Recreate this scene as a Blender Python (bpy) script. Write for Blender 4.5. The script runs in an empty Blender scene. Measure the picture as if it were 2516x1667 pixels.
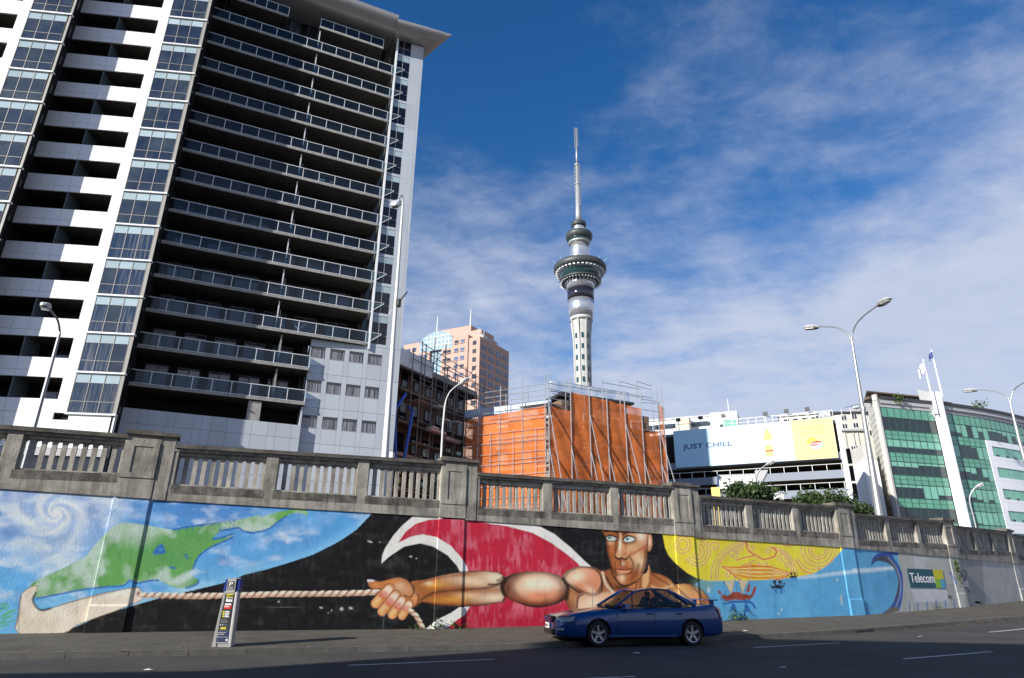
import bpy, bmesh, math, random
import numpy as np
from mathutils import Vector, Matrix
random.seed(7); rng = np.random.RandomState(11)
S = bpy.context.scene
R_ = math.radians

# ---------------------------------------------------------------- camera
IW, IH = 2516.0, 1667.0                 # size of the survey picture the places were measured in
_vz = np.array([1310., -3400.]); _hy = 1434.0
_off = _hy - IH/2; FPX = math.sqrt(_off*(IH/2-_vz[1]))
_up = np.array([_vz[0]-IW/2, _vz[1]-IH/2, FPX]); _up /= np.linalg.norm(_up)
_fw = np.array([0, 0, 1.]); _fw -= _up*_fw.dot(_up); _fw /= np.linalg.norm(_fw)
_rt = np.cross(_fw, _up)
if _rt[0] < 0: _rt = -_rt
RM = np.array([_rt, _fw, _up])
def ray(x, y): return RM @ np.array([x-IW/2, y-IH/2, FPX])
def proj(P):
    q = np.asarray(P, float) @ RM
    return IW/2+FPX*q[..., 0]/q[..., 2], IH/2+FPX*q[..., 1]/q[..., 2]
cam = bpy.data.cameras.new('camera'); camo = bpy.data.objects.new('camera', cam)
S.collection.objects.link(camo); S.camera = camo
cam.sensor_width = 36; cam.lens = FPX/IW*36; cam.clip_start = 0.05; cam.clip_end = 9000
m = Matrix.Identity(4)
for i, c in enumerate((RM@np.array([1., 0, 0]), RM@np.array([0, -1., 0]), RM@np.array([0, 0, -1.]))):
    for j in range(3): m[j][i] = c[j]
camo.matrix_world = m

# ---------------------------------------------------------------- light
SUN_EL, SUN_AZ = R_(24.0), R_(48.7)      # light travels towards (sin az, cos az)
SX, SY = math.sin(SUN_AZ), math.cos(SUN_AZ)
S.view_settings.view_transform = 'Standard'; S.view_settings.look = 'None'
S.view_settings.exposure = 0.62; S.view_settings.gamma = 1; S.view_settings.use_curve_mapping = False
sun = bpy.data.lights.new('sun', 'SUN'); sun.energy = 5.0; sun.angle = R_(0.5); sun.color = (1, .95, .87)
suno = bpy.data.objects.new('sun', sun); S.collection.objects.link(suno)
suno.rotation_euler = Vector((SX*math.cos(SUN_EL), SY*math.cos(SUN_EL), -math.sin(SUN_EL))).to_track_quat('-Z', 'Y').to_euler()
W = bpy.data.worlds.new('World'); S.world = W; W.use_nodes = True
nt = W.node_tree; N = nt.nodes; Lk = nt.links; N.clear()
def wn(t, **k):
    n = N.new(t)
    for a, b in k.items():
        if a.startswith('i_'): n.inputs[int(a[2:])].default_value = b
        else: setattr(n, a, b)
    return n
def wm(op, a, b=None, clamp=False):
    n = N.new('ShaderNodeMath'); n.operation = op; n.use_clamp = clamp
    for i, v in enumerate((a, b)):
        if v is None: continue
        if isinstance(v, (int, float)): n.inputs[i].default_value = v
        else: Lk.new(v, n.inputs[i])
    return n.outputs[0]
sky = wn('ShaderNodeTexSky'); sky.sky_type = 'NISHITA'; sky.sun_disc = False
sky.sun_elevation = SUN_EL; sky.sun_rotation = math.atan2(-SX, -SY)
sky.altitude = 0; sky.air_density = 1.0; sky.dust_density = 0.35; sky.ozone_density = 2.2
hsv = wn('ShaderNodeHueSaturation'); hsv.inputs['Saturation'].default_value = 1.36; hsv.inputs['Value'].default_value = 1.55
hsv.inputs['Hue'].default_value = .508
Lk.new(sky.outputs[0], hsv.inputs['Color'])
tc = wn('ShaderNodeTexCoord'); sp = wn('ShaderNodeSeparateXYZ'); Lk.new(tc.outputs['Generated'], sp.inputs[0])
zz = wm('MAXIMUM', sp.outputs[2], 0.0)
den = wm('ADD', zz, .16)
cb = wn('ShaderNodeCombineXYZ'); Lk.new(wm('DIVIDE', sp.outputs[0], den), cb.inputs[0]); Lk.new(wm('DIVIDE', sp.outputs[1], den), cb.inputs[1])
def noise(scale, det, rough, dist, off, stretch=(1, 1, 1), rot=0):
    mp = wn('ShaderNodeMapping'); mp.inputs['Location'].default_value = off; mp.inputs['Scale'].default_value = stretch
    mp.inputs['Rotation'].default_value = (0, 0, rot); Lk.new(cb.outputs[0], mp.inputs[0])
    n = wn('ShaderNodeTexNoise'); n.inputs['Scale'].default_value = scale; n.inputs['Detail'].default_value = det
    n.inputs['Roughness'].default_value = rough; n.inputs['Distortion'].default_value = dist; Lk.new(mp.outputs[0], n.inputs['Vector'])
    return n.outputs[0]
n1 = noise(1.7, 12, .58, .15, (3.1, 1.2, 0), (1, 1.25, 1), R_(35))
n2 = noise(6.5, 12, .66, .2, (0.4, 7.7, 0), (1, 1.35, 1), R_(20))
n3 = noise(.45, 3, .5, 0, (5.4, 2.0, 0))
low = wm('SUBTRACT', 1.0, wm('MULTIPLY', zz, 1.25), True)          # more cloud near the horizon
low = wm('POWER', low, 1.6)
side = wm('MULTIPLY', sp.outputs[0], .56)                            # bank of cloud drawn up on the east side
d = wm('ADD', wm('MULTIPLY', n1, 1.35), wm('MULTIPLY', n2, .5))
d = wm('ADD', d, wm('MULTIPLY', n3, .5)); d = wm('ADD', d, wm('MULTIPLY', low, 1.42)); d = wm('ADD', d, side)
mr = wn('ShaderNodeMapRange'); mr.interpolation_type = 'SMOOTHSTEP'
mr.inputs['From Min'].default_value = 1.33; mr.inputs['From Max'].default_value = 2.10
mr.inputs['To Min'].default_value = 0; mr.inputs['To Max'].default_value = .92; Lk.new(d, mr.inputs[0])
ccol = wn('ShaderNodeMixRGB'); ccol.inputs[1].default_value = (5.0, 5.8, 7.6, 1); ccol.inputs[2].default_value = (7.2, 7.6, 9.0, 1)
Lk.new(wm('MULTIPLY', n2, 1.0), ccol.inputs[0])
mx = wn('ShaderNodeMixRGB'); Lk.new(mr.outputs[0], mx.inputs[0]); Lk.new(hsv.outputs[0], mx.inputs[1]); Lk.new(ccol.outputs[0], mx.inputs[2])
bg = wn('ShaderNodeBackground'); bg.inputs[1].default_value = 0.062; Lk.new(mx.outputs[0], bg.inputs[0])
wo = wn('ShaderNodeOutputWorld'); Lk.new(bg.outputs[0], wo.inputs[0])

# ---------------------------------------------------------------- materials
def s2l(c):
    c = np.asarray(c, float)/255.
    return np.where(c <= .04045, c/12.92, ((c+.055)/1.055)**2.4)
MATS = {}
def mat(name, col, rough=.6, metal=0., var=.15, scale=3., bump=0., bscale=None, spec=.5, col2=None, streak=0., stretch=(1, 1, 1), coat=0., detail=6, vcol=False, contrast=(.3, .7), orand=0.):
    M = bpy.data.materials.new(name); M.use_nodes = True; t = M.node_tree; n = t.nodes; l = t.links
    b = n['Principled BSDF']; b.inputs['Roughness'].default_value = rough; b.inputs['Metallic'].default_value = metal
    b.inputs['Specular IOR Level'].default_value = spec; b.inputs['Coat Weight'].default_value = coat; b.inputs['Coat Roughness'].default_value = .04
    g = n.new('ShaderNodeNewGeometry'); mp = n.new('ShaderNodeMapping'); mp.inputs['Scale'].default_value = stretch; l.new(g.outputs['Position'], mp.inputs[0])
    no = n.new('ShaderNodeTexNoise'); no.inputs['Scale'].default_value = scale; no.inputs['Detail'].default_value = detail; no.inputs['Roughness'].default_value = .62
    l.new(mp.outputs[0], no.inputs['Vector'])
    r = n.new('ShaderNodeMapRange'); r.inputs['From Min'].default_value = contrast[0]; r.inputs['From Max'].default_value = contrast[1]; l.new(no.outputs[0], r.inputs[0])
    mix = n.new('ShaderNodeMixRGB'); l.new(r.outputs[0], mix.inputs[0])
    c2 = col2 if col2 is not None else tuple(x*(1-var) for x in col)
    if vcol:
        a = n.new('ShaderNodeVertexColor'); a.layer_name = 'Paint'
        mul = n.new('ShaderNodeMixRGB'); mul.blend_type = 'MULTIPLY'; mul.inputs[0].default_value = 1
        mix.inputs[1].default_value = (1, 1, 1, 1); mix.inputs[2].default_value = (1-var,)*3+(1,)
        l.new(a.outputs[0], mul.inputs[1]); l.new(mix.outputs[0], mul.inputs[2]); out = mul.outputs[0]
    else:
        mix.inputs[1].default_value = tuple(col)+(1,); mix.inputs[2].default_value = tuple(c2)+(1,); out = mix.outputs[0]
    if streak > 0:
        mp2 = n.new('ShaderNodeMapping'); mp2.inputs['Scale'].default_value = (5, 5, .45); l.new(g.outputs['Position'], mp2.inputs[0])
        n5 = n.new('ShaderNodeTexNoise'); n5.inputs['Scale'].default_value = 1.3; n5.inputs['Detail'].default_value = 5; l.new(mp2.outputs[0], n5.inputs['Vector'])
        r5 = n.new('ShaderNodeMapRange'); r5.inputs['From Min'].default_value = .45; r5.inputs['From Max'].default_value = .72
        r5.inputs['To Min'].default_value = 1; r5.inputs['To Max'].default_value = 1-streak; l.new(n5.outputs[0], r5.inputs[0])
        m5 = n.new('ShaderNodeMixRGB'); m5.blend_type = 'MULTIPLY'; m5.inputs[0].default_value = 1; l.new(out, m5.inputs[1]); l.new(r5.outputs[0], m5.inputs[2]); out = m5.outputs[0]
    if orand:
        oi = n.new('ShaderNodeObjectInfo'); r6 = n.new('ShaderNodeMapRange'); r6.inputs['To Min'].default_value = 1-orand; r6.inputs['To Max'].default_value = 1+orand; l.new(oi.outputs['Random'], r6.inputs[0])
        m6 = n.new('ShaderNodeMixRGB'); m6.blend_type = 'MULTIPLY'; m6.inputs[0].default_value = 1; l.new(out, m6.inputs[1]); l.new(r6.outputs[0], m6.inputs[2]); out = m6.outputs[0]
        # panes never sit quite true: tilt the mirror a little, differently for each
        wn_ = n.new('ShaderNodeTexWhiteNoise'); wn_.noise_dimensions = '1D'; l.new(oi.outputs['Random'], wn_.inputs['W'])
        if rough < .2 and not bump:
            v1 = n.new('ShaderNodeVectorMath'); v1.operation = 'SUBTRACT'; v1.inputs[1].default_value = (.5, .5, .5); l.new(wn_.outputs['Color'], v1.inputs[0])
            v2 = n.new('ShaderNodeVectorMath'); v2.operation = 'SCALE'; v2.inputs['Scale'].default_value = .035; l.new(v1.outputs[0], v2.inputs[0])
            v3 = n.new('ShaderNodeVectorMath'); v3.operation = 'ADD'; l.new(g.outputs['Normal'], v3.inputs[0]); l.new(v2.outputs[0], v3.inputs[1])
            v4 = n.new('ShaderNodeVectorMath'); v4.operation = 'NORMALIZE'; l.new(v3.outputs[0], v4.inputs[0]); l.new(v4.outputs[0], b.inputs['Normal'])
    l.new(out, b.inputs['Base Color'])
    if bump:
        nb = n.new('ShaderNodeTexNoise'); nb.inputs['Scale'].default_value = bscale or scale*6; nb.inputs['Detail'].default_value = 6; l.new(g.outputs['Position'], nb.inputs['Vector'])
        bp = n.new('ShaderNodeBump'); bp.inputs['Strength'].default_value = bump; bp.inputs['Distance'].default_value = .02
        l.new(nb.outputs[0], bp.inputs['Height']); l.new(bp.outputs[0], b.inputs['Normal'])
    MATS[name] = M; return M
def clear_glass(name, tint, gloss=.16, alpha=.0, dirt=(.5, .6, .65), rough=.03):
    """pane you see through: mostly transparent, mirror-like by angle, a little milky"""
    M = bpy.data.materials.new(name); M.use_nodes = True; t = M.node_tree; n = t.nodes; l = t.links; n.clear()
    o = n.new('ShaderNodeOutputMaterial'); tr = n.new('ShaderNodeBsdfTransparent'); tr.inputs[0].default_value = tuple(tint)+(1,)
    gl = n.new('ShaderNodeBsdfGlossy'); gl.inputs['Roughness'].default_value = rough
    fr = n.new('ShaderNodeLayerWeight'); fr.inputs[0].default_value = .5
    pw = n.new('ShaderNodeMath'); pw.operation = 'POWER'; pw.inputs[1].default_value = 4.5; l.new(fr.outputs['Facing'], pw.inputs[0])
    ad = n.new('ShaderNodeMath'); ad.operation = 'MULTIPLY_ADD'; ad.inputs[1].default_value = .9; ad.inputs[2].default_value = gloss*.3; l.new(pw.outputs[0], ad.inputs[0])
    mx = n.new('ShaderNodeMixShader'); l.new(ad.outputs[0], mx.inputs[0]); l.new(tr.outputs[0], mx.inputs[1]); l.new(gl.outputs[0], mx.inputs[2])
    df = n.new('ShaderNodeBsdfDiffuse'); df.inputs[0].default_value = tuple(dirt)+(1,)
    m2 = n.new('ShaderNodeMixShader'); m2.inputs[0].default_value = alpha; l.new(mx.outputs[0], m2.inputs[1]); l.new(df.outputs[0], m2.inputs[2])
    l.new(m2.outputs[0], o.inputs[0]); MATS[name] = M; return M

mat('white_cladding', (.80, .81, .82), .38, var=.05, scale=.5, spec=.45, orand=0.03)
mat('grey_cladding', (.46, .50, .545), .42, var=.07, scale=.5, spec=.4, orand=0.05)
mat('joint_dark', (.05, .055, .06), .8)
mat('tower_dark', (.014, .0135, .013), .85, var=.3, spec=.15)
mat('beige_frame', (.30, .285, .26), .5, var=.1)
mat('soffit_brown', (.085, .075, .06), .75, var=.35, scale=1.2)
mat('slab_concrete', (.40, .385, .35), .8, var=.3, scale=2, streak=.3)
mat('white_metal', (.72, .73, .74), .35, metal=.0, var=.05)
mat('spandrel_glass', (.36, .46, .50), .12, var=.06, spec=.6, orand=0.12)
mat('dark_pane', (.022, .028, .038), .04, spec=1.0, var=.3, scale=1.2, orand=0.5)
mat('black_glass', (.006, .008, .014), .06, spec=.6, var=.2)
mat('curtain', (.25, .25, .27), .8, col2=(.03, .035, .05), scale=3.2, stretch=(3, 3, .1), contrast=(.42, .58))
mat('eave_metal', (.42, .41, .38), .32, metal=.35, var=.1, scale=.8)
mat('concrete', (.41, .385, .33), .9, col2=(.19, .178, .152), scale=1.4, bump=.6, bscale=26, streak=.5, contrast=(.38, .66))
mat('concrete_pale', (.54, .51, .44), .9, col2=(.27, .25, .215), scale=2.4, bump=.6, bscale=30, streak=.5, orand=0.14)
mat('concrete_black', (.17, .152, .13), .95, col2=(.05, .044, .037), scale=2.2, bump=.6, bscale=24)
mat('mural_paint', (1, 1, 1), .62, var=.2, scale=1.7, bump=.35, bscale=22, vcol=True, spec=.3, contrast=(.35, .75))
mat('asphalt', (.070, .066, .060), .88, col2=(.040, .038, .035), scale=.5, bump=.9, bscale=48, spec=.35)
mat('footpath_asphalt', (.108, .098, .081), .9, col2=(.066, .060, .050), scale=1.6, bump=.9, bscale=38, spec=.3, stretch=(1, 1, 1))
mat('kerb_stone', (.12, .115, .105), .85, col2=(.07, .067, .06), scale=3, bump=.5, bscale=30, orand=0.15)
mat('road_paint', (.62, .62, .6), .7, col2=(.3, .3, .29), scale=6, contrast=(.45, .8))
mat('concrete_grime', (.20, .185, .16), .95, col2=(.085, .077, .066), scale=2.6, bump=.5, bscale=20, streak=.5, contrast=(.42, .6))
mat('ground', (.14, .13, .12), .9, var=.3, scale=.2)
mat('galvanised', (.26, .28, .29), .42, metal=.4, var=.12, scale=4)
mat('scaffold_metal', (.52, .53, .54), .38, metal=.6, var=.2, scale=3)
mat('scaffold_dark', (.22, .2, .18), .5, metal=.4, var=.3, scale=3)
mat('lamp_metal', (.55, .56, .56), .4, metal=.3, var=.1)
mat('lamp_lens', (.35, .35, .33), .15, var=.3, scale=9)
mat('lamp_dark', (.09, .085, .08), .5, var=.3)
mat('car_blue', (.001, .048, .20), .28, metal=.1, var=.12, coat=1.0, scale=.5)
mat('car_white', (.78, .78, .78), .3, coat=1.0, var=.02)
mat('car_navy', (.02, .04, .10), .3, metal=.2, coat=1.0, var=.05)
mat('car_red', (.35, .02, .02), .3, coat=1.0, var=.05)
mat('rubber', (.016, .016, .017), .8, var=.3, scale=12, bump=.2)
mat('alloy', (.50, .51, .53), .3, metal=.75, var=.1)
mat('black_plastic', (.012, .012, .013), .55, var=.2)
mat('chrome', (.7, .7, .7), .15, metal=.9, var=.02)
mat('head_glass', (.35, .38, .40), .08, var=.5, scale=14, spec=.9)
mat('tail_red', (.30, .012, .01), .12, spec=.8, var=.2)
mat('amber', (.6, .2, .02), .2, var=.1)
mat('plate', (.7, .7, .66), .5, var=.05)
mat('ink', (.02, .02, .025), .7)
mat('car_seat', (.06, .06, .065), .8, var=.3)
mat('pink_stone', (.46, .30, .24), .75, var=.1, scale=.25, col2=(.42, .27, .22))
mat('blue_window', (.05, .10, .22), .08, spec=1., var=.35, scale=.35, orand=0.4)
mat('sky_glass', (.28, .42, .50), .08, spec=1., var=.35, scale=.2)
mat('tower_concrete', (.46, .46, .44), .8, var=.12, scale=.12)
mat('tower_silver', (.60, .62, .65), .25, metal=.75, var=.08, scale=.2)
mat('tower_band', (.018, .018, .03), .1, spec=.9)
mat('tower_glass', (.02, .07, .075), .06, spec=1.0, var=.4, scale=.3)
mat('tower_rim', (.05, .058, .06), .5, var=.2, scale=.3)
mat('mast_grey', (.42, .43, .43), .45, metal=.4, var=.2, scale=.6)
mat('timber_blue', (.42, .55, .68), .6, var=.25, scale=2)
mat('wrap_blue', (.30, .42, .62), .6, col2=(.62, .68, .74), scale=.8, contrast=(.4, .6))
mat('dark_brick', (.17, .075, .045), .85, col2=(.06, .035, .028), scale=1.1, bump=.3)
mat('brown_wall', (.20, .14, .10), .85, var=.4, scale=.8)
mat('cream_wall', (.56, .55, .49), .8, var=.12, scale=.6)
mat('blue_tube', (.02, .10, .48), .45, var=.2)
mat('pink_board', (.50, .34, .30), .7, var=.3, orand=0.1)
mat('hoarding_white', (.70, .72, .76), .5, var=.1, scale=1.4)
mat('sign_blue', tuple(s2l((182, 216, 232))), .45, var=.04, scale=.5)
mat('sign_pale', tuple(s2l((226, 240, 246))), .45, var=.04, scale=.5)
mat('sign_yellow', tuple(s2l((250, 216, 126))), .45, var=.03, scale=.5)
mat('sign_navy', (.03, .05, .22), .5)
mat('sign_gold', tuple(s2l((226, 176, 96))), .5)
mat('sign_orange', tuple(s2l((238, 158, 96))), .5, col2=tuple(s2l((244, 190, 110))), scale=1.2)
mat('sign_red', tuple(s2l((214, 50, 46))), .5)
mat('sign_white', (.80, .80, .80), .5, var=.03)
mat('sign_leaf', tuple(s2l((216, 218, 140))), .5)
mat('carpark_band', (.19, .22, .27), .6, var=.08, scale=.6)
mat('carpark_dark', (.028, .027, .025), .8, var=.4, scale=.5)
mat('carpark_soffit', (.15, .13, .085), .8, var=.3, scale=.5)
mat('green_spandrel', (.11, .34, .235), .14, spec=.9, var=.22, scale=.5, orand=0.05)
mat('green_blind', (.19, .46, .35), .2, spec=.7, var=.2, scale=.9, orand=0.07)
mat('green_dark', (.004, .022, .03), .05, spec=1., var=.5, scale=.6, orand=0.3)
mat('green_mullion', (.03, .085, .06), .5)
mat('white_panel', (.78, .79, .82), .4, var=.05, scale=.6)
mat('grey_trim', (.40, .40, .41), .5, var=.12)
mat('dark_trim', (.045, .045, .05), .5, var=.2)
mat('lattice_grey', (.58, .57, .53), .7, col2=(.40, .385, .36), scale=3, stretch=(1, 1, .25))
mat('roof_brown', (.16, .12, .09), .8, var=.3)
mat('meter_silver', (.55, .55, .53), .35, metal=.5, var=.12, scale=4)
mat('meter_grey', (.40, .40, .38), .5, var=.15, scale=5)
mat('meter_blue', (.015, .04, .22), .4)
mat('meter_navy', (.02, .035, .09), .5)
mat('meter_yellow', (.80, .68, .04), .5)
mat('telecom_teal', (.008, .085, .12), .6, var=.2, scale=4)
mat('telecom_yellow', (.62, .55, .02), .6)
mat('telecom_green', (.24, .48, .03), .6)
mat('telecom_cyan', (.08, .38, .55), .6)
mat('bark', (.10, .075, .05), .9, var=.4, scale=6)
mat('leaf', (.035, .065, .018), .6, col2=(.012, .026, .008), scale=5, spec=.35)
mat('leaf_light', (.065, .11, .025), .6, col2=(.03, .055, .014), scale=5, spec=.35)
mat('dry_leaf', (.30, .15, .05), .8, var=.4, scale=8)
mat('litter', (.55, .53, .48), .8, var=.3, scale=9)
mat('blue_pot', (.2, .2, .2), .7)
mat('green_cloth', (.03, .55, .10), .7)
mat('chair_white', (.7, .7, .68), .5)
mat('red_cloth', (.6, .12, .06), .7)
mat('hivis', (.35, .75, .03), .7)
mat('shelter_white', (.66, .67, .64), .5, var=.08)
mat('shelter_yellow', (.75, .55, .16), .6)
mat('flag_white', (.72, .74, .78), .7)
mat('flag_blue', (.03, .05, .22), .7)
mat('brick_back', (.28, .20, .16), .85, col2=(.2, .14, .11), scale=2)
clear_glass('balcony_glass', (.42, .55, .68), alpha=.018, dirt=(.35, .48, .55), gloss=.10)
clear_glass('spike_glass', (.60, .80, .84), alpha=.06, dirt=(.40, .60, .62))
clear_glass('car_glass', (.62, .70, .66), alpha=.02)
clear_glass('roof_glass', (.45, .65, .78), alpha=.25, dirt=(.35, .55, .68))

def net_material():
    M = bpy.data.materials.new('orange_net'); M.use_nodes = True; t = M.node_tree; n = t.nodes; l = t.links; n.clear()
    o = n.new('ShaderNodeOutputMaterial'); tr = n.new('ShaderNodeBsdfTransparent'); df = n.new('ShaderNodeBsdfDiffuse'); tl = n.new('ShaderNodeBsdfTranslucent')
    g = n.new('ShaderNodeNewGeometry')
    no = n.new('ShaderNodeTexNoise'); no.inputs['Scale'].default_value = .9; no.inputs['Detail'].default_value = 5; l.new(g.outputs['Position'], no.inputs['Vector'])
    cr = n.new('ShaderNodeMixRGB'); cr.inputs[1].default_value = (.80, .175, .035, 1); cr.inputs[2].default_value = (.86, .29, .10, 1); l.new(no.outputs[0], cr.inputs[0])
    l.new(cr.outputs[0], df.inputs[0]); l.new(cr.outputs[0], tl.inputs[0])
    a = n.new('ShaderNodeMixShader'); a.inputs[0].default_value = .25; l.new(df.outputs[0], a.inputs[1]); l.new(tl.outputs[0], a.inputs[2])
    mp = n.new('ShaderNodeMapping'); mp.inputs['Scale'].default_value = (1, 1, 1.5); l.new(g.outputs['Position'], mp.inputs[0])
    n2 = n.new('ShaderNodeTexNoise'); n2.inputs['Scale'].default_value = .55; n2.inputs['Detail'].default_value = 2; l.new(mp.outputs[0], n2.inputs['Vector'])
    r = n.new('ShaderNodeMapRange'); r.inputs['From Min'].default_value = .35; r.inputs['From Max'].default_value = .7; r.inputs['To Min'].default_value = .16; r.inputs['To Max'].default_value = .52; l.new(n2.outputs[0], r.inputs[0])
    b = n.new('ShaderNodeMixShader'); l.new(r.outputs[0], b.inputs[0]); l.new(a.outputs[0], b.inputs[1]); l.new(tr.outputs[0], b.inputs[2])
    l.new(b.outputs[0], o.inputs[0]); MATS['orange_net'] = M
net_material()

# ---------------------------------------------------------------- mesh helpers
COL = S.collection
class Fr:
    """upright frame: u along the face, n out of it towards the street, z up"""
    def __init__(s, p0, deg):
        s.p = np.array([p0[0], p0[1], 0.]); a = R_(deg); s.deg = deg
        s.ex = np.array([math.cos(a), math.sin(a), 0.]); s.en = np.array([math.sin(a), -math.cos(a), 0.]); s.ez = np.array([0, 0, 1.])
    def pt(s, u, n, z): return s.p+s.ex*u+s.en*n+s.ez*z
    def px(s, x, y, n=0.):
        r = ray(x, y); o = s.p+s.en*n; t = o.dot(s.en)/r.dot(s.en); q = r*t
        return float((q-s.p).dot(s.ex)), float(q[2])
WORLD = Fr((0, 0), 0); WORLD.en = np.array([0, 1., 0])
class MB:
    def __init__(s): s.v = []; s.f = []; s.m = []
    def add(s, vs, fs, mi=0):
        b = len(s.v); s.v += [tuple(map(float, v)) for v in vs]; s.f += [tuple(b+i for i in f) for f in fs]; s.m += [mi]*len(fs)
    def box(s, u0, u1, n0, n1, z0, z1, F=WORLD, mi=0):
        P = [F.pt(u, n, z) for z in (z0, z1) for n in (n0, n1) for u in (u0, u1)]
        s.add(P, [(0, 2, 3, 1), (4, 5, 7, 6), (0, 1, 5, 4), (2, 6, 7, 3), (0, 4, 6, 2), (1, 3, 7, 5)], mi); return s
    def quad(s, a, b, c, d, mi=0): s.add([a, b, c, d], [(0, 1, 2, 3)], mi); return s
    def hexa(s, pts, mi=0):   # bottom 4, top 4
        s.add(pts, [(3, 2, 1, 0), (4, 5, 6, 7), (0, 1, 5, 4), (1, 2, 6, 5), (2, 3, 7, 6), (3, 0, 4, 7)], mi); return s
    def prism(s, poly, F, n0, n1, mi=0):   # poly of (u,z) swept along n
        k = len(poly); A = [F.pt(u, n0, z) for u, z in poly]; B = [F.pt(u, n1, z) for u, z in poly]
        fs = [tuple(range(k)), tuple(range(2*k-1, k-1, -1))]+[(i, i+k, (i+1) % k+k, (i+1) % k) for i in range(k)]
        s.add(A+B, fs, mi); return s
    def vprism(s, poly, z0, z1, mi=0):     # plan poly (x,y)
        k = len(poly); A = [(x, y, z0) for x, y in poly]; B = [(x, y, z1) for x, y in poly]
        s.add(A+B, [tuple(range(k-1, -1, -1)), tuple(range(k, 2*k))]+[(i, (i+1) % k, (i+1) % k+k, i+k) for i in range(k)], mi); return s
    def tube(s, pts, rad, n=8, mi=0, caps=True):
        pts = [np.array(p, float) for p in pts]; rad = rad if hasattr(rad, '__len__') else [rad]*len(pts)
        vs = []; prev = None
        for i, p in enumerate(pts):
            t = pts[min(i+1, len(pts)-1)]-pts[max(i-1, 0)]; t = t/(np.linalg.norm(t)+1e-12)
            if prev is None:
                a = np.array([0, 0, 1.]) if abs(t[2]) < .9 else np.array([1., 0, 0]); x = np.cross(a, t)
            else: x = prev-t*prev.dot(t)
            x /= np.linalg.norm(x); prev = x; y = np.cross(t, x)
            for k in range(n):
                A = 2*math.pi*(k+.5)/n; vs.append(p+(x*math.cos(A)+y*math.sin(A))*rad[i])
        fs = []
        for i in range(len(pts)-1):
            for k in range(n): fs.append((i*n+k, i*n+(k+1) % n, (i+1)*n+(k+1) % n, (i+1)*n+k))
        if caps: fs += [tuple(range(n-1, -1, -1)), tuple((len(pts)-1)*n+k for k in range(n))]
        s.add(vs, fs, mi); return s
    def lathe(s, prof, c=(0, 0), n=32, mi=0, cap=True, a0=0.):
        vs = [(c[0]+r*math.cos(a0+2*math.pi*k/n), c[1]+r*math.sin(a0+2*math.pi*k/n), z) for r, z in prof for k in range(n)]
        fs = [(i*n+k, i*n+(k+1) % n, (i+1)*n+(k+1) % n, (i+1)*n+k) for i in range(len(prof)-1) for k in range(n)]
        if cap: fs += [tuple(range(n-1, -1, -1)), tuple((len(prof)-1)*n+k for k in range(n))]
        s.add(vs, fs, mi); return s
    def mesh(s, name, mats, off=(0, 0, 0), smooth=False):
        me = bpy.data.meshes.new(name); o = np.array(off)
        me.from_pydata([tuple(np.array(v)-o) for v in s.v], [], s.f)
        for mm in (mats if isinstance(mats, (list, tuple)) else [mats]): me.materials.append(MATS[mm])
        if any(s.m): me.polygons.foreach_set('material_index', s.m)
        if smooth: me.polygons.foreach_set('use_smooth', [True]*len(s.f))
        if len(s.f) < 6000:
            bm = bmesh.new(); bm.from_mesh(me); bmesh.ops.recalc_face_normals(bm, faces=bm.faces); bm.to_mesh(me); bm.free()
        me.update(); return me
def top(o):
    while o.parent: o = o.parent
    return o
def root(name, label, cat, loc=(0, 0, 0), group=None, rz=0.):
    o = bpy.data.objects.new(name, None); COL.objects.link(o); o.location = loc; o.rotation_euler = (0, 0, rz); o.empty_display_size = .2
    o['label'] = label; o['category'] = cat
    if group: o['group'] = group
    return o
def part(name, mb, mats, parent, label=None, smooth=False, local=False, kind=None):
    off = (0, 0, 0) if local else tuple(top(parent).location)
    ob = bpy.data.objects.new(name, mb.mesh(name, mats, off, smooth)); COL.objects.link(ob); ob.parent = parent
    if label: ob['label'] = label
    if kind: ob['kind'] = kind
    return ob
def solo(name, mb, mats, label=None, cat=None, loc=(0, 0, 0), kind=None, group=None, smooth=False):
    ob = bpy.data.objects.new(name, mb.mesh(name, mats, loc, smooth)); COL.objects.link(ob); ob.location = loc
    if label: ob['label'] = label
    if cat: ob['category'] = cat
    if kind: ob['kind'] = kind
    if group: ob['group'] = group
    return ob
_unit = {}
def pb(name, m, parent, F, u0, u1, n0, n1, z0, z1, label=None):
    """box piece as its own object; all of one material share one unit cube"""
    if m not in _unit: _unit[m] = MB().box(0, 1, 0, 1, 0, 1).mesh('block', m)
    ob = bpy.data.objects.new(name, _unit[m]); COL.objects.link(ob); ob.parent = parent
    o = F.pt(u0, n0, z0)-np.array(top(parent).location)
    M = Matrix.Identity(4)
    for i, (a, s_) in enumerate(((F.ex, u1-u0), (F.en, n1-n0), (F.ez, z1-z0))):
        for j in range(3): M[j][i] = a[j]*s_
    for j in range(3): M[j][3] = o[j]
    ob.matrix_basis = M
    if label: ob['label'] = label
    return ob
def text_mb(body, size, F, u, n, z, depth=.01, shear=0., sx=1., align='LEFT', bold=0.):
    cu = bpy.data.curves.new('t', 'FONT'); cu.body = body; cu.size = size; cu.extrude = depth/2; cu.align_x = align; cu.shear = shear; cu.offset = bold; cu.resolution_u = 3
    o = bpy.data.objects.new('t', cu); COL.objects.link(o); bpy.context.view_layer.update()
    me = bpy.data.meshes.new_from_object(o.evaluated_get(bpy.context.evaluated_depsgraph_get()))
    mb = MB(); mb.add([F.pt(u+v.co.x*sx, n+v.co.z, z+v.co.y) for v in me.vertices], [tuple(p.vertices) for p in me.polygons])
    bpy.data.objects.remove(o); bpy.data.meshes.remove(me); bpy.data.curves.remove(cu); return mb
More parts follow.
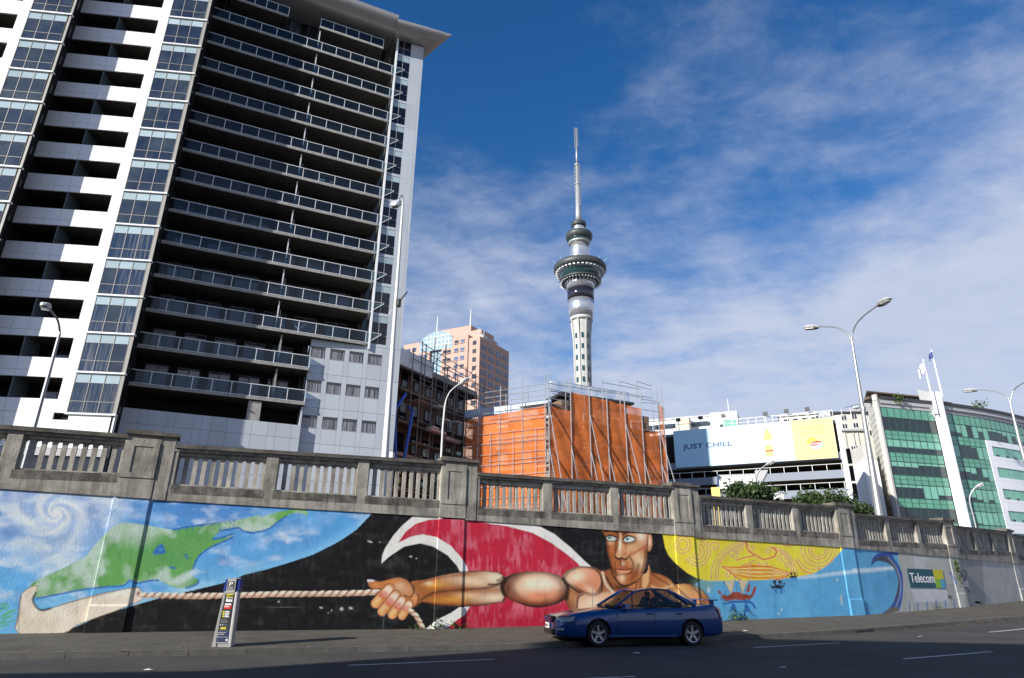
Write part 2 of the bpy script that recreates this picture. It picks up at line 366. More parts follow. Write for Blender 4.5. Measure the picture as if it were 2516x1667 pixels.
def at_d(px, py, dist):
    """point seen in that direction at that level distance"""
    r = ray(px, py); return r*(dist/math.hypot(r[0], r[1]))
def copy_tree(o, loc=None, rz=None, label=None, parent=None):
    c = o.copy(); COL.objects.link(c)
    if parent is not None: c.parent = parent
    if loc is not None: c.location = loc
    if rz is not None: c.rotation_euler = (0, 0, rz)
    if label: c['label'] = label
    for ch in o.children: copy_tree(ch, parent=c)
    return c
# ================================================================ street, retaining wall, balustrade
def interp(x, xs, ys): return float(np.interp(x, xs, ys))
# plan of the wall: joints between its sections, 9.1 m apart
JD = [23, 23, 23.2, 27.6, 32.6, 38.2, 41, 43]
JP = [np.array([-9.84, 18.2])-9.1*np.array([math.cos(R_(23)), math.sin(R_(23))])]
for d_ in JD[0:]: JP.append(JP[-1]+9.1*np.array([math.cos(R_(d_)), math.sin(R_(d_))]))
BASE = [-1.25, -1.272, -1.30, -1.19, -1.06, -.81, -.56, -.25, .1]
FW = [Fr(JP[i], JD[i]) for i in range(8)]            # FW[1] is the section that starts at the first joint in view
def along(x, y): return (x-JP[1][0])*.906+(y-JP[1][1])*.4226
US = [along(*p) for p in JP]
def z_base(u): return interp(u, US, BASE)
def z_road(x, y): return z_base(along(x, y))-.30
def on_road(px, py, dz=0.):
    r = ray(px, py); z = -1.6
    for _ in range(30):
        p = r*(z/r[2]); z = z_road(p[0], p[1])+dz
    return p
def plan_off(i, d):   # joint i moved d metres towards the street
    a = (R_(JD[max(i-1, 0)])+R_(JD[min(i, 7)]))/2
    return JP[i]+d*np.array([math.sin(a), -math.cos(a)])
K = [on_road(x, y, .12) for x, y in ((0, 1606), (600, 1595), (1240, 1583.5), (1814, 1562), (2103, 1546.5), (2300, 1531), (2516, 1514))]
kd = [k[:2] for k in K]
kd = [kd[0]-12*(kd[1]-kd[0])/np.linalg.norm(kd[1]-kd[0])]+kd
kd.append(kd[-1]+40*(kd[-1]-kd[-2])/np.linalg.norm(kd[-1]-kd[-2]))
def dens(poly, step=.9):
    out = [poly[0]]
    for a, b in zip(poly[:-1], poly[1:]):
        n = max(1, int(round(np.linalg.norm(b-a)/step)))
        out += [a+(b-a)*k/n for k in range(1, n+1)]
    return out
for _ in range(2):
    kd = [kd[0]]+[(kd[i-1]+2*kd[i]+kd[i+1])/4 for i in range(1, len(kd)-1)]+[kd[-1]] if _ == 9 else kd
KL = dens(kd, 1.2)
# smooth the kerb line a little
for _ in range(3): KL = [KL[0]]+[(KL[i-1]+2*KL[i]+KL[i+1])/4 for i in range(1, len(KL)-1)]+[KL[-1]]
def nrm(i, L):
    t = L[min(i+1, len(L)-1)]-L[max(i-1, 0)]; t = t/np.linalg.norm(t); return np.array([t[1], -t[0]])
def strip(La, Lb, za, zb, mb, ncol=1):
    n = len(La); b = len(mb.v)
    for i in range(n):
        for j in range(ncol+1):
            f = j/ncol; p = La[i]*(1-f)+Lb[i]*f; mb.v.append((p[0], p[1], za[i]*(1-f)+zb[i]*f))
    for i in range(n-1):
        for j in range(ncol):
            a = b+i*(ncol+1)+j; mb.f.append((a, a+1, a+ncol+2, a+ncol+1)); mb.m.append(0)
# ---- road
NK = [nrm(i, KL) for i in range(len(KL))]
ZR = [z_road(*p) for p in KL]
mb = MB()
def off_line(d): return [p+n_*0+np.array([.42, -.907])*d for p, n_ in zip(KL, NK)]
strip(off_line(0), off_line(46), ZR, [z-.0 for z in ZR], mb, 12)
solo('road', mb, 'asphalt', kind='structure')
# ---- kerb (core) and its stones
mb = MB(); kf = [p+n_*.0 for p, n_ in zip(KL, NK)]; kb_ = [p-n_*.16 for p, n_ in zip(KL, NK)]
kz = [z+.115 for z in ZR]
strip(kf, kb_, kz, kz, mb); strip(kf, kf, [z-.12 for z in ZR], kz, mb)
kerb = solo('kerb', mb, 'kerb_stone', kind='structure')
# stones: every 1.2 m a block standing a few mm proud, joints between
acc = 0
for i in range(len(KL)-1):
    a, b = KL[i], KL[i+1]; L_ = np.linalg.norm(b-a); t = (b-a)/L_; n_ = np.array([t[1], -t[0]])
    if 24 < a[0] < 60 and i % 1 != 0: continue
    F = Fr(a, math.degrees(math.atan2(t[1], t[0])))
    drain = abs(a[0]-K[4][0]) < .75
    za, zb = ZR[i], ZR[i+1]; g = .005; h = .128+random.uniform(-.004, .004)
    if drain:
        mbd = MB().box(.0, L_, -.12, .02, za-.2, za+.035, F); part('drain_mouth', mbd, 'ink', kerb)
    mbk = MB(); lo = .07 if drain else -.05
    P = [F.pt(u, n, (za if u < L_/2 else zb)+z) for z in (lo, h) for (u, n) in ((g, -.15), (L_-g, -.15), (L_-g, .012+random.uniform(0, .006)), (g, .012))]
    mbk.hexa(P); part('kerbstone', mbk, 'kerb_stone', kerb)
# ---- footpath: from the kerb up to the wall foot
wallpts = dens([plan_off(i, .0) for i in range(9)], .6)
def wall_near(p):   # straight across from kerb point to wall line
    best = None
    d = np.array([-.42, .907])
    for a, b in zip(wallpts[:-1], wallpts[1:]):
        e = b-a; den = d[0]*e[1]-d[1]*e[0]
        if abs(den) < 1e-9: continue
        w = a-p; t = (w[0]*e[1]-w[1]*e[0])/den; s = (w[0]*d[1]-w[1]*d[0])/den
        if -.001 <= s <= 1.001 and t > 0: best = p+d*t
    return best if best is not None else p+d*3.2
WL = [wall_near(p) for p in KL]
mb = MB(); inner = [k-n_*.14 for k, n_ in zip(KL, NK)]
strip(inner, [w+np.array([-.42, .907])*.25 for w in WL], [z+.122 for z in ZR], [z_base(along(*w))+.004 for w in WL], mb, 4)
solo('footpath', mb, 'footpath_asphalt', kind='structure')
# ---- painted lane dashes
def dash(p0, p1, w, name='lane_line'):
    a = on_road(*p0); b = on_road(*p1); t = (b-a)[:2]; L_ = np.linalg.norm(t); t /= L_; n_ = np.array([t[1], -t[0]]); mb = MB(); k = 6
    for i in range(k):
        q0 = a[:2]+t*L_*i/k; q1 = a[:2]+t*L_*(i+1)/k
        mb.quad(*[(q[0], q[1], z_road(q[0], q[1])+.006) for q in (q0-n_*w/2, q1-n_*w/2, q1+n_*w/2, q0+n_*w/2)])
    return solo(name, mb, 'road_paint', kind='structure')
dash((857, 1636), (1215, 1621), .10); dash((1853, 1592), (2062, 1580.5), .10); dash((2220, 1620), (2437, 1602), .10); dash((2430, 1554), (2560, 1541), .10)
dash((1478, 1667.5), (1560, 1663), .10); dash((1100, 1685), (1537, 1664), .10)

# ---- ground sheets (low ground under the street, high ground behind the wall)
mb = MB(); 
mb.add([(-1500, -1500, -2.4), (1500, -1500, -2.4), (1500, 30, -2.4), (-1500, 30, -2.4)], [(0, 1, 2, 3)])
solo('ground', mb, 'ground', kind='structure')

# ---- wall sections measured in the survey picture: (x, y) left and right of each line
SEC = {  # coping top, slot top, sill of the openings, top of the painted face ; (xL, y...) (xR, y...)
 0: ((0, 1045, 1073, 1151, 1201.6), (301, 1067.5, 1094, 1165, 1222)),
 1: ((417, 1092, 1119, 1191, 1231), (1070, 1132.7, 1158, 1229.5, 1270.5)),
 2: ((1167, 1161, 1187, 1247, 1280), (1648, 1195, 1217, 1276, 1314)),
 3: ((1712, 1217, 1238, 1290, 1321), (2045, 1243, 1258, 1310, 1344)),
 4: ((2095, 1262, 1279, 1326, 1348), (2327, 1281, 1295, 1338, 1369)),
 5: ((2345, 1292, 1307, 1349, 1373), (2497, 1309, 1319, 1357, 1385.5))}
SEC[6] = ((2506, 1316, 1330, 1366, 1388), (2700, 1340, 1352, 1388, 1412))
def lines(k):
    F = FW[k]; a, b = SEC[k]; out = []
    for j in range(1, 5):
        u0, z0 = F.px(a[0], a[j]); u1, z1 = F.px(b[0], b[j]); out.append((lambda u, u0=u0, z0=z0, u1=u1, z1=z1: z0+(z1-z0)*(u-u0)/(u1-u0)))
    return out
wall = root('retaining_wall', 'long grey concrete retaining wall with painted mural and pierced concrete balustrade on top', 'wall', (float(JP[1][0]), float(JP[1][1]), BASE[1]))
mural_jobs = []
LN = {}
for k in range(0, 7):
    F = FW[k]; cop, slot, sill, mt = lines(k); LN[k] = (cop, slot, sill, mt)
    L_ = 9.1; th = .34
    zb0, zb1 = BASE[k], BASE[k+1]
    u_p = L_-.88 if k < 6 else L_-.6       # pilaster starts here
    # painted face: dense grid so that paint can follow it
    mural_jobs.append((k, F, L_, mt, zb0, zb1, u_p))
    # body of the wall behind the face
    mb = MB(); P = []
    for z_ in (0, 1):
        for (u, n) in ((0, -.02), (L_, -.02), (L_, -.5), (0, -.5)): P.append(F.pt(u, n, (zb0 if u == 0 else zb1)-.4 if z_ == 0 else mt(u)))
    mb.hexa(P); part('wall_core', mb, 'concrete', wall)
    # cornice band above the paint
    def sheared(mb, u0, u1, n0, n1, f0, f1):
        mb.hexa([F.pt(u, n, f(u)) for f in (f0, f1) for (u, n) in ((u0, n0), (u1, n0), (u1, n1), (u0, n1))]); return mb
    part('cornice_band', sheared(MB(), 0, L_, .035, -.5, lambda u: mt(u), lambda u: sill(u)-.012), 'concrete', wall)
    # sill ledge
    # coping
    cs = .16
    part('coping', sheared(MB(), .36, u_p+.04, .10, -.40, lambda u: cop(u)-.11, cop), 'concrete_black', wall)
    part('coping_moulding', sheared(MB(), .36, u_p+.04, .045, -.34, lambda u: cop(u)-.19, lambda u: cop(u)-.112), 'concrete', wall)
    # posts and openings
    us = .36; ue = u_p; pw = .34; ow = (ue-us-.12-3*0-2*pw)/3
    ops = []; u = us+.12
    for j in range(3): ops.append((u, u+ow)); u += ow+pw
    def post(u0, u1, nm='post'):
        part(nm, sheared(MB(), u0, u1, .03, -.32, lambda u: sill(u)-.014, lambda u: cop(u)-.192), 'concrete', wall)
    post(us, ops[0][0]); post(ops[0][1], ops[1][0]); post(ops[1][1], ops[2][0])
    for (a, b) in ops:
        if k == 0 and b < 3.5: continue
        # head rail of each opening, set back
        part('head_rail', sheared(MB(), a, b, -.05, -.22, lambda u: slot(u)+.012, lambda u: cop(u)-.194), 'concrete_pale', wall)
        part('sill_rail', sheared(MB(), a, b, -.03, -.25, lambda u: sill(u)-.013, lambda u: sill(u)+.03), 'concrete_black' if 0 else 'concrete', wall)
        part('grime_band', sheared(MB(), a-.05, b+.05, .036, .0385, lambda u: sill(u)-.24, lambda u: sill(u)-.013), 'concrete_grime', wall)
        nb = 10; pit = (b-a)/nb; sw = pit*.25
        for q in range(nb+1):
            c_ = a+q*pit; um = min(max(c_, a+.05), b-.05)
            zt = slot(um)+.010; zbm = sill(um)+.028; w0 = pit*.25
            lean = 0; broken = (rng.rand() < .05)
            l_, r_ = (0 if q == 0 else 1), (0 if q == nb else 1)
            poly = []
            # right side going up, arch spandrel to the pitch line
            rr = pit*.5-w0; zs = zt-rr-.03
            R2 = [(c_+w0, zbm), (c_+w0, zs)]+[(c_+pit*.5-.001-rr*math.cos(t), zs+rr*math.sin(t)) for t in (.4, .8, 1.2, 1.57)]+[(c_+pit*.5-.001, zt)] if r_ else [(b, zbm), (b, zt)]
            L2 = [(c_-w0, zbm), (c_-w0, zs)]+[(c_-pit*.5+.001+rr*math.cos(t), zs+rr*math.sin(t)) for t in (.4, .8, 1.2, 1.57)]+[(c_-pit*.5+.001, zt)] if l_ else [(a, zbm), (a, zt)]
            if q == 0: R2 = [(a+w0*.8, zbm)]+[(x, z) for x, z in R2[1:]]
            poly = R2+L2[::-1]
            part('baluster', MB().prism(poly, F, -.10+rng.uniform(-.006, .006), -.19), 'concrete_pale', wall)
    # pilaster + pier at the right end of the section
    if k < 6:
        zc = max(cop(u_p)+.02, cop(L_))+.13
        nextcop = lines(k+1)[0](0) if k+1 in SEC else cop(L_)
        zc = cop(u_p-.3)+.12
        pr = part('pier', sheared(MB(), u_p+.0, L_, .065, -.5, lambda u: mt(u)-.0, lambda u: zc-.10), 'concrete', wall)
        F2 = FW[k+1]
        part('pier', MB().box(.008, .36, .05, -.45, lines(k+1)[3](.2)-.0 if k+1 in SEC else mt(L_), zc-.10, F2), 'concrete', wall)
        # recessed-looking panel: raised frame round it
        u0, u1 = u_p+.24, L_-.16; z0, z1 = sill(L_)+.03, zc-.42
        for (a, b, c, d) in ((u_p+.02, u0, z0-.13, z1+.12), (u1, L_-.02, z0-.13, z1+.12), (u0+.002, u1-.002, z0-.13, z0), (u0+.002, u1-.002, z1, z1+.12)):
            part('pier_moulding', MB().box(a, b, .064, .086, c, d, F), 'concrete', pr)
        cap = MB(); cap.box(u_p-.04, L_+.0, .13, -.55, zc-.10, zc+.0, F); cap.box(u_p-.0, L_, .10, -.5, zc, zc+.035, F)
        cap.box(.004, .42, .13, -.5, zc-.098, zc+.002, F2)
        part('pier_cap', cap, 'concrete_black', pr)

# deck of the high street behind the wall, and the city ground it runs into
mb = MB(); A = [plan_off(i, -.45) for i in range(8)]; 
zt = [LN[min(k, 6)][3](0)+.12 for k in range(7)]; zt.append(zt[-1]-.1)
B_ = [a+np.array([-.42, .907])*16 for a in A]
strip(dens(A, 9.2), dens(B_, 9.2) if len(dens(B_, 9.2)) == len(dens(A, 9.2)) else B_, zt[:len(dens(A, 9.2))], zt[:len(dens(A, 9.2))], mb, 1)
solo('upper_road', mb, 'asphalt', kind='structure')
mb = MB(); far = [a+np.array([-.42, .907])*15.9 for a in A]
ends = [np.array([-700, 30.]), np.array([-700, 1500.]), np.array([1500, 1500.]), np.array([1500, 200.])]
vs = [(p[0], p[1], z-.02) for p, z in zip(far, zt)]
vs = [(-700, float(far[0][1]-150), 1.9)]+vs+[(1500, float(far[-1][1]+600), 1.2), (1500, 1600, 1.2), (-700, 1600, 1.9)]
mb.add(vs, [tuple(range(len(vs)))]); solo('upper_ground', mb, 'ground', kind='structure')

# ================================================================ the mural: paint worked out point by point on the wall face
def fbm(x, y, sc, oct=4, seed=0):
    out = np.zeros_like(x); amp = 1; tot = 0
    for o in range(oct):
        r = np.random.RandomState(seed*17+o); g = r.rand(128, 128)
        xs = x*sc*2**o+r.rand()*90; ys = y*sc*2**o+r.rand()*90
        xi = np.floor(xs).astype(int); yi = np.floor(ys).astype(int); fx = xs-xi; fy = ys-yi; fx = fx*fx*(3-2*fx); fy = fy*fy*(3-2*fy)
        a = g[yi % 128, xi % 128]; b = g[yi % 128, (xi+1) % 128]; c = g[(yi+1) % 128, xi % 128]; d = g[(yi+1) % 128, (xi+1) % 128]
        out += amp*((a*(1-fx)+b*fx)*(1-fy)+(c*(1-fx)+d*fx)*fy); tot += amp; amp *= .5
    return out/tot
def cat_rom(p, closed, n=6):
    p = np.array(p, float); k = len(p); out = []
    rngk = range(k) if closed else range(k-1)
    for i in rngk:
        if closed: a, b, c, d = p[i-1], p[i], p[(i+1) % k], p[(i+2) % k]
        else: a, b, c, d = p[max(i-1, 0)], p[i], p[i+1], p[min(i+2, k-1)]
        for j in range(n):
            t = j/n; out.append(.5*((2*b)+(-a+c)*t+(2*a-5*b+4*c-d)*t*t+(-a+3*b-3*c+d)*t**3))
    if not closed: out.append(p[-1])
    return np.array(out)
CR = {0: (0, 0, 1.), 1: (0, 1020, 2.423), 2: (600, 1050, 2.5406), 3: (1200, 1100, 2.765), 4: (1700, 1150, 2.9007), 5: (1700, 1280, 2.706)}
def cp(c, pts):
    ox, oy, s = CR[c]; return [(ox+x/s, oy+y/s) for x, y in pts]
class Paint:
    def __init__(s, X, Y): s.X, s.Y = X, Y; s.C = np.ones((len(X), 3))*.5; s.M = np.zeros(len(X)); s.useM = False
    def box(s, P, pad): return np.where((s.X > P[:, 0].min()-pad) & (s.X < P[:, 0].max()+pad) & (s.Y > P[:, 1].min()-pad) & (s.Y < P[:, 1].max()+pad))[0]
    def segd(s, I, P, closed):
        x = s.X[I]; y = s.Y[I]; D = np.full(len(I), 1e9)
        Q = np.roll(P, -1, 0) if closed else P[1:]; A = P if closed else P[:-1]
        for a, b in zip(A, Q):
            e = b-a; L = e@e+1e-12; t = np.clip(((x-a[0])*e[0]+(y-a[1])*e[1])/L, 0, 1)
            D = np.minimum(D, (x-a[0]-t*e[0])**2+(y-a[1]-t*e[1])**2)
        return np.sqrt(D)
    def mix(s, I, w, col):
        if s.useM: w = w*s.M[I]
        c = s2l(col) if not callable(col) else col(I)
        s.C[I] = s.C[I]*(1-w[:, None])+c*w[:, None]
    def poly(s, pts, col, smooth=True, soft=1.2, op=1., edge=None, ew=2.5, n=5, keep=False):
        P = cat_rom(pts, True, n) if smooth else np.array(pts, float)
        I = s.box(P, soft+ew+2)
        if len(I) == 0: return
        x = s.X[I]; y = s.Y[I]; ins = np.zeros(len(I), bool)
        for a, b in zip(P, np.roll(P, -1, 0)):
            c = ((a[1] > y) != (b[1] > y)); 
            with np.errstate(divide='ignore', invalid='ignore'): c &= x < (b[0]-a[0])*(y-a[1])/(b[1]-a[1]+1e-12)+a[0]
            ins ^= c
        D = s.segd(I, P, True); sd = np.where(ins, D, -D)
        if keep: s.M[I] = np.maximum(s.M[I], np.clip(sd/soft+.5, 0, 1)); u_ = s.useM; s.useM = False
        s.mix(I, np.clip(sd/soft+.5, 0, 1)*op, col)
        if keep: s.useM = u_
        if edge is not None: s.mix(I, np.clip(1.2-D/ew, 0, 1)*.9, edge)
    def stroke(s, pts, w, col, soft=1., op=1., smooth=True, taper=False):
        P = cat_rom(pts, False, 6) if smooth else np.array(pts, float); I = s.box(P, w+soft+2)
        if len(I) == 0: return
        D = s.segd(I, P, False); s.mix(I, np.clip((w/2-D)/soft+.5, 0, 1)*op, col)
    def blob(s, c, rx, ry, ang, col, op=1., pw=2.):
        r = max(rx, ry)*2.2; I = np.where((abs(s.X-c[0]) < r) & (abs(s.Y-c[1]) < r))[0]
        if len(I) == 0: return
        a = R_(ang); dx = s.X[I]-c[0]; dy = s.Y[I]-c[1]; u = (dx*math.cos(a)+dy*math.sin(a))/rx; v = (-dx*math.sin(a)+dy*math.cos(a))/ry
        s.mix(I, np.exp(-(u*u+v*v)**(pw/2)*1.4)*op, col)
def c1(*p): return cp(1, p)
def c2(*p): return cp(2, p)
def c3(*p): return cp(3, p)
def c4(*p): return cp(4, p)
def paint_mural(X, Y):
    A = Paint(X, Y); n = len(X); All = np.arange(n)
    f1 = fbm(X, Y, 1/90., 5, 1); f2 = fbm(X, Y, 1/26., 4, 2); f3 = fbm(X+Y*.5, Y*2-X*.3, 1/55., 5, 3)
    br = fbm(X, Y, 1/7., 3, 4)
    # --- blacks
    blk = s2l((15, 15, 16))
    A.C[:] = blk
    # dry-brush blocks in the black
    bl = .5*fbm(X*2.2, Y*.55, 1/16., 4, 9)+.5*fbm(X*.6, Y*2., 1/19., 3, 10)
    A.C[:] += (np.clip((bl-.47)*3, 0, 1)*np.clip(f2*1.5-.3, 0, 1)*.045)[:, None]
    # --- blue world on the left
    arc = [(800, 535), (700, 640), (620, 695), (560, 730), (430, 795), (280, 845), (130, 890), (0, 920)]
    arc1 = [(1410, 972), (1310, 1005), (1100, 1055), (950, 1090), (850, 1118), (740, 1150), (600, 1195), (450, 1260), (380, 1300)]
    edge = c2(*arc)+c1(*arc1)
    blue = edge+c1((380, 1500), (-400, 1500), (-400, 200), (1500, 200))+c2((900, 300))
    def skyc(I):
        y = Y[I]; t = np.clip((y-1200)/300, 0, 1)[:, None]
        c = s2l((72, 128, 200))*(1-t)+s2l((112, 184, 226))*t
        w = np.clip((f3[I]-.48)*3.2, 0, .8)[:, None]*(.9)
        c = c*(1-w)+s2l((214, 226, 238))*w
        w2 = np.clip((f1[I]-.5)*3, 0, .7)[:, None]; return c*(1-w2)+s2l((88, 164, 222))*w2
    A.poly(blue, skyc, smooth=False, soft=1.5)
    # pale band along the rim
    rim = cat_rom(edge, False, 5); I = A.box(rim, 60); D = A.segd(I, rim, False)
    inb = A.C[I].sum(1) > .3
    A.mix(I, np.where(inb, np.exp(-(D/16)**2)*.55, 0), (138, 200, 236))
    # cyclone
    cx, cy = cp(1, [(335, 585)])[0]; dx = X-cx; dy = (Y-cy)*1.15; r = np.hypot(dx, dy)+1; th = np.arctan2(dy, dx)
    sw = .5+.5*np.sin(3*th-7.5*np.log(r/6)+(f2-.5)*2.4); sw2 = .5+.5*np.sin(9*th-13*np.log(r/6)+f1*5)
    fall = np.clip(1.25-r/165, 0, 1); rr_ = np.clip(.42+.38*sw+.22*sw2*sw, 0, 1)
    m_ = (A.C.sum(1) > .3)
    w = fall*rr_*m_; I = np.where(w > .01)[0]; A.mix(I, w[I]*.95, (226, 232, 238))
    w = np.exp(-(r/16)**2)*.8; A.mix(All, w*m_, (238, 240, 242))
    w = np.clip(1-np.hypot((X-25)/45, (Y-1310)/26), 0, 1)*.7*(1-sw); A.mix(All, w*m_, (74, 130, 196))
    # --- green land
    land = c1((183, 1010), (260, 965), (400, 900), (500, 850), (545, 800), (600, 735), (700, 650), (830, 650), (1000, 680), (1035, 682), (1150, 660), (1300, 637), (1400, 628), (1540, 598))+\
        c2((100, 562), (200, 532), (300, 513), (340, 492), (378, 466), (386, 500), (398, 552), (360, 540), (310, 537), (265, 557), (210, 592), (150, 637), (60, 658))+\
        c1((1510, 704), (1450, 692), (1420, 672), (1370, 680), (1320, 690), (1300, 702), (1268, 735), (1310, 732), (1380, 712), (1385, 728), (1340, 750), (1250, 790), (1190, 835), (1160, 885), (1150, 918), (1125, 945), (1182, 985), (1170, 1008), (1105, 1030), (1050, 1030), (1000, 1012), (945, 985), (905, 988), (870, 990), (810, 1000), (770, 985), (735, 1014), (640, 1022), (500, 1037), (380, 1060), (222, 1092), (205, 1045))
    def green(I):
        c = s2l((84, 150, 92))*(1-f1[I][:, None])+s2l((112, 172, 84))*f1[I][:, None]
        fade = np.clip((fbm(X[I], Y[I], 1/60., 4, 6)-.52)*4.5, 0, .75)[:, None]
        top_ = np.clip(1-np.hypot((X[I]-335)/75, (Y[I]-1300)/55), 0, 1)[:, None]*.9
        fade = np.maximum(fade, top_); return c*(1-fade)+s2l((196, 212, 205))*fade
    A.poly(land, green, soft=2.4, n=3)
    deep = (38, 98, 176)
    for seg in (c1((222, 1092), (380, 1062), (500, 1039), (640, 1024), (735, 1016), (775, 985), (812, 1002), (872, 991), (905, 985), (945, 985)), c1((1110, 1030), (1170, 1010), (1182, 985)),
                c1((1150, 918), (1162, 882), (1192, 833), (1250, 792), (1335, 752), (1385, 728)), c1((1270, 737), (1310, 733), (1380, 711)), c1((1035, 682), (1150, 662), (1240, 650), (1320, 636)),
                c1((1310, 690), (1370, 680), (1420, 672), (1450, 692), (1510, 704)), c2((20, 655), (60, 658), (150, 637), (210, 592), (265, 557))):
        A.stroke(seg, 4.4, deep, soft=2.4, op=.85); [A.blob(q, rng.uniform(1.5, 4), rng.uniform(1.5, 3.5), 0, deep, .8, 4) for q in cat_rom(seg, False, 3)[::2]]
    for k in range(14):
        q = c1((1030+k*28, 680-k*4.2+rng.uniform(-6, 6)))[0]
        if rng.rand() < .7: A.stroke([q, (q[0]+rng.uniform(-4, 4), q[1]+rng.uniform(2, 7))], 2.2, deep, soft=1.4)
    for k in range(10):
        q = c1((1300+rng.uniform(0, 120), 655+rng.uniform(-25, 30)))[0]; A.stroke([q, (q[0]+rng.uniform(-6, 6), q[1]+rng.uniform(-5, 5))], 2., deep, soft=1.4, op=.8)
    A.poly(c1((912, 828), (930, 790), (962, 768), (978, 790), (985, 822), (950, 828)), (44, 110, 180), soft=1.5)
    A.blob(c1((955, 800))[0], 6, 4, 0, (90, 160, 210), .8)
    for q in ((1105, 835), (1115, 852), (1020, 908), (1038, 912), (1205, 655)): A.blob(c1(q)[0], 4.5, 3.5, 0, deep, .9, 4)
    A.stroke(c1((1190, 700), (1260, 640), (1340, 640)), 6, (200, 215, 215), soft=8, op=.35)
    A.poly(c1((1060, 1010), (1000, 1000), (1080, 950), (1160, 920), (1180, 940), (1100, 990)), (205, 216, 215), soft=9, op=.7)
    A.poly(c1((1290, 850), (1340, 838), (1390, 880), (1330, 900)), (66, 120, 190), soft=10, op=.5)
    # small islands at the far left
    for k in range(16):
        x0 = rng.uniform(0, 70); y0 = 1125+k*8.5+rng.uniform(-4, 4); A.stroke(c1((x0-20, y0+8), (x0+28, y0-8)), 3.0, (92, 170, 90), soft=2, op=.85)
    A.stroke(c1((-30, 1165), (20, 1150)), 2, deep)
    # --- jawbone hook
    hook = c1((222, 1030), (205, 1016), (150, 1045), (124, 1082), (112, 1180), (110, 1302), (370, 1300), (450, 1255), (560, 1212), (700, 1162), (790, 1122), (838, 1104), (850, 1072), (832, 1036), (800, 1028), (700, 1045), (600, 1065), (450, 1105), (340, 1140), (250, 1166), (214, 1140), (194, 1100), (212, 1062))
    def bone(I):
        y = Y[I]; t = np.clip(fbm(X[I], Y[I], 1/30., 3, 12)*1.2-.2, 0, 1)[:, None]
        return s2l((236, 228, 212))*(1-t)+s2l((208, 192, 170))*t
    A.poly(hook, bone, soft=1.4, n=3, edge=(120, 90, 70), ew=1.3)
    A.stroke(c1((212, 1062), (196, 1100), (214, 1140), (248, 1162), (300, 1152)), 5, (20, 30, 40), soft=4, op=.9)
    A.stroke(c1((345, 1135), (450, 1108), (600, 1070), (690, 1050)), 3, (120, 90, 60), soft=3, op=.45)
    A.blob(c1((822, 1065))[0], 6, 8, 20, (150, 90, 60), .8); A.blob(c1((800, 1100))[0], 14, 7, 60, (225, 190, 165), .7); A.blob(c1((825, 1062))[0], 2.6, 3.6, 20, (50, 30, 25), .95, 3)
    A.stroke(c1((112, 1302), (111, 1190), (124, 1090)), 2.5, (60, 40, 35), soft=3, op=.7)
    # --- rope
    def rope(pts, w, per):
        P = cat_rom(pts, False, 8); I = A.box(P, w); x = X[I]; y = Y[I]; D = np.full(len(I), 1e9); S_ = np.zeros(len(I)); V = np.zeros(len(I)); acc = 0
        for a, b in zip(P[:-1], P[1:]):
            e = b-a; L = math.hypot(*e)+1e-9; t = np.clip(((x-a[0])*e[0]+(y-a[1])*e[1])/L/L, 0, 1); dd = np.hypot(x-a[0]-t*e[0], y-a[1]-t*e[1])
            sg = np.sign((x-a[0])*-e[1]+(y-a[1])*e[0]); k = dd < D; D[k] = dd[k]; S_[k] = acc+t[k]*L; V[k] = (dd*sg)[k]; acc += L
        ph = (S_+V*.9)/per; tw = .5+.5*np.cos(2*np.pi*ph); wid = w/2*(.86+.14*tw)
        A.mix(I, np.clip((wid-D)/1.0+.5, 0, 1), (226, 208, 184)); on = np.clip((wid-D)/1.0+.5, 0, 1)
        A.mix(I, on*np.clip(1-tw*2.4, 0, 1)*.9, (142, 84, 60)); A.mix(I, on*np.clip((V/w+.1)*1.5, 0, .6), (172, 120, 92)); A.mix(I, on*np.clip((-V/w+.05)*1.6, 0, .6)*tw, (246, 238, 224))
    rope(c1((845, 1075), (1000, 1075), (1200, 1078), (1551, 1070))+c2((200, 1042), (500, 1040), (700, 1036), (835, 1030)), 14.5, 19)
    # --- red field and white koru
    red = c2((960, 722), (1010, 650), (1070, 603), (1150, 580), (1240, 572), (1400, 578), (1500, 590), (1560, 596), (1626, 612))+c3((120, 533), (300, 580), (430, 650), (540, 730), (600, 780), (640, 830), (560, 830), (520, 880), (520, 1040), (560, 1110), (560, 1225), (0, 1225))+c2((1260, 1258), (1330, 1200), (1400, 1122), (1400, 905), (1390, 870), (1350, 810), (1290, 742), (1200, 687), (1110, 669), (1040, 684))
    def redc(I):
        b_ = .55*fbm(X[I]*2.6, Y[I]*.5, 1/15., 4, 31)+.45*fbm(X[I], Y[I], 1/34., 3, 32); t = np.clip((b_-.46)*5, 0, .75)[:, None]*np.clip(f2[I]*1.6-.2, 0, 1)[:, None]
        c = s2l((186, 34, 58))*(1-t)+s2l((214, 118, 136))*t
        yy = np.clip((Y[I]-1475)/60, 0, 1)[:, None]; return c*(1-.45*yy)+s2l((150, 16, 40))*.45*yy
    A.poly(red, redc, smooth=False, soft=1.3)
    white = (226, 224, 218)
    outer = c2((858, 852), (862, 800), (880, 755), (930, 678), (985, 615), (1050, 560), (1075, 545), (1160, 545), (1240, 552))+[] 
    inner = c2((1240, 572), (1150, 579), (1070, 604), (1010, 651), (960, 722), (1040, 684), (1110, 669), (1200, 686), (1290, 741), (1350, 809), (1390, 870), (1402, 908), (1352, 912), (1330, 868), (1270, 800), (1180, 745), (1100, 725), (1000, 745), (905, 808))
    A.poly(outer+inner, white, smooth=False, soft=1.2)
    A.poly(c2((1500, 592), (1510, 584), (1626, 590))+c3((180, 508), (330, 526), (450, 590), (560, 680), (650, 768), (705, 815), (622, 806), (600, 780), (540, 730), (430, 650), (300, 580), (120, 533), (10, 520)), white, smooth=False, soft=1.2)
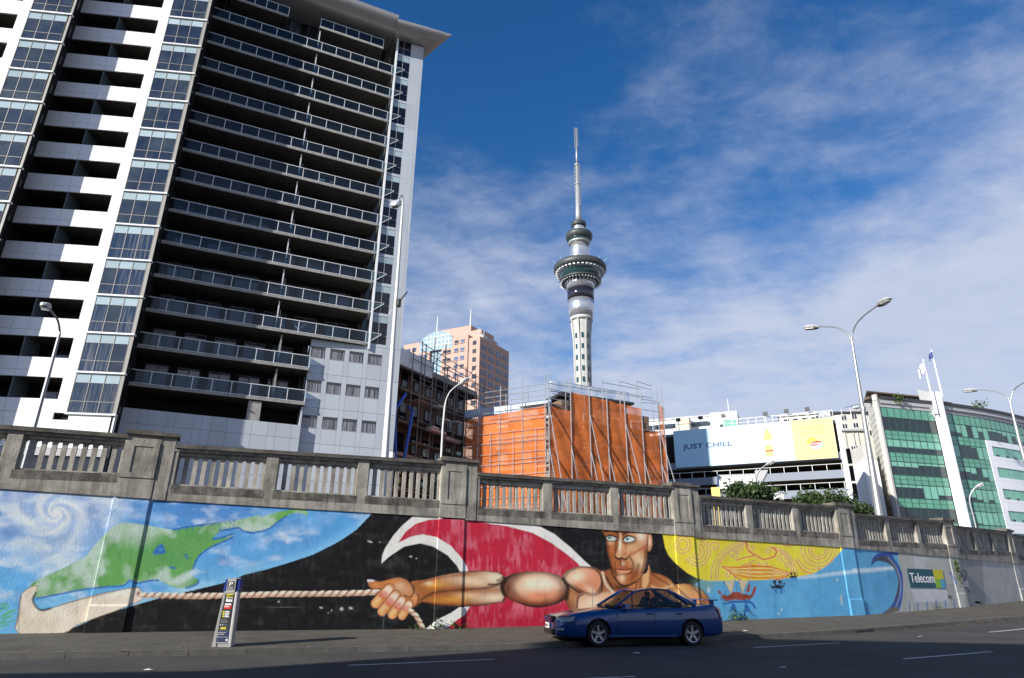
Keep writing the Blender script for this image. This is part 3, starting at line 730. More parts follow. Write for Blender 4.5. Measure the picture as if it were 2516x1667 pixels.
    A.poly(c2((1130, 1262), (1200, 1205), (1290, 1160), (1340, 1126), (1408, 1120), (1380, 1170), (1330, 1202), (1255, 1262)), white, smooth=False, soft=1.2)
    # darker core inside the koru
    # --- skin
    base, hi, mid, dk, ol = (196, 128, 84), (244, 224, 192), (214, 156, 112), (110, 56, 32), (24, 14, 12)
    def skin(I):
        t = fbm(X[I], Y[I], 1/24., 3, 41)[:, None]; return s2l((132, 68, 32))*(1-t)+s2l((176, 108, 62))*t
    fore = c2((1035, 968), (1130, 950), (1230, 926), (1350, 906), (1500, 900), (1600, 912))+c3((60, 850), (105, 875), (118, 900), (96, 960), (110, 1030), (100, 1046), (0, 1062))+c2((1500, 1110), (1350, 1118), (1200, 1110), (1110, 1094), (1070, 1120), (1040, 1060))
    A.poly(fore, skin, soft=1.3, edge=ol, ew=2.2, keep=True); A.useM = True
    def B(c, q, rx, ry, ang, col, op, pw=2.): A.blob(cp(c, [q])[0], rx*(.92 if A.useM else 1), ry*(.92 if A.useM else 1), ang, col, op, pw)
    B(2, (1180, 985), 40, 13, -6, (226, 168, 60), .7); B(2, (1300, 1075), 70, 12, -2, (214, 150, 50), .75); B(2, (1420, 960), 80, 18, 6, (232, 205, 170), .9); B(2, (1570, 940), 45, 20, 10, hi, .95)
    B(2, (1560, 1065), 60, 16, -3, (236, 214, 184), .95); B(2, (1400, 1050), 40, 9, 0, (230, 196, 150), .7); B(2, (1150, 975), 14, 7, 0, hi, .6)
    A.stroke(c2((1100, 1080), (1200, 1030), (1400, 1012), (1530, 1000), (1626, 960))+c3((60, 905), (108, 885)), 5, (60, 30, 20), soft=6, op=.85)
    A.stroke(c2((1060, 1000), (1180, 1010), (1380, 1005)), 6, (150, 84, 44), soft=7, op=.5)
    # upper arm
    up = c3((100, 900), (160, 862), (250, 845), (350, 843), (450, 860), (505, 885), (545, 940), (540, 1010), (500, 1045), (440, 1070), (350, 1086), (270, 1080), (180, 1048), (110, 1010), (84, 950))
    A.poly(up, (44, 24, 17), soft=1.4, edge=ol, ew=3, keep=True)
    A.poly(c3((110, 930), (180, 875), (290, 852), (400, 858), (500, 895), (520, 950), (470, 1030), (350, 1070), (220, 1050), (130, 1010)), (128, 68, 40), soft=9)
    A.poly(c3((190, 925), (240, 880), (330, 868), (410, 880), (468, 918), (475, 965), (430, 1012), (340, 1040), (245, 1020), (195, 975)), (214, 156, 120), soft=13)
    B(3, (300, 925), 48, 26, -8, hi, 1.0); B(3, (400, 930), 36, 24, 10, (240, 224, 200), .9); B(3, (350, 1010), 50, 15, -4, (214, 110, 70), .6); B(3, (440, 1000), 16, 20, 30, (222, 150, 110), .6)
    B(3, (130, 960), 10, 22, 10, (92, 50, 34), .9)
    # shoulders, chest, neck (behind the head)
    torso = c3((505, 870), (560, 825), (640, 808), (720, 815), (775, 838), (830, 825), (870, 870), (1060, 860), (1090, 800), (1110, 845), (1170, 860), (1230, 892), (1265, 930), (1340, 925), (1420, 950), (1490, 1010), (1525, 1080), (1500, 1180), (600, 1180), (560, 1110), (525, 1040), (530, 960))
    A.poly(torso, skin, soft=1.3, edge=ol, ew=2.6, keep=True)
    A.poly(c3((545, 935), (620, 960), (700, 1000), (620, 1100), (570, 1120), (535, 1040)), (120, 62, 34), soft=8, op=.85)
    B(3, (580, 1020), 16, 30, -20, (206, 150, 100), .7)
    A.poly(c3((520, 880), (580, 826), (660, 812), (730, 832), (768, 880), (765, 940), (730, 990), (670, 990), (600, 950), (540, 920)), (206, 138, 96), soft=5, edge=(40, 22, 16), ew=3.4)
    B(3, (600, 880), 36, 22, -15, hi, .95); B(3, (700, 900), 20, 30, -30, (214, 140, 110), .6); B(3, (650, 950), 34, 12, 25, (214, 124, 84), .7); B(3, (690, 965), 20, 9, 30, (240, 220, 190), .6)
    A.stroke(c3((540, 930), (620, 985), (700, 1010), (760, 985), (775, 930), (765, 880)), 4, (40, 22, 16), soft=3)
    A.poly(c3((620, 1000), (720, 1010), (800, 980), (860, 990), (820, 1060), (700, 1140), (610, 1140)), (222, 176, 140), soft=8, op=.9)
    B(3, (700, 1060), 40, 20, -20, (240, 214, 186), .8); A.stroke(c3((600, 1090), (610, 1020), (640, 1000)), 4, (70, 36, 24), soft=4)
    # right shoulder
    B(3, (1300, 960), 45, 20, 15, (230, 180, 110), .8); B(3, (1420, 1010), 30, 26, 40, (220, 150, 90), .7); B(3, (1330, 1030), 34, 20, 20, (236, 200, 150), .8); B(3, (1240, 960), 14, 12, 0, (150, 86, 40), .6)
    A.stroke(c3((1265, 932), (1330, 1000), (1400, 1050)), 4, (90, 40, 24), soft=4, op=.8); A.stroke(c3((1380, 940), (1440, 1000), (1470, 1070)), 5, (120, 56, 36), soft=4, op=.8)
    A.stroke(c3((1100, 850), (1170, 900), (1230, 940), (1200, 985)), 3, (60, 30, 20), soft=3, op=.8); A.stroke(c3((1080, 930), (1160, 960), (1250, 940)), 5, (232, 200, 150), soft=5, op=.6)
    # neck cords
    A.poly(c3((870, 860), (1080, 700), (1100, 850), (1095, 960), (1000, 975), (880, 985), (850, 900)), (146, 84, 44), soft=5)
    A.poly(c3((1085, 730), (1092, 850), (1085, 930), (1050, 965), (1045, 890), (1070, 800)), (214, 166, 112), soft=5)
    A.poly(c3((960, 930), (1020, 900), (1010, 975), (950, 980)), (196, 120, 70), soft=5); A.stroke(c3((800, 880), (830, 930), (850, 975)), 4, (50, 24, 16), soft=4); A.stroke(c3((775, 850), (800, 930), (850, 985)), 6, (232, 206, 176), soft=4, op=.9)
    A.stroke(c3((1015, 900), (1000, 960)), 3, (70, 34, 20), soft=3); B(3, (900, 950), 26, 9, 0, (60, 32, 20), .8)
    # ear
    A.poly(c3((1070, 590), (1100, 585), (1112, 610), (1115, 660), (1104, 695), (1086, 706), (1070, 660)), (196, 138, 98), soft=1.5, edge=ol, ew=1.6, keep=True)
    B(3, (1094, 640), 4, 14, 4, (236, 208, 178), .9); A.stroke(c3((1080, 600), (1084, 640), (1078, 680)), 2.4, (80, 40, 26), soft=2)
    # head
    head = c3((785, 540), (800, 620), (806, 700), (822, 762), (838, 820), (858, 885), (885, 922), (925, 938), (965, 930), (1015, 900), (1050, 852), (1072, 780), (1080, 700), (1078, 620), (1070, 540))
    A.poly(head, (168, 98, 50), soft=1.4, edge=ol, ew=1.8, keep=True)
    A.poly(c3((950, 560), (1065, 560), (1074, 650), (1050, 690), (980, 700), (945, 660)), (222, 174, 132), soft=9, op=.6)
    B(3, (1035, 600), 14, 16, 0, (246, 228, 204), .9); B(3, (1000, 740), 26, 34, -15, (222, 180, 130), .85); B(3, (1030, 790), 14, 26, 0, (236, 208, 170), .8)
    A.stroke(c3((960, 730), (1010, 705), (1070, 668)), 7, (170, 74, 50), soft=6, op=.7); A.stroke(c3((955, 735), (985, 790), (980, 850)), 3.5, (80, 40, 24), soft=4, op=.9)
    B(3, (835, 700), 9, 24, 5, (196, 110, 70), .8); B(3, (820, 640), 8, 8, 0, (230, 196, 160), .8); B(3, (845, 735), 8, 8, 0, (150, 90, 30), .8)
    B(3, (1000, 860), 20, 18, -40, (170, 92, 48), .7); B(3, (950, 700), 6, 12, 0, (230, 190, 140), .5)
    # nose
    A.poly(c3((882, 590), (905, 580), (912, 640), (935, 690), (946, 725), (940, 752), (905, 745), (868, 750), (858, 735), (872, 690), (885, 640)), (206, 150, 104), soft=2.5)
    A.stroke(c3((884, 590), (886, 640), (872, 690), (860, 735), (875, 752)), 2.4, (90, 44, 26), soft=2); B(3, (894, 660), 4, 26, 2, (246, 232, 206), .9)
    A.stroke(c3((862, 742), (885, 760), (905, 750), (925, 762), (945, 748)), 4, (44, 20, 14), soft=2.4); B(3, (925, 722), 8, 7, 0, (196, 110, 66), .7)
    # eyes
    B(3, (838, 616), 18, 10, 5, (84, 42, 24), .85); B(3, (955, 622), 20, 11, 5, (96, 50, 28), .85)
    A.stroke(c3((790, 572), (840, 566), (880, 582)), 5, (70, 34, 20), soft=3); A.stroke(c3((915, 590), (960, 574), (1030, 574)), 5, (80, 40, 22), soft=3)
    A.poly(c3((798, 612), (820, 600), (855, 606), (878, 622), (855, 636), (815, 634)), (196, 204, 196), soft=1.1, edge=(30, 16, 12), ew=1.6)
    B(3, (823, 612), 4.5, 4.5, 0, (70, 130, 120), 1, 6); B(3, (822, 612), 1.8, 1.8, 0, (15, 30, 30), 1, 6)
    A.poly(c3((916, 630), (935, 608), (965, 604), (1000, 622), (975, 642), (935, 644)), (204, 212, 204), soft=1.1, edge=(30, 16, 12), ew=1.6)
    B(3, (944, 622), 5, 5, 0, (70, 135, 125), 1, 6); B(3, (943, 622), 2, 2, 0, (15, 30, 30), 1, 6)
    A.stroke(c3((800, 608), (830, 595), (880, 614)), 2.4, (40, 20, 14), soft=1.6); A.stroke(c3((914, 626), (945, 598), (1002, 616)), 2.6, (40, 20, 14), soft=1.6)
    B(3, (835, 650), 14, 5, 0, (222, 170, 130), .7)
    A.stroke(c3((806, 640), (812, 700), (826, 770), (845, 840)), 7, (104, 54, 26), soft=7, op=.8); A.stroke(c3((880, 600), (868, 640), (862, 700)), 5, (110, 58, 30), soft=5, op=.7); A.stroke(c3((915, 645), (960, 655), (1000, 640)), 4, (130, 72, 40), soft=5, op=.7)
    A.stroke(c3((1020, 800), (1000, 860), (960, 905)), 9, (110, 56, 26), soft=8, op=.7); A.stroke(c3((1068, 700), (1062, 780), (1040, 850)), 6, (90, 46, 24), soft=5, op=.7); A.stroke(c3((905, 575), (915, 560), (960, 556)), 5, (44, 22, 14), soft=3)
    # mouth and chin
    A.stroke(c3((898, 765), (900, 800), (912, 806)), 4, (60, 26, 18), soft=3, op=.85); B(3, (915, 790), 6, 8, 0, (226, 190, 160), .7)
    A.poly(c3((862, 822), (885, 806), (908, 808), (935, 805), (968, 822), (945, 832), (900, 830)), (176, 92, 60), soft=1.8)
    A.poly(c3((866, 830), (900, 832), (950, 832), (970, 826), (945, 852), (900, 854)), (216, 146, 100), soft=1.8)
    A.stroke(c3((860, 826), (900, 830), (945, 832), (974, 824)), 2.4, (50, 22, 16), soft=1.5); A.stroke(c3((862, 840), (868, 870), (900, 862), (955, 858), (975, 845)), 3.4, (70, 32, 20), soft=3, op=.85)
    B(3, (905, 890), 13, 13, 0, (236, 206, 168), .9); B(3, (885, 905), 8, 8, 0, (200, 110, 60), .7); B(3, (950, 900), 12, 14, 0, (176, 100, 52), .7)
    A.stroke(c3((858, 880), (890, 925), (935, 940), (1000, 915)), 4, (34, 18, 12), soft=3)
    A.stroke(c3((862, 780), (858, 830), (872, 870)), 2.4, (90, 42, 26), soft=2.4, op=.8)
    # elbow crease and deeper contour between the muscles
    A.stroke(c3((100, 880), (120, 900), (100, 950), (112, 1010), (100, 1045)), 6, (40, 20, 14), soft=4, op=.95); A.stroke(c3((0, 930), (60, 930), (105, 915)), 5, (50, 26, 16), soft=4, op=.9); A.stroke(c3((505, 890), (540, 950), (530, 1030)), 8, (34, 18, 12), soft=5, op=.95); A.stroke(c2((1110, 1090), (1250, 1108), (1450, 1108), (1600, 1095)), 5, (96, 46, 20), soft=5, op=.7); A.stroke(c2((1060, 985), (1200, 942), (1400, 918)), 4, (140, 70, 30), soft=5, op=.6)
    # --- hand
    A.poly(c2((768, 952), (800, 953), (850, 962), (920, 945), (962, 938), (1010, 952), (1045, 985), (1060, 1030), (1085, 1050), (1085, 1085), (1065, 1120), (1030, 1135), (985, 1100), (900, 1030), (850, 1010), (800, 1012), (775, 985)), (190, 118, 66), soft=1.4, edge=ol, ew=2, keep=True)
    B(2, (985, 1000), 26, 16, 30, (240, 206, 170), .8); B(2, (930, 965), 20, 8, -10, (214, 130, 50), .6); B(2, (1000, 1010), 18, 22, 20, (170, 90, 40), .4); B(2, (820, 985), 14, 7, 10, (214, 150, 90), .6)
    A.poly(c2((768, 952), (800, 952), (815, 962), (775, 966)), (222, 214, 222), soft=1); B(2, (1062, 1070), 8, 18, 5, (224, 160, 110), .7)
    A.stroke(c2((1000, 1050), (1040, 1060), (1062, 1010), (1040, 975)), 3, (50, 26, 18), soft=3, op=.8)
    A.useM = False
    for i, (a, b, w) in enumerate((((905, 1010), (822, 1100), 24), ((945, 1050), (862, 1150), 23), ((985, 1082), (925, 1170), 22), ((1030, 1105), (985, 1178), 20))):
        a_ = np.array(cp(2, [a])[0]); b_ = np.array(cp(2, [b])[0])
        A.stroke([a_, b_], w+3, ol, soft=1.5, smooth=False); A.stroke([a_, b_], w, (214, 150, 100), soft=2, smooth=False)
        A.stroke([a_+(b_-a_)*.05, a_+(b_-a_)*.28], w*.72, (236, 208, 184), soft=4, smooth=False); A.stroke([a_+(b_-a_)*.38, a_+(b_-a_)*.52], w*.8, (200, 104, 92), soft=6, smooth=False, op=.7)
        A.stroke([a_+(b_-a_)*.78, b_], w*.6, (240, 190, 130), soft=5, smooth=False, op=.9); A.stroke([a_+(b_-a_)*.55+5, b_+4], w*.3, (206, 130, 40), soft=5, smooth=False, op=.6)
    rope(c2((1035, 1145), (1070, 1175), (1100, 1225), (1122, 1275)), 12, 15)
    # chips in the black
    for q in ((785, 715, 9, 3), (848, 718, 3, 2), (1040, 808, 5, 3), (1075, 820, 3, 2), (480, 1127, 6, 3), (608, 1135, 6, 6), (665, 1130, 7, 4), (545, 1145, 2, 4), (215, 1090, 3, 3), (525, 1160, 2, 2)):
        B(2, q[:2], q[2]*.8, q[3]*.8, 20, (190, 188, 176), .95, 5)
    A.stroke(c2((60, 1120), (200, 1123), (420, 1128)), 1.2, (110, 108, 100), op=.6)
    A.stroke(c2((880, 1160), (872, 1200), (870, 1255)), 2, (110, 112, 116), op=.6)
    # --- water, pale sky right of the figure
    def water(I):
        t = fbm(X[I], Y[I], 1/40., 4, 51)[:, None]; return s2l((84, 158, 204))*(1-t)+s2l((104, 176, 216))*t
    A.poly(c3((1450, 900), (1700, 800))+c4((0, 400), (1560, 400), (1560, 1300), (0, 1300))+c3((1560, 1250), (1540, 1100), (1510, 1030), (1460, 970), (1400, 930)), water, smooth=False, soft=1.3)
    B(3, (1470, 930), 30, 22, 0, (128, 166, 140), .7)
    # horizon cloud
    A.stroke(c4((760, 782), (900, 770), (1080, 748), (1250, 735), (1440, 716)), 7, (206, 226, 236), soft=8, op=.8)
    A.stroke(c4((1150, 730), (1300, 722), (1440, 710)), 6, (226, 234, 238), soft=6, op=.7)
    # --- yellow sun face
    sunp = c3((1170, 560), (1185, 600), (1200, 680), (1225, 735), (1270, 785), (1350, 852), (1420, 890), (1500, 908))+c4((60, 805), (140, 806), (300, 806), (500, 800), (700, 785), (860, 758), (950, 705), (1030, 632), (1090, 560), (1120, 520), (400, 420), (0, 400))
    def yel(I):
        t = np.clip(fbm(X[I], Y[I], 1/32., 3, 61)*1.4-.3, 0, 1)[:, None]; return s2l((240, 220, 66))*(1-t)+s2l((230, 202, 52))*t
    A.poly(sunp, yel, smooth=False, soft=1.3)
    OR = (216, 96, 24); PL = (252, 240, 176)
    def c5(*p): return cp(5, p)
    def line(pts, w=1.5, double=True):
        if double: A.stroke(pts, w+2.6, PL, soft=1.4, op=.75)
        A.stroke(pts, w*1.35, OR, soft=1., op=.95)
    def arc(cx, cy, r, a0, a1, k=1., w=1.5):
        line(c5(*[(cx+r*math.cos(R_(t)), cy+r*k*math.sin(R_(t))) for t in np.linspace(a0, a1, 9)]), w)
    def koru(cx, cy, r0, turns, a0, sgn=1):
        pts = [(cx+(r0*(1-i/20)**.85+1)*math.cos(a0+sgn*turns*6.28*i/20), cy+(r0*(1-i/20)**.85+1)*math.sin(a0+sgn*turns*6.28*i/20)) for i in range(21)]; line(c5(*pts), 1.4)
    for r in (22, 44, 66, 84): arc(38, 205, r, -80, 150, 1.15)
    for r in (30, 52): arc(-60, 160, r, 0, 360, 1.1)
    koru(155, 175, 34, 1.3, 3.4); koru(270, 225, 34, 1.5, 1.2, -1); koru(325, 185, 22, 1.3, 3.); koru(395, 180, 26, 1.2, 4.2, -1); koru(505, 195, 22, 1.2, 5.4); koru(600, 250, 30, 1.4, 2.6); koru(640, 290, 24, 1.3, 4., -1)
    koru(448, 285, 15, 1.2, .4); koru(492, 288, 15, 1.2, 2.7, -1); koru(235, 360, 24, 1.4, 4.4); koru(300, 205, 16, 1.1, 0.3)
    for o in (0, 26, 44): line(c5((130+o, 395), (138+o, 300), (196+o*.8, 208+o*.3), (290+o*.5, 150+o*.5), (365, 132+o*.4)), 1.4)
    for o in (0, 22, 40): line(c5((555-o*.3, 178+o*.4), (620-o*.4, 205+o*.4), (672-o*.5, 268+o*.3), (705-o, 352)), 1.4)
    for r in (48, 66, 92, 116): arc(842, 190, r, -6, 190, 1.0, 1.5)
    line(c5((575, 150), (640, 168), (700, 160))); line(c5((690, 262), (740, 330), (800, 352)), 2.2); line(c5((700, 250), (770, 320), (860, 318)), 1.6)
    line(c5((362, 140), (372, 192), (402, 218), (432, 232), (470, 256), (512, 250), (552, 234), (560, 196), (530, 176)), 3.)
    line(c5((300, 262), (340, 248), (400, 235), (425, 232)), 2.4); line(c5((330, 300), (380, 282), (420, 262)), 1.8)
    # mouth of the sun
    A.poly(c5((200, 304), (240, 304), (300, 311), (350, 304), (385, 288), (430, 298), (470, 308), (520, 303), (560, 316), (610, 334), (656, 345), (640, 352), (600, 375), (540, 388), (440, 386), (380, 388), (330, 376), (285, 362), (250, 335)), (238, 160, 40), soft=1.6)
    for k, col in enumerate(((222, 104, 34), (250, 232, 150), (226, 132, 44), (250, 236, 166), (230, 140, 50), (248, 226, 140), (222, 112, 36))):
        f = k/6; A.stroke(c5((206+f*60, 306+f*40), (280+f*20, 312+f*44), (360, 306+f*66), (430, 303+f*78), (520, 306+f*72), (600-f*6, 332+f*36), (654-f*24, 346+f*12)), 3.6-2*f if k % 2 == 0 else 2.6, col, soft=1.2, op=.9)
    line(c5((200, 304), (250, 335), (290, 372), (330, 392)), 2.6); line(c5((656, 345), (625, 372), (560, 392)), 2.6); line(c5((385, 292), (380, 330), (388, 384)), 1.6); line(c5((540, 306), (545, 345), (530, 388)), 1.6)
    # --- canoes with their painted shadows
    def G5(ox, oy, s, pts): return cp(5, [(ox+(x-300)*s, oy+(y-500)*s) for x, y in pts])
    def canoe(ox, oy, s, hull, dark, sail, sh):
        g = lambda *p: G5(ox, oy, s, p); so = .9
        A.poly(g((192, 548), (232, 545), (262, 534), (340, 530), (385, 530), (412, 550), (432, 586), (414, 584), (394, 552), (350, 546), (272, 546), (220, 557)), sh, smooth=False, soft=so, op=.95)
        A.poly(g((270, 544), (248, 612), (272, 590), (306, 622), (288, 560)), sh, smooth=False, soft=so, op=.9); A.poly(g((352, 542), (346, 632), (370, 600), (402, 626), (376, 566)), sh, smooth=False, soft=so, op=.9)
        A.poly(g((213, 398), (246, 412), (288, 372), (276, 450), (262, 492), (240, 450)), sail, smooth=False, soft=so); A.poly(g((308, 384), (340, 402), (380, 394), (352, 445), (336, 488), (322, 440)), sail, smooth=False, soft=so)
        for a_, b_ in (((213, 398), (262, 492)), ((288, 372), (262, 492)), ((308, 384), (336, 488)), ((380, 394), (336, 488)), ((210, 400), (225, 500)), ((292, 400), (300, 480))): A.stroke(g(a_, b_), max(.5, .9*s), dark, soft=.8, op=.8, smooth=False)
        A.poly(g((165, 464), (190, 468), (196, 488), (232, 498), (262, 488), (270, 474), (320, 474), (335, 490), (362, 484), (382, 500), (396, 488), (413, 440), (431, 434), (426, 462), (406, 506), (386, 520), (330, 529), (290, 524), (232, 532), (205, 520), (184, 506), (212, 504), (180, 484)), hull, smooth=False, soft=so)
        A.poly(g((358, 474), (376, 424), (389, 424), (382, 476)), hull, smooth=False, soft=so)
        for x in range(200, 400, 14): A.stroke(g((x, 488), (x+3, 512)), max(.5, 1.1*s), dark, soft=.8, op=.75, smooth=False)
        A.stroke(g((196, 506), (250, 510), (390, 506)), max(.5, 1.2*s), dark, soft=.8, op=.8); A.poly(g((275, 476), (318, 476), (322, 520), (272, 518)), hull, smooth=False, soft=so)
        A.stroke(g((190, 522), (240, 534), (330, 531), (392, 522)), max(.6, 1.4*s), dark, soft=.8, op=.8)
    canoe(300, 500, 1.0, (150, 70, 56), (66, 26, 24), (206, 190, 158), (34, 96, 172)); canoe(568, 437, .40, (26, 28, 32), (14, 14, 18), (40, 38, 40), (36, 104, 180)); canoe(673, 371, .25, (30, 32, 34), (16, 16, 20), (44, 44, 44), (44, 120, 190))
    B(4, (120, 868), 4, 8, 0, (200, 214, 216), .9, 4); A.poly(c4((1058, 908), (1070, 908), (1074, 978), (1064, 978)), (182, 186, 168), smooth=False, soft=1)
    for q in ((30, 975), (1035, 800), (640, 1010), (620, 1040)): B(4, q, 3, 4, 0, (190, 204, 206), .8, 4)
    # --- plain greys beyond the wave
    A.poly(c4((1470, 400), (3200, 400), (3200, 1400), (1300, 1400), (1340, 1035), (1480, 1020), (1505, 900), (1500, 760), (1470, 660)), (172, 174, 170), smooth=False, soft=3)
    A.poly(c4((1575, 630), (1672, 632), (1672, 720), (1590, 720)), (188, 190, 192), smooth=False, soft=1.5); A.poly(c4((1565, 850), (1815, 850), (1822, 955), (1585, 960)), (192, 194, 198), smooth=False, soft=1.5)
    A.poly(c4((1895, 560), (3200, 560), (3200, 1400), (1960, 1400), (1955, 990)), (150, 150, 147), smooth=False, soft=1.5)
    A.poly(c4((2065, 620), (3200, 620), (3200, 1400), (2125, 1400)), (176, 176, 172), smooth=False, soft=2.5)
    for x0, y0 in ((1548, 960), (1608, 965), (1675, 955), (1740, 950), (1805, 945), (1870, 945)): A.stroke(c4((x0, y0), (x0+6, y0+60)), 3.5, (78, 112, 176), soft=3, op=.8)
    A.stroke(c4((1840, 745), (1868, 790), (1885, 830)), 4, (84, 120, 180), soft=3, op=.8)
    # wave
    A.poly(c4((1280, 696), (1286, 650), (1310, 620), (1350, 603), (1400, 602), (1466, 605), (1466, 625), (1430, 625), (1475, 700), (1500, 760), (1506, 850), (1496, 950), (1480, 1000), (1440, 1028), (1350, 1040), (1400, 1010), (1440, 950), (1462, 890), (1472, 820), (1465, 760), (1440, 715), (1400, 680), (1350, 664), (1310, 670)), (52, 84, 158), soft=1.4, n=3)
    A.poly(c4((1290, 660), (1340, 632), (1400, 640), (1450, 700), (1478, 780), (1480, 860), (1462, 930), (1440, 960), (1466, 860), (1468, 790), (1440, 715), (1390, 676), (1340, 664)), (70, 72, 78), soft=2.5)
    A.stroke(c4((1400, 640), (1460, 720), (1488, 820), (1480, 920), (1450, 1000)), 3, (180, 190, 206), soft=4, op=.6)
    A.poly(c4((1380, 1020), (1440, 990), (1475, 1000), (1470, 1022), (1400, 1038)), (112, 106, 92), soft=3)
    # scribbled note and drawing
    for k in range(9): A.stroke(c4((1826, 830+k*11), (1864+rng.uniform(-8, 4), 832+k*11)), 1., (84, 84, 84), soft=.8, op=.7, smooth=False)
    for k in range(7): B(4, (1845+rng.uniform(-14, 14), 920+rng.uniform(-16, 16)), 3, 3, rng.uniform(0, 180), (70, 70, 70), .7, 4)
    for st in (((1915, 740), (1925, 775)), ((1935, 735), (1955, 735), (1950, 800), (1930, 820)), ((1940, 800), (1960, 850), (1935, 850)), ((1955, 850), (1985, 890)), ((1930, 760), (1945, 800))):
        A.stroke(c4(*st), 2.6, (40, 40, 42), soft=1.2, op=.9)
    A.poly(c4((1928, 815), (1965, 800), (1975, 850), (1935, 850)), (205, 200, 204), smooth=False, soft=1.5)
    B(4, (1945, 830), 8, 5, 30, (196, 120, 130), .6)
    # green growth stain handled as a plant; drip stains
    dr = fbm(X, Y*.12, 1/9., 4, 71); foot = np.clip((fbm(X, Y, 1/14., 3, 72)-.35)*2, 0, 1)
    A.C *= (1-np.clip((dr-.66)*1.2, 0, .12))[:, None]
    A.C *= (.93+.10*br)[:, None]
    return A.C
KP = 1.15
for (k, F, L_, mt, zb0, zb1, u_p) in mural_jobs:
    step = (.024, .024, .026, .03, .034, .045, .08)[k]
    x_lo = 0.0
    if k == 0: x_lo = 3.2
    us_ = np.linspace(x_lo, L_, int((L_-x_lo)/step)+1)
    # pilaster profile: paint face steps out 5 cm between u_p and the joint
    extra = []
    nz = int(3.5/step)+1; tz = np.linspace(0, 1, nz)
    prof = [(u, 0.) for u in us_ if u < u_p]+[(u_p, 0.), (u_p+.004, .03)]+[(u, .03) for u in us_ if u_p+.01 < u < L_-.006]+[(L_-.004, .03), (L_, .0)]
    if k == 6: prof = [(u, 0.) for u in us_]
    pu = np.array([p[0] for p in prof]); pn = np.array([p[1] for p in prof])
    zb = np.interp(pu, [0, L_], [zb0, zb1])-.06; zt_ = np.array([mt(u) for u in pu])+.004
    Pm = np.zeros((len(pu), nz, 3)); zz_ = zb[:, None]+(zt_-zb)[:, None]*tz[None]
    # plinth at the foot of each pilaster
    pl = ((pn > .01)[:, None] & (zz_ < zb[:, None]+.06+.62)).astype(float)*.03
    nn = pn[:, None]+pl
    Pm[:] = F.p[None, None]+F.ex[None, None]*pu[:, None, None]+F.en[None, None]*nn[:, :, None]; Pm[..., 2] = zz_
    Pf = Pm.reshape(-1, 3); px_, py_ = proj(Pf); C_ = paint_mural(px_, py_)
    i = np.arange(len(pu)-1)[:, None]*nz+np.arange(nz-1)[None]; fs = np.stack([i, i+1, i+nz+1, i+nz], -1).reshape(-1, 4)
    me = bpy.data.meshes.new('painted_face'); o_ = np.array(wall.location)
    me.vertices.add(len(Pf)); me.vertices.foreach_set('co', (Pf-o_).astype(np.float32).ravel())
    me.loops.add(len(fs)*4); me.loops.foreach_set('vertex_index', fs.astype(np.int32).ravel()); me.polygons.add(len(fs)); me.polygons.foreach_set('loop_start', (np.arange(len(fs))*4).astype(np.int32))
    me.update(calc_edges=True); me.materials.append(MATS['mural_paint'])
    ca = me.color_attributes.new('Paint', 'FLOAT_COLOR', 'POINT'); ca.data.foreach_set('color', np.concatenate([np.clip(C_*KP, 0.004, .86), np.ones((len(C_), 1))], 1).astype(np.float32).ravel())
    ob = bpy.data.objects.new('painted_face', me); COL.objects.link(ob); ob.parent = wall
    ob['label'] = ['mural section with cloud swirl, green land and white bone hook', 'mural section with rope and fist over black', 'mural section with red field, white curve and outstretched arm', 'mural section with yellow sun, blue sea and sailing canoes', 'mural section with curling blue wave on grey wall', 'plain grey painted section of the wall', 'plain grey painted section at the far end'][k]
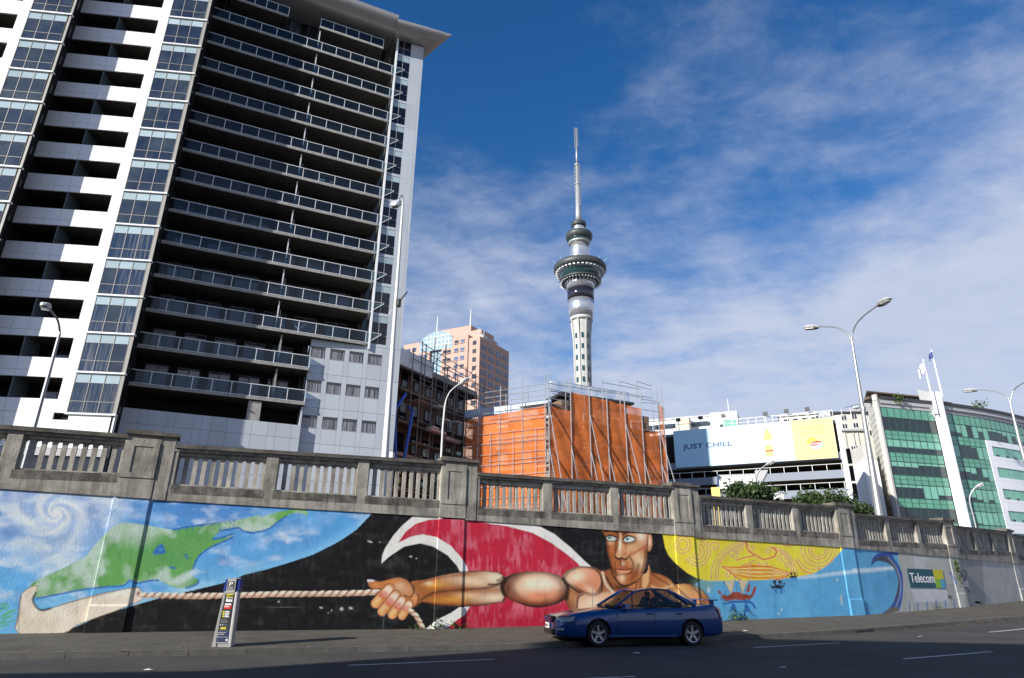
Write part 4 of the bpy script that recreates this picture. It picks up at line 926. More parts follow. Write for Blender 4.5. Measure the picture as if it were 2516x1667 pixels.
# ================================================================ apartment tower
ST = 2.91
T = root('apartment_tower', 'tall white and grey apartment tower with stacked glass fronted balconies and a curved metal eave', 'apartment building', (-20., 50., 1.9))
RB = np.array([math.sin(R_(-24.5)), math.cos(R_(-24.5))])       # straight back from the balcony face
LED = [10.36+ST*i for i in range(0, 17)]                          # ledge heights (bottom of the lowest bay, then each storey)
ZTOP = 60.
def module(P_right, bays_right, u_end, upto):
    """one stepped front: P_right = its right corner. u runs left from there as negative."""
    F = Fr(P_right, 6.9)
    bw = 3.13
    # bay of glazing
    nS = upto
    wl = bays_right
    for i in range(nS):
        z0, z1 = LED[i], LED[i+1]
        if z1 < -5: continue
        # ledge under each storey
        pb('ledge', 'white_cladding', T, F, -bw-.06, .03, -.2, .14, z0-.09, z0+.03)
        win = part('bay_window', MB().box(-bw, 0, -.3, -.02, z0+.031, z1-.091, F), 'tower_dark', T)
        pb('corner_cladding', 'beige_frame', win, F, -.27, 0.01, -.019, .03, z0+.032, z1-.092)
        pw = (bw-.27)/3; h = z1-z0-.12; za = z0+.032
        rows = [(0, .29, 'dark_pane'), (.29, .76, 'dark_pane'), (.76, 1., 'spandrel_glass')]
        for c in range(3):
            ua = -bw+pw*c; ub = ua+pw
            for (a, b, m_) in rows:
                m2 = 'bay_pane' if m_ == 'dark_pane' else m_
                if m_ == 'dark_pane' and wl and i < 5 and (c+i) % 4 != 3: m2 = 'curtain_pane'
                pb('pane', m2, win, F, ua+.025, ub-.025, -.019, .004, za+h*a+.02, za+h*b-.02)
            pb('mullion', 'beige_frame', win, F, ua-.022, ua+.022, -.018, .032, za, z1-.092)
        pb('transom', 'beige_frame', win, F, -bw, -.27, -.017, .026, za+h*.29-.018, za+h*.29+.018)
        pb('transom', 'beige_frame', win, F, -bw, -.27, -.017, .026, za+h*.76-.012, za+h*.76+.012)
    # white wall to the left of the bay with long openings
    u_op0, u_op1 = u_end+.02, -bw-.78        # openings reach from the return wall to here
    # solid strip beside the bay
    for i in range(nS):
        z0 = LED[i]; pb('cladding_panel', 'white_cladding', T, F, u_op1+.006, -bw-.012, -.3, 0., z0+.008, z0+ST-.008)
    npan = max(1, int(round((u_op1-u_op0)/.98))); pw = (u_op1-u_op0)/npan
    for i in range(0, nS):
        ob, ot = LED[i]+.92, LED[i]+ST-.47              # opening bottom / top
        for c in range(npan):
            ua = u_op0+pw*c
            pb('cladding_panel', 'white_cladding', T, F, ua+.011, ua+pw-.011, -.12, 0., LED[i]+.010, ob)
            pb('cladding_panel', 'white_cladding', T, F, ua+.011, ua+pw-.011, -.12, 0., LED[i]-.47, LED[i]-.010)
        # recess: slab, back wall, glazing, divider post
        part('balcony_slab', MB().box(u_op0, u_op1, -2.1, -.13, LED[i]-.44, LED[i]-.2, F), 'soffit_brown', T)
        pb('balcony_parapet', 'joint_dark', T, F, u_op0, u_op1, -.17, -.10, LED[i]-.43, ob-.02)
        pb('divider', 'sash0', T, F, (u_op0+u_op1)/2-.03, (u_op0+u_op1)/2+.03, -1.9, -.05, ob-.6, ot+.05)
        bw_ = part('back_wall', MB().box(u_op0, u_op1, -2.3, -2.1, LED[i]-.2, LED[i]+ST-.45, F), 'tower_dark', T)
        pb('sliding_door', 'dark_pane', bw_, F, u_op1-2.3, u_op1-1.25, -2.1, -2.07, LED[i]-.1, LED[i]+2.0)
        pb('sliding_door', 'dark_pane', bw_, F, u_op1-1.2, u_op1-.2, -2.1, -2.07, LED[i]-.1, LED[i]+2.0)
        pb('sliding_door', 'dark_pane', bw_, F, u_op0+.6, u_op0+2.2, -2.1, -2.07, LED[i]-.1, LED[i]+2.0)
    # base wall under the lowest storey
    z = LED[0]-.47; k = int((0-u_op0)/.98)+1
    for c in range(k):
        ua = -(c+1)*.985; ub = ua+.985
        if ua < u_op0: ua = u_op0
        pb('cladding_panel', 'white_cladding', T, F, ua+.010, ub-.010, -.25, 0., 8.0, LED[0]-(.1 if ua > -bw-.02 else .48))
    pb('base_wall', 'dark_pane', T, F, u_op0, -.05, -.5, -.26, 1.8, 8.6)
    part('base_band', MB().box(u_op0, 0, -.26, .0, 7.5, 7.97, F), 'grey_trim', T)
    # mass of the building behind the recesses
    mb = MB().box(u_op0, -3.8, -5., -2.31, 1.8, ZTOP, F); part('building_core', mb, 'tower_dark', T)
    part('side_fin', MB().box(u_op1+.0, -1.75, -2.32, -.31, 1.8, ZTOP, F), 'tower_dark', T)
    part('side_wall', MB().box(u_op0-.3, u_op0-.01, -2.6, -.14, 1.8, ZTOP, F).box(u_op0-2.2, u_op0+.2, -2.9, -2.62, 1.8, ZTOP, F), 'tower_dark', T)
    return F
mat('bay_pane', (.045, .056, .06), .05, col2=(.015, .02, .035), scale=.55, spec=1., orand=.25, contrast=(.35, .6))  # greyish patches in the base colour stand in for clouds mirrored in the glass
mat('sash0', (.10, .13, .15), .3)
mat('curtain_pane', (.012, .026, .055), .08, col2=(.12, .12, .13), scale=2.6, stretch=(4, 4, .12), contrast=(.48, .62), spec=1.)
CR_ = np.array([-26.72, 43.0]); CL_ = np.array([-35.7, 39.82])
FR = module(CR_, True, -10.25, 15)
FL = module(CL_, False, -13.0, 15)
# return walls (dark, with a narrow window strip each storey), square to the balcony face
def ret(P, length, name='return_wall', deg=114.5):
    F = Fr(P, deg)          # u runs back, n faces right... towards the balconies
    part(name, MB().box(.02, length, -.25, .02, 1.8, ZTOP, F), 'tower_dark', T)
    for i in range(15):
        z = LED[i]
        w = part('slot_window', MB().box(.35, 1.0, .021, .04, z+.2, z+ST-.55, F), 'joint_dark', T)
        pb('pane', 'black_glass', w, F, .40, .95, .0405, .055, z+.26, z+ST-.62)
ret(CR_+np.array([.0, .02]), 6.2); ret(CL_+np.array([0, .02]), 5.6, deg=121)
# --- balcony face
FB = Fr((-27.75, 45.2), 24.5)
RAIL = [14.35+ST*i for i in range(0, 14)]
uLow = 12.35; uUp = 16.70
DEP = 2.3
# concrete column between units and dark back wall with doors
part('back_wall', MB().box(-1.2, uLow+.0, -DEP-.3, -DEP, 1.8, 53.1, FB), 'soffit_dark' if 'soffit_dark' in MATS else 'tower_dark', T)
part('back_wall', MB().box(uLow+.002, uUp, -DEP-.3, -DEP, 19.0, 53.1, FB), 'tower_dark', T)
mat('sash', (.10, .11, .12), .5)
for i, zr in enumerate(RAIL):
    up = i >= 2; uR = uUp if up else uLow; zf = zr-1.06              # floor of this balcony
    if i == 13:   # penthouse: two separate short balconies
        spans = [(1.2, 6.3, 5), (9.3, 15.6, 5)]
    else: spans = [(0., uR, 12 if up else 9)]
    for (a, b, npn) in spans:
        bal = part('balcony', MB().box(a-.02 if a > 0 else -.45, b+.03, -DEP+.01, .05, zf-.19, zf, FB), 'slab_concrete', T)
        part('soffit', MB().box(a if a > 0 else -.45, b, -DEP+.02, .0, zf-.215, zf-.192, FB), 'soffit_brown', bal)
        w = (b-a)/npn
        for j in range(npn):
            pb('glass_pane', 'balcony_glass', bal, FB, a+w*j+.05, a+w*(j+1)-.03, -.012, .0, zf+.10, zr-.06)
        for j in range(npn+1):
            pb('post', 'white_metal', bal, FB, a+w*j-.028 if j else a+.0, a+w*j+.028 if j else a+.05, -.045, .012, zf+.002, zr-.03)
        pb('handrail', 'white_metal', bal, FB, a, b+.03, -.06, .03, zr-.055, zr)
        pb('bottom_rail', 'white_metal', bal, FB, a, b, -.03, .02, zf+.05, zf+.09)
        # end return of the rail on the short low balconies
        if not up:
            F3 = Fr(FB.pt(b, 0, 0)[:2], 24.5+90)
            for q in range(2): pb('glass_pane', 'balcony_glass', bal, F3, .05+q*.9, .9+q*.85, -.01, .002, zf+.1, zr-.06)
            pb('handrail', 'white_metal', bal, F3, .04, 1.9, -.05, .0, zr-.05, zr-.002)
            pb('post', 'white_metal', bal, F3, .0, .05, -.06, -.005, zf+.004, zr-.052)
    if up and i < 13:   # pointed glass end that runs past the window strip
        bt = MB(); zt = zr
        P = [FB.pt(uUp+.03, 0, zf-.1), FB.pt(uUp+1.25, .0, zr-.16), FB.pt(uUp+.03, 0, zr-.06)]
        Q = [p-FB.en*.012 for p in P]; bt.add(P+Q, [(0, 1, 2), (5, 4, 3), (0, 3, 4, 1), (1, 4, 5, 2), (2, 5, 3, 0)])
        part('glass_pane', bt, 'spike_glass', bal)
        part('handrail', MB().tube([FB.pt(uUp, .0, zr-.03), FB.pt(uUp+1.32, .0, zr-.03)], .03, 6), 'white_metal', bal)
        part('raking_rail', MB().tube([FB.pt(uUp, .0, zf-.13), FB.pt(uUp+1.3, .0, zr-.09)], .035, 6), 'white_metal', bal)
    # dividing fin and slim white post two thirds along
    if i < 13:
        ud = 9.35 if up else 9.6
        if up: pb('downpipe', 'white_metal', T, FB, ud, ud+.09, -.35, -.26, zf+.01, zf+ST-.3)
        else: pb('downpipe', 'slab_concrete', T, FB, ud+.3, ud+.42, -.5, -.3, zf+.01, zf+ST-.3)
        pb('privacy_screen', 'beige_frame' if i % 3 else 'slab_concrete', T, FB, ud+.25, ud+.32, -DEP+.02, -1.0, zf+.01, zf+2.1)
    # doors on the back wall
    nb = 6 if up else 5; 
    for j in range(nb):
        ua = .6+j*(uR-1.2)/nb; dw = (uR-1.2)/nb*.72
        if 9. < ua < 9.5: continue
        dr = pb('sliding_door', 'sash', T, FB, ua, ua+dw, -DEP+.003, -DEP+.05, zf+.01, zf+2.25)
        for q in range(2):
            m_ = 'dark_pane' if rng.rand() < .55 else 'curtain_pane'
            if i < 2 and j < 1: m_ = 'curtain_light'
            if m_ == 'curtain_light' and 'curtain_light' not in MATS: mat('curtain_light', (.22, .22, .24), .3, col2=(.09, .09, .11), scale=1.5, stretch=(3, 3, .3), spec=.8)
            pb('door_pane', m_, T, FB, ua+.06+q*dw/2, ua+dw/2-.05+q*dw/2, -DEP+.052, -DEP+.07, zf+.1, zf+2.16)
    pb('end_wall', 'soffit_brown', T, FB, uR-.42, uR-.02, -DEP+.075, -DEP+.14, zf+.01, zf+ST-.3)
# solid parapet under the lowest balcony
zb_ = 11.46; us = [0, 1.18, 1.74, 2.95, 3.5, 4.7, 5.3+.0, 5.9, 7.0, 8.2, 8.75, 9.9, 10.5, 11.65, 12.33]
par = part('low_parapet', MB().box(-.3, 12.33, -.2, -.03, 1.8, zb_-.02, FB), 'joint_dark', T)
for a, b in zip(us[:-1], us[1:]):
    for z0, z1 in ((10.38, zb_), (9.3, 10.37), (7.4, 9.29), (1.9, 7.39)):
        pb('cladding_panel', 'grey_cladding', par, FB, a+.008, b-.008, -.03, .0, z0+.006, z1-.004)
part('concrete_column', MB().box(8.25, 9.2, -.55, -.1, zb_, 13.0, FB), 'slab_concrete', T)
part('side_cheek', MB().box(12.2, 12.33, -DEP, -.21, 1.8, 13.0, FB), 'grey_cladding', T)
# --- right-hand wall, turned a little from the balconies
FWW = Fr((-16.72, 50.72), 21.0)
wid = 7.52; zt = 52.95
jt = [18.9+.0, 15.99, 13.12, 10.23, 7.3]
_ua = FWW.px(960, 250)[0]
core = part('gable_wall', MB().box(0, wid, -9., -.05, 1.8, 18.9, FWW).box(_ua, wid, -9., -.05, 18.9, zt, FWW), 'joint_dark', T)
wu = [FWW.px(700+x/4.3556, 820+y/4.3556)[0] for x, y in ((285, 148), (437, 160), (490, 175), (643, 188), (695, 198), (845, 212), (893, 225), (1040, 240))]
wcols = [(wu[0], wu[1]), (wu[2], wu[3]), (wu[4], wu[5]), (wu[6], wu[7])]
WZ = [(17.3, 18.25), (14.36, 15.34), (11.42, 12.42)]
edges = sorted([0.]+[w_ for c in wcols for w_ in c]+[7.05, wid])
for r_, (z0, z1) in enumerate(((16.0, 18.92), (13.1, 15.99), (10.2, 13.09), (7.3, 10.19), (4.3, 7.29), (1.9, 4.29))):
    for a, b in zip(edges[:-1], edges[1:]):
        isw = any(abs(a-c[0]) < 1e-6 for c in wcols) and r_ < 3
        g = .007
        if isw:
            w0, w1 = WZ[r_]
            pb('cladding_panel', 'grey_cladding', core, FWW, a+g, b-g, -.049, .0, z0+g, w0-.02); pb('cladding_panel', 'grey_cladding', core, FWW, a+g, b-g, -.049, .0, w1+.02, z1-g)
            wdw = part('window', MB().box(a+.0, b-.0, -.048, -.02, w0, w1, FWW), 'joint_dark', T)
            pb('pane', 'curtain_pane2', wdw, FWW, a+.05, b-.04, -.0195, -.012, w0+.06, w1-.04) if 'curtain_pane2' in MATS else (mat('curtain_pane2', (.02, .022, .035), .12, col2=(.30, .30, .33), scale=2.4, stretch=(6, 6, .1), contrast=(.42, .62), spec=.8), pb('pane', 'curtain_pane2', wdw, FWW, a+.05, b-.04, -.0195, -.012, w0+.06, w1-.04))
            pb('sill', 'beige_frame', wdw, FWW, a, b, -.0185, .012, w0-.01, w0+.045)
            pb('blind', 'joint_dark', wdw, FWW, a+.04, b-.04, -.0118, -.004, w1-.22, w1-.03)
        else: pb('cladding_panel', 'grey_cladding', core, FWW, a+g, b-g, -.049, .0, z0+g, z1-g)
# upper part: pilaster, window strip, plain panel
ua = FWW.px(*(960, 250))[0]; ub = FWW.px(840+600/4.9, 1250/4.9)[0]; uc = FWW.px(840+775/4.9, 1270/4.9)[0]; ud = FWW.px(840+905/4.9, 1290/4.9)[0]
pb('pilaster', 'white_cladding', T, FWW, ua+.02, ua+.20, .002, .20, 18.6, zt)
pb('cladding_panel', 'grey_cladding', core, FWW, ua+.262, ub-.01, -.049, .002, 18.93, zt)
for i in range(0, 12):
    z0 = 18.93+ST*i; z1 = min(z0+ST, zt)
    pb('cladding_panel', 'grey_cladding', core, FWW, uc+.004, ud-.006, -.049, .0, z0+.008, z1-.004)
    pb('cladding_panel', 'grey_cladding', core, FWW, ud+.004, wid, -.049, .0, z0+.008, z1-.004)
    pb('cladding_panel', 'grey_cladding', core, FWW, ub, uc-.002, -.049, .001, z0+.01, z0+.28)
    w = part('strip_window', MB().box(ub, uc, -.15, -.03, z0+.29, z1-.0, FWW), 'black_glass', T)
    um = (ub+uc)/2
    for a, b in ((ub+.02, um-.02), (um+.02, uc-.02)):
        pb('pane', 'spandrel_glass' if i < 11 else 'black_glass', w, FWW, a, b, -.029, -.02, z1-.62, z1-.03)
        pb('pane', 'black_glass', w, FWW, a, b, -.029, -.022, z0+.32, z0+1.05); pb('pane', 'black_glass', w, FWW, a, b, -.029, -.022, z0+1.10, z1-.66)
    pb('mullion', 'grey_trim', w, FWW, um-.018, um+.018, -.028, .0, z0+.29, z1-.02); pb('transom', 'grey_trim', w, FWW, ub, uc, -.0285, -.01, z0+1.06, z0+1.09)
# gable end seen edge on
part('end_face', MB().box(wid-.3, wid-.004, -9.2, -.06, 1.8, zt-.01, FWW), 'grey_cladding', T)
# --- curved eave: quarter round sheet metal swept along the face
def eave(F, u0, u1, zs, depth, rise, nback, name):
    prof = []
    for k in range(11):
        t = k/10*math.pi/2; prof.append((nback+depth*math.sin(t), zs+rise*(1-math.cos(t))))
    prof = [(-6., zs)]+prof+[(nback+depth-.05, zs+rise+.06), (-6., zs+rise+1.1)]
    seg = 2.45; k = max(1, int(round((u1-u0)/seg))); e = None
    for s_ in range(k):
        a = u0+(u1-u0)*s_/k+(.006 if s_ else 0); b = u0+(u1-u0)*(s_+1)/k-.006
        mb = MB(); A = [F.pt(a, n, z) for n, z in prof]; B = [F.pt(b, n, z) for n, z in prof]; q = len(prof)
        mb.add(A+B, [tuple(range(q)), tuple(range(2*q-1, q-1, -1))]+[(i, (i+1) % q, (i+1) % q+q, i+q) for i in range(q)])
        o = part(name, mb, 'eave_metal', T if e is None else e)
        if e is None: e = o
        else: o.name = 'eave_panel'
    return e
zs = 53.0
zrim = FB.px(975, 36, 1.75)[1]
uS = FB.px(975, 60, 1.)[0]
eave(FB, -3., uS, zs, 1.5, zrim-zs, .25, 'eave')
# right part of the eave: lower by a step and drawn out to a point beyond the wall
FE = Fr(FB.pt(uS+.02, 0, 0)[:2], 22.)
tipr = at_d(1111, 86, 54.5); tu = float((tipr-FE.pt(0, 0, 0)).dot(FE.ex))
mb = MB(); q = 10; rows = []
zA_ = FE.px(978, 47, 1.65)[1]; zB_ = FE.px(1111, 86, 1.45)[1]; tu = FE.px(1111, 86, 1.45)[0]; print('eave', zA_, zB_, tu, zs)
for s_ in range(9):
    f = s_/8; a = .0+(tu)*f; sh = f**2.2
    row = []
    for k in range(q+1):
        t = k/q*math.pi/2; n = .2+1.45*math.sin(t)-sh*.2; zt9 = zA_+(zB_-zA_)*f; z = zs-.12+(zt9-zs+.12)*(1-math.cos(t)); 
        z0 = zs-.55;         n_ = n*(1-0)+0; row.append((a, n_, z+sh*.35*(1-k/q)))
    rows.append(row)
vs = []; 
for s_, row in enumerate(rows):
    f = s_/8
    for k, (a, n, z) in enumerate(row): vs.append(FE.pt(a-(1-k/q)*2.6*f, n, z))
    vs.append(FE.pt(a-2.9*f, -5., zs+1.0))
w_ = q+2
mb.add(vs, [(i*w_+k, i*w_+k+1, (i+1)*w_+k+1, (i+1)*w_+k) for i in range(8) for k in range(w_-1)])
mb.add([FE.pt(0, -5, zs-.12), FE.pt(0, .2, zs-.12), FE.pt(tu-2.6, 0., zs+.1), FE.pt(tu-2.9, -5, zs+.1)], [(0, 1, 2, 3)])
part('eave', mb, 'eave_metal', T, smooth=True)
part('roof_block', MB().box(-10, uS+2, -9, -2.6, zs-.3, zs+1.6, FB), 'eave_metal', T)
# small belongings on the balconies
def onbal(i, u, n): return FB.pt(u, n, RAIL[i]-1.06)
def pot_plant(i, u, n, h, lab):
    p = onbal(i, u, n); r = root('potted_plant', lab, 'plant', tuple(p)); m_ = MB().lathe([(.12, 0), (.17, .28), (.15, .28), (.14, .22)], n=10); part('pot', m_, 'cream_wall', r, local=True)
    m_ = MB()
    for k in range(60):
        c = np.array([rng.normal(0, .16), rng.normal(0, .16), .3+rng.rand()*h]); a, b = rng.normal(0, .07, 3), rng.normal(0, .07, 3); m_.add([c, c+a, c+a+b, c+b], [(0, 1, 2, 3)])
    part('foliage', m_, 'leaf_light', r, local=True)
def garden_chair(i, u, n, seat, lab):
    p = onbal(i, u, n); r = root('balcony_chair', lab, 'chair', tuple(p), rz=R_(24.5))
    part('seat', MB().box(-.22, .22, -.22, .22, .42, .45), seat, r, local=True); part('backrest', MB().box(-.22, .22, .2, .24, .45, .85), seat, r, local=True)
    for a in (-.2, .2):
        for b in (-.2, .2): part('leg', MB().tube([(a, b, .42), (a*1.1, b*1.1, 0)], .018, 5), 'chair_white', r, local=True)
garden_chair(8, 11.3, -.5, 'red_cloth', 'chair with red seat and white legs on a high apartment balcony')
garden_chair(7, 11.5, -.5, 'chair_white', 'white framed chair, left one of two side by side behind balcony glass'); garden_chair(7, 12.4, -.5, 'slab_concrete', 'beige chair, right one of two side by side behind balcony glass')
tb = root('drying_rack', 'folded white clothes drying rack behind balcony glass', 'drying rack', tuple(onbal(2, 11.2, -.5)), rz=R_(24.5))
for s_ in (-1, 1):
    part('frame_leg', MB().tube([(-.5, .3*s_, 0), (.5, -.3*s_, .95)], .02, 5), 'chair_white', tb, local=True); part('frame_leg', MB().tube([(.5, .3*s_, 0), (-.5, -.3*s_, .95)], .02, 5), 'chair_white', tb, local=True)
for s_ in range(5): part('rod', MB().tube([(-.5+.25*s_, -.3, .93), (-.5+.25*s_, .3, .93)], .012, 4), 'chair_white', tb, local=True)
gb = solo('green_towel', MB().box(6.35, 7.0, -.35, -.30, RAIL[5]-.75, RAIL[5]-.35, FB).box(6.35, 7.0, -.75, -.36, RAIL[5]-.62, RAIL[5]-.56, FB), 'green_cloth', 'bright green towel spread behind a balcony glass', 'towel', tuple(onbal(5, 6.7, -.4)))
pot_plant(5, 9.0, -.5, .5, 'leafy potted plant beside the post, five balconies up'); pot_plant(12, 5.2, -.5, .6, 'potted palm on the top long balcony'); pot_plant(4, 10.9, -.4, .25, 'low potted plant behind glass four balconies up')
for i, u, n, h, lb in ((3, 12.8, -.5, .4, 'small green pot plant near the right end, three long balconies up'), (6, 3.1, -.5, .5, 'pot plant in the shade near the left end of a middle balcony'), (9, 13.6, -.6, .35, 'pot plant behind glass at the right end of a high balcony'), (12, 2.0, -.6, .7, 'large pot plant on the top long balcony near its left end'), (11, 8.1, -.5, .4, 'pot plant near the dividing post, two balconies below the top')): pot_plant(i, u, n, h, lb)
for i, u, st, lb in ((2, 9.9, 'chair_white', 'white plastic chair next to the drying rack'), (4, 6.2, 'cream_wall', 'cream chair left of the post, four balconies up'), (10, 5.0, 'chair_white', 'white chair on a high balcony left of the post'), (6, 13.7, 'black_plastic', 'black chair near the right end of a middle balcony')): garden_chair(i, u, -.6, st, lb)
for i, u in ((0, 11.2), (1, 11.2)):
    t_ = root('balcony_table', 'small dark table at the right end of the %s short balcony' % ('lower' if i == 0 else 'upper'), 'table', tuple(onbal(i, u, -.7)), rz=R_(24.5))
    part('tabletop', MB().box(-.5, .5, -.3, .3, .68, .72), 'black_plastic', t_, local=True)
    for a in (-.4, .4):
        for b in (-.22, .22): part('leg', MB().tube([(a, b, .68), (-a*.3, b, 0)], .02, 5), 'black_plastic', t_, local=True)
# ================================================================ scaffolded building with orange netting
def k3(x, y): return 1140+x/3.734, 900+y/3.734
FOL = Fr((-4.6, 60.8), -29.1); OLL = 9.04; FOR = Fr((3.3, 56.4), 25.0)
ORL = FOR.px(*k3(1838, 600))[0]
zTL = FOL.px(*k3(750, 356))[1]
bld = root('scaffolded_building', 'low building wrapped in orange netting, pale blue wrapped roof edge showing above it', 'building', (3.3, 56.4, 1.7))
part('wall', MB().box(.2, OLL-.3, -1.9, -1.5, 1.7, zTL-.6, FOL), 'cream_wall', bld)
part('wall', MB().box(.9, ORL-.6, -1.9, -1.5, 1.7, zTL+.6, FOR), 'brown_wall', bld)
for r_ in range(4):
    for c in range(3):
        if (r_, c) == (3, 0): continue
        z = 4.0+r_*3.0; u = 1.6+c*2.5; w = part('window', MB().box(u, u+1.5, -1.5, -1.44, z, z+1.5, FOL), 'brown_wall', bld); pb('pane', 'dark_pane', w, FOL, u+.1, u+1.4, -1.438, -1.42, z+.1, z+1.4)
    for c in range(4):
        z = 4.0+r_*3.1; u = 1.8+c*2.7; w = part('window', MB().box(u, u+1.4, -1.5, -1.44, z, z+1.7, FOR), 'cream_wall', bld); pb('pane', 'dark_pane', w, FOR, u+.1, u+1.3, -1.438, -1.42, z+.1, z+1.6)
rz0 = FOL.px(*k3(700, 345), -1.2)[1]
part('roof_fascia', MB().box(-.6, OLL-.3, -1.45, -1.2, rz0-.45, rz0+.3, FOL), 'wrap_blue', bld)
rf = FOR.px(*k3(1250, 285), -3.5)[1]
part('roof_fascia', MB().box(2.2, ORL-1.4, -3.7, -3.45, rf-.1, rf+.95, FOR), 'wrap_blue', bld)
part('roof', MB().box(3.2, ORL-1.0, -9, -3.2, rf-.35, rf-.12, FOR), 'dark_trim', bld)
part('upper_wall', MB().box(3.6, ORL-1.6, -9, -3.9, zTL-.3, rf-.6, FOR), 'brown_wall', bld)
part('scaffold_boards', MB().box(OLL-3.2, OLL-.2, -1.1, -.3, zTL+.25, zTL+.5, FOL), 'timber_blue', bld)
sc = root('scaffold', 'silver tube scaffold with orange safety net and raking props round the low building', 'scaffold', (3.3, 56.4, 1.6))
lifts = [2.2+1.95*i for i in range(8)]
# left face
sl = [FOL.px(1140+x/3.734, 1000)[0] for x in (140, 335, 540, 748)]; tops = [zTL+1.2, FOL.px(*k3(335, 185))[1], FOL.px(*k3(540, 115))[1], FOL.px(*k3(750, 82))[1]]
for u, zt in zip(sl, tops):
    part('standard', MB().tube([FOL.pt(u-.9, .17, 1.7), FOL.pt(u-.9, .17, zTL-2)], .03, 5), 'scaffold_metal', sc) if u > 2 else None
    part('standard', MB().tube([FOL.pt(u, .05, 1.7), FOL.pt(u, .05, zt)], .045, 6), 'scaffold_metal', sc)
    part('standard', MB().tube([FOL.pt(u, -1.0, 1.7), FOL.pt(u, -1.0, zt-.5)], .045, 6), 'scaffold_metal', sc)
for y0, y1 in ((245, 165), (297, 218), (345, 268)):
    a = FOL.px(*k3(190, y0)); b = FOL.px(*k3(745, y1)); part('guard_rail', MB().tube([FOL.pt(a[0], .05, a[1]), FOL.pt(b[0], .05, b[1])], .035, 5), 'scaffold_metal', sc)
for z in lifts:
    if z < zTL: part('ledger', MB().tube([FOL.pt(0.2, .16, z), FOL.pt(OLL, .16, z)], .035, 5), 'scaffold_metal', sc); part('ledger', MB().tube([FOL.pt(0.2, .16, z+.95), FOL.pt(OLL, .16, z+.95)], .03, 5), 'scaffold_metal', sc); part('ledger', MB().tube([FOL.pt(2.9, .17, z+.35), FOL.pt(OLL, .17, z+.35)], .028, 5), 'scaffold_metal', sc)
    if z < zTL: part('deck_board', MB().box(.2, OLL-.1, -1.0, -.3, z-.05, z, FOL), 'timber_blue', sc)
bounds = [.35, 1.95]+sl[1:]; bounds[-1] = OLL
def net(F, u0, u1, z0a, z0b, z1a, z1b, n=0.):
    mb = MB(); nx = 12; nz = 26; ph = rng.rand()*6
    for i in range(nx+1):
        for j in range(nz+1):
            f, g = i/nx, j/nz; zb_ = z0a+(z0b-z0a)*f; zt_ = z1a+(z1b-z1a)*f
            mb.v.append(tuple(F.pt(u0+(u1-u0)*f, n+(.035*math.sin(g*9+ph+f*5)+.02*math.sin(g*31+f*9+ph))*math.sin(f*math.pi)+.02*math.sin(g*40), zb_+(zt_-zb_-.07*math.sin(f*math.pi))*g)))
    for i in range(nx):
        for j in range(nz): a = i*(nz+1)+j; mb.f.append((a, a+nz+1, a+nz+2, a+1)); mb.m.append(0)
    part('net_panel', mb, 'orange_net', sc)
zl = lambda u: zTL-(OLL-u)*.06
net(FOL, .35, 2.4, 5.0, 5.0, zl(.3), zl(2.4)); 
for a, b in zip(sl[:-1], sl[1:]):
    a = max(a, 2.42); 
    if b > a+.1: net(FOL, a+.01, b-.01, 1.9, 1.9, zl(a), zl(b))
# right face
vr = [0.05]+[FOR.px(1140+x/3.734, 1100)[0] for x in (985, 1160, 1325, 1490, 1645, 1800)]+[ORL]
zt1 = [FOR.px(*k3(790, 70))[1], FOR.px(*k3(980, 110))[1], FOR.px(*k3(1148, 150))[1], FOR.px(*k3(1318, 200))[1], FOR.px(*k3(1475, 230))[1], FOR.px(*k3(1635, 262))[1], FOR.px(*k3(1782, 200))[1], FOR.px(*k3(1830, 290))[1]]
for u, zt in zip(vr, zt1): part('standard', MB().tube([FOR.pt(u, .06, 1.7), FOR.pt(u, .06, zt)], .05, 6), 'scaffold_metal', sc)
vi = [FOR.px(1140+x/3.734, 945, -1.3)[0] for x in (930, 1100, 1268, 1425, 1580, 1720, 1805)]
for u, (x, y) in zip(vi, ((930, 120), (1105, 140), (1268, 120), (1425, 140), (1580, 140), (1720, 150), (1805, 155))):
    part('standard', MB().tube([FOR.pt(u, -1.3, 1.7), FOR.pt(u, -1.3, FOR.px(*k3(x, y), -1.3)[1])], .045, 6), 'scaffold_metal', sc)
for (a, b, n_) in (((760, 155), (1260, 238), 0), ((760, 205), (985, 250), 0), ((930, 150), (1720, 292), -1.3), ((1265, 150), (1620, 212), -1.3), ((1425, 140), (1720, 218), -1.3), ((1580, 140), (1720, 182), -1.3), ((1150, 210), (1640, 290), -1.3), ((760, 290), (985, 330), 0), ((1640, 335), (1800, 345), 0), ((1620, 300), (1790, 330), -1.3), ((810, 250), (980, 285), 0)):
    p = FOR.px(*k3(*a), n_); q = FOR.px(*k3(*b), n_); part('guard_rail', MB().tube([FOR.pt(p[0], n_, p[1]), FOR.pt(q[0], n_, q[1])], .035, 5), 'scaffold_metal', sc)
zn = [FOR.px(*k3(x, y))[1] for x, y in ((760, 360), (985, 412), (985, 233), (1620, 385), (1640, 385), (1785, 410))]
net(FOR, .02, vr[1]-.01, 1.9, 1.9, zn[0], zn[1])
for i in range(1, 5):
    f0 = (vr[i]-vr[1])/(vr[5]-vr[1]); f1 = (vr[i+1]-vr[1])/(vr[5]-vr[1]); net(FOR, vr[i]+.01, vr[i+1]-.01, 1.9, 1.9, zn[2]+(zn[3]-zn[2])*f0, zn[2]+(zn[3]-zn[2])*f1)
net(FOR, vr[5]+.01, vr[6]-.1, 1.9, 1.9, FOR.px(*k3(1640, 610))[1], FOR.px(*k3(1785, 600))[1]); net(FOR, vr[6]-.05, ORL+.1, 1.9, 1.9, FOR.px(*k3(1782, 345))[1], FOR.px(*k3(1835, 385))[1], .05)
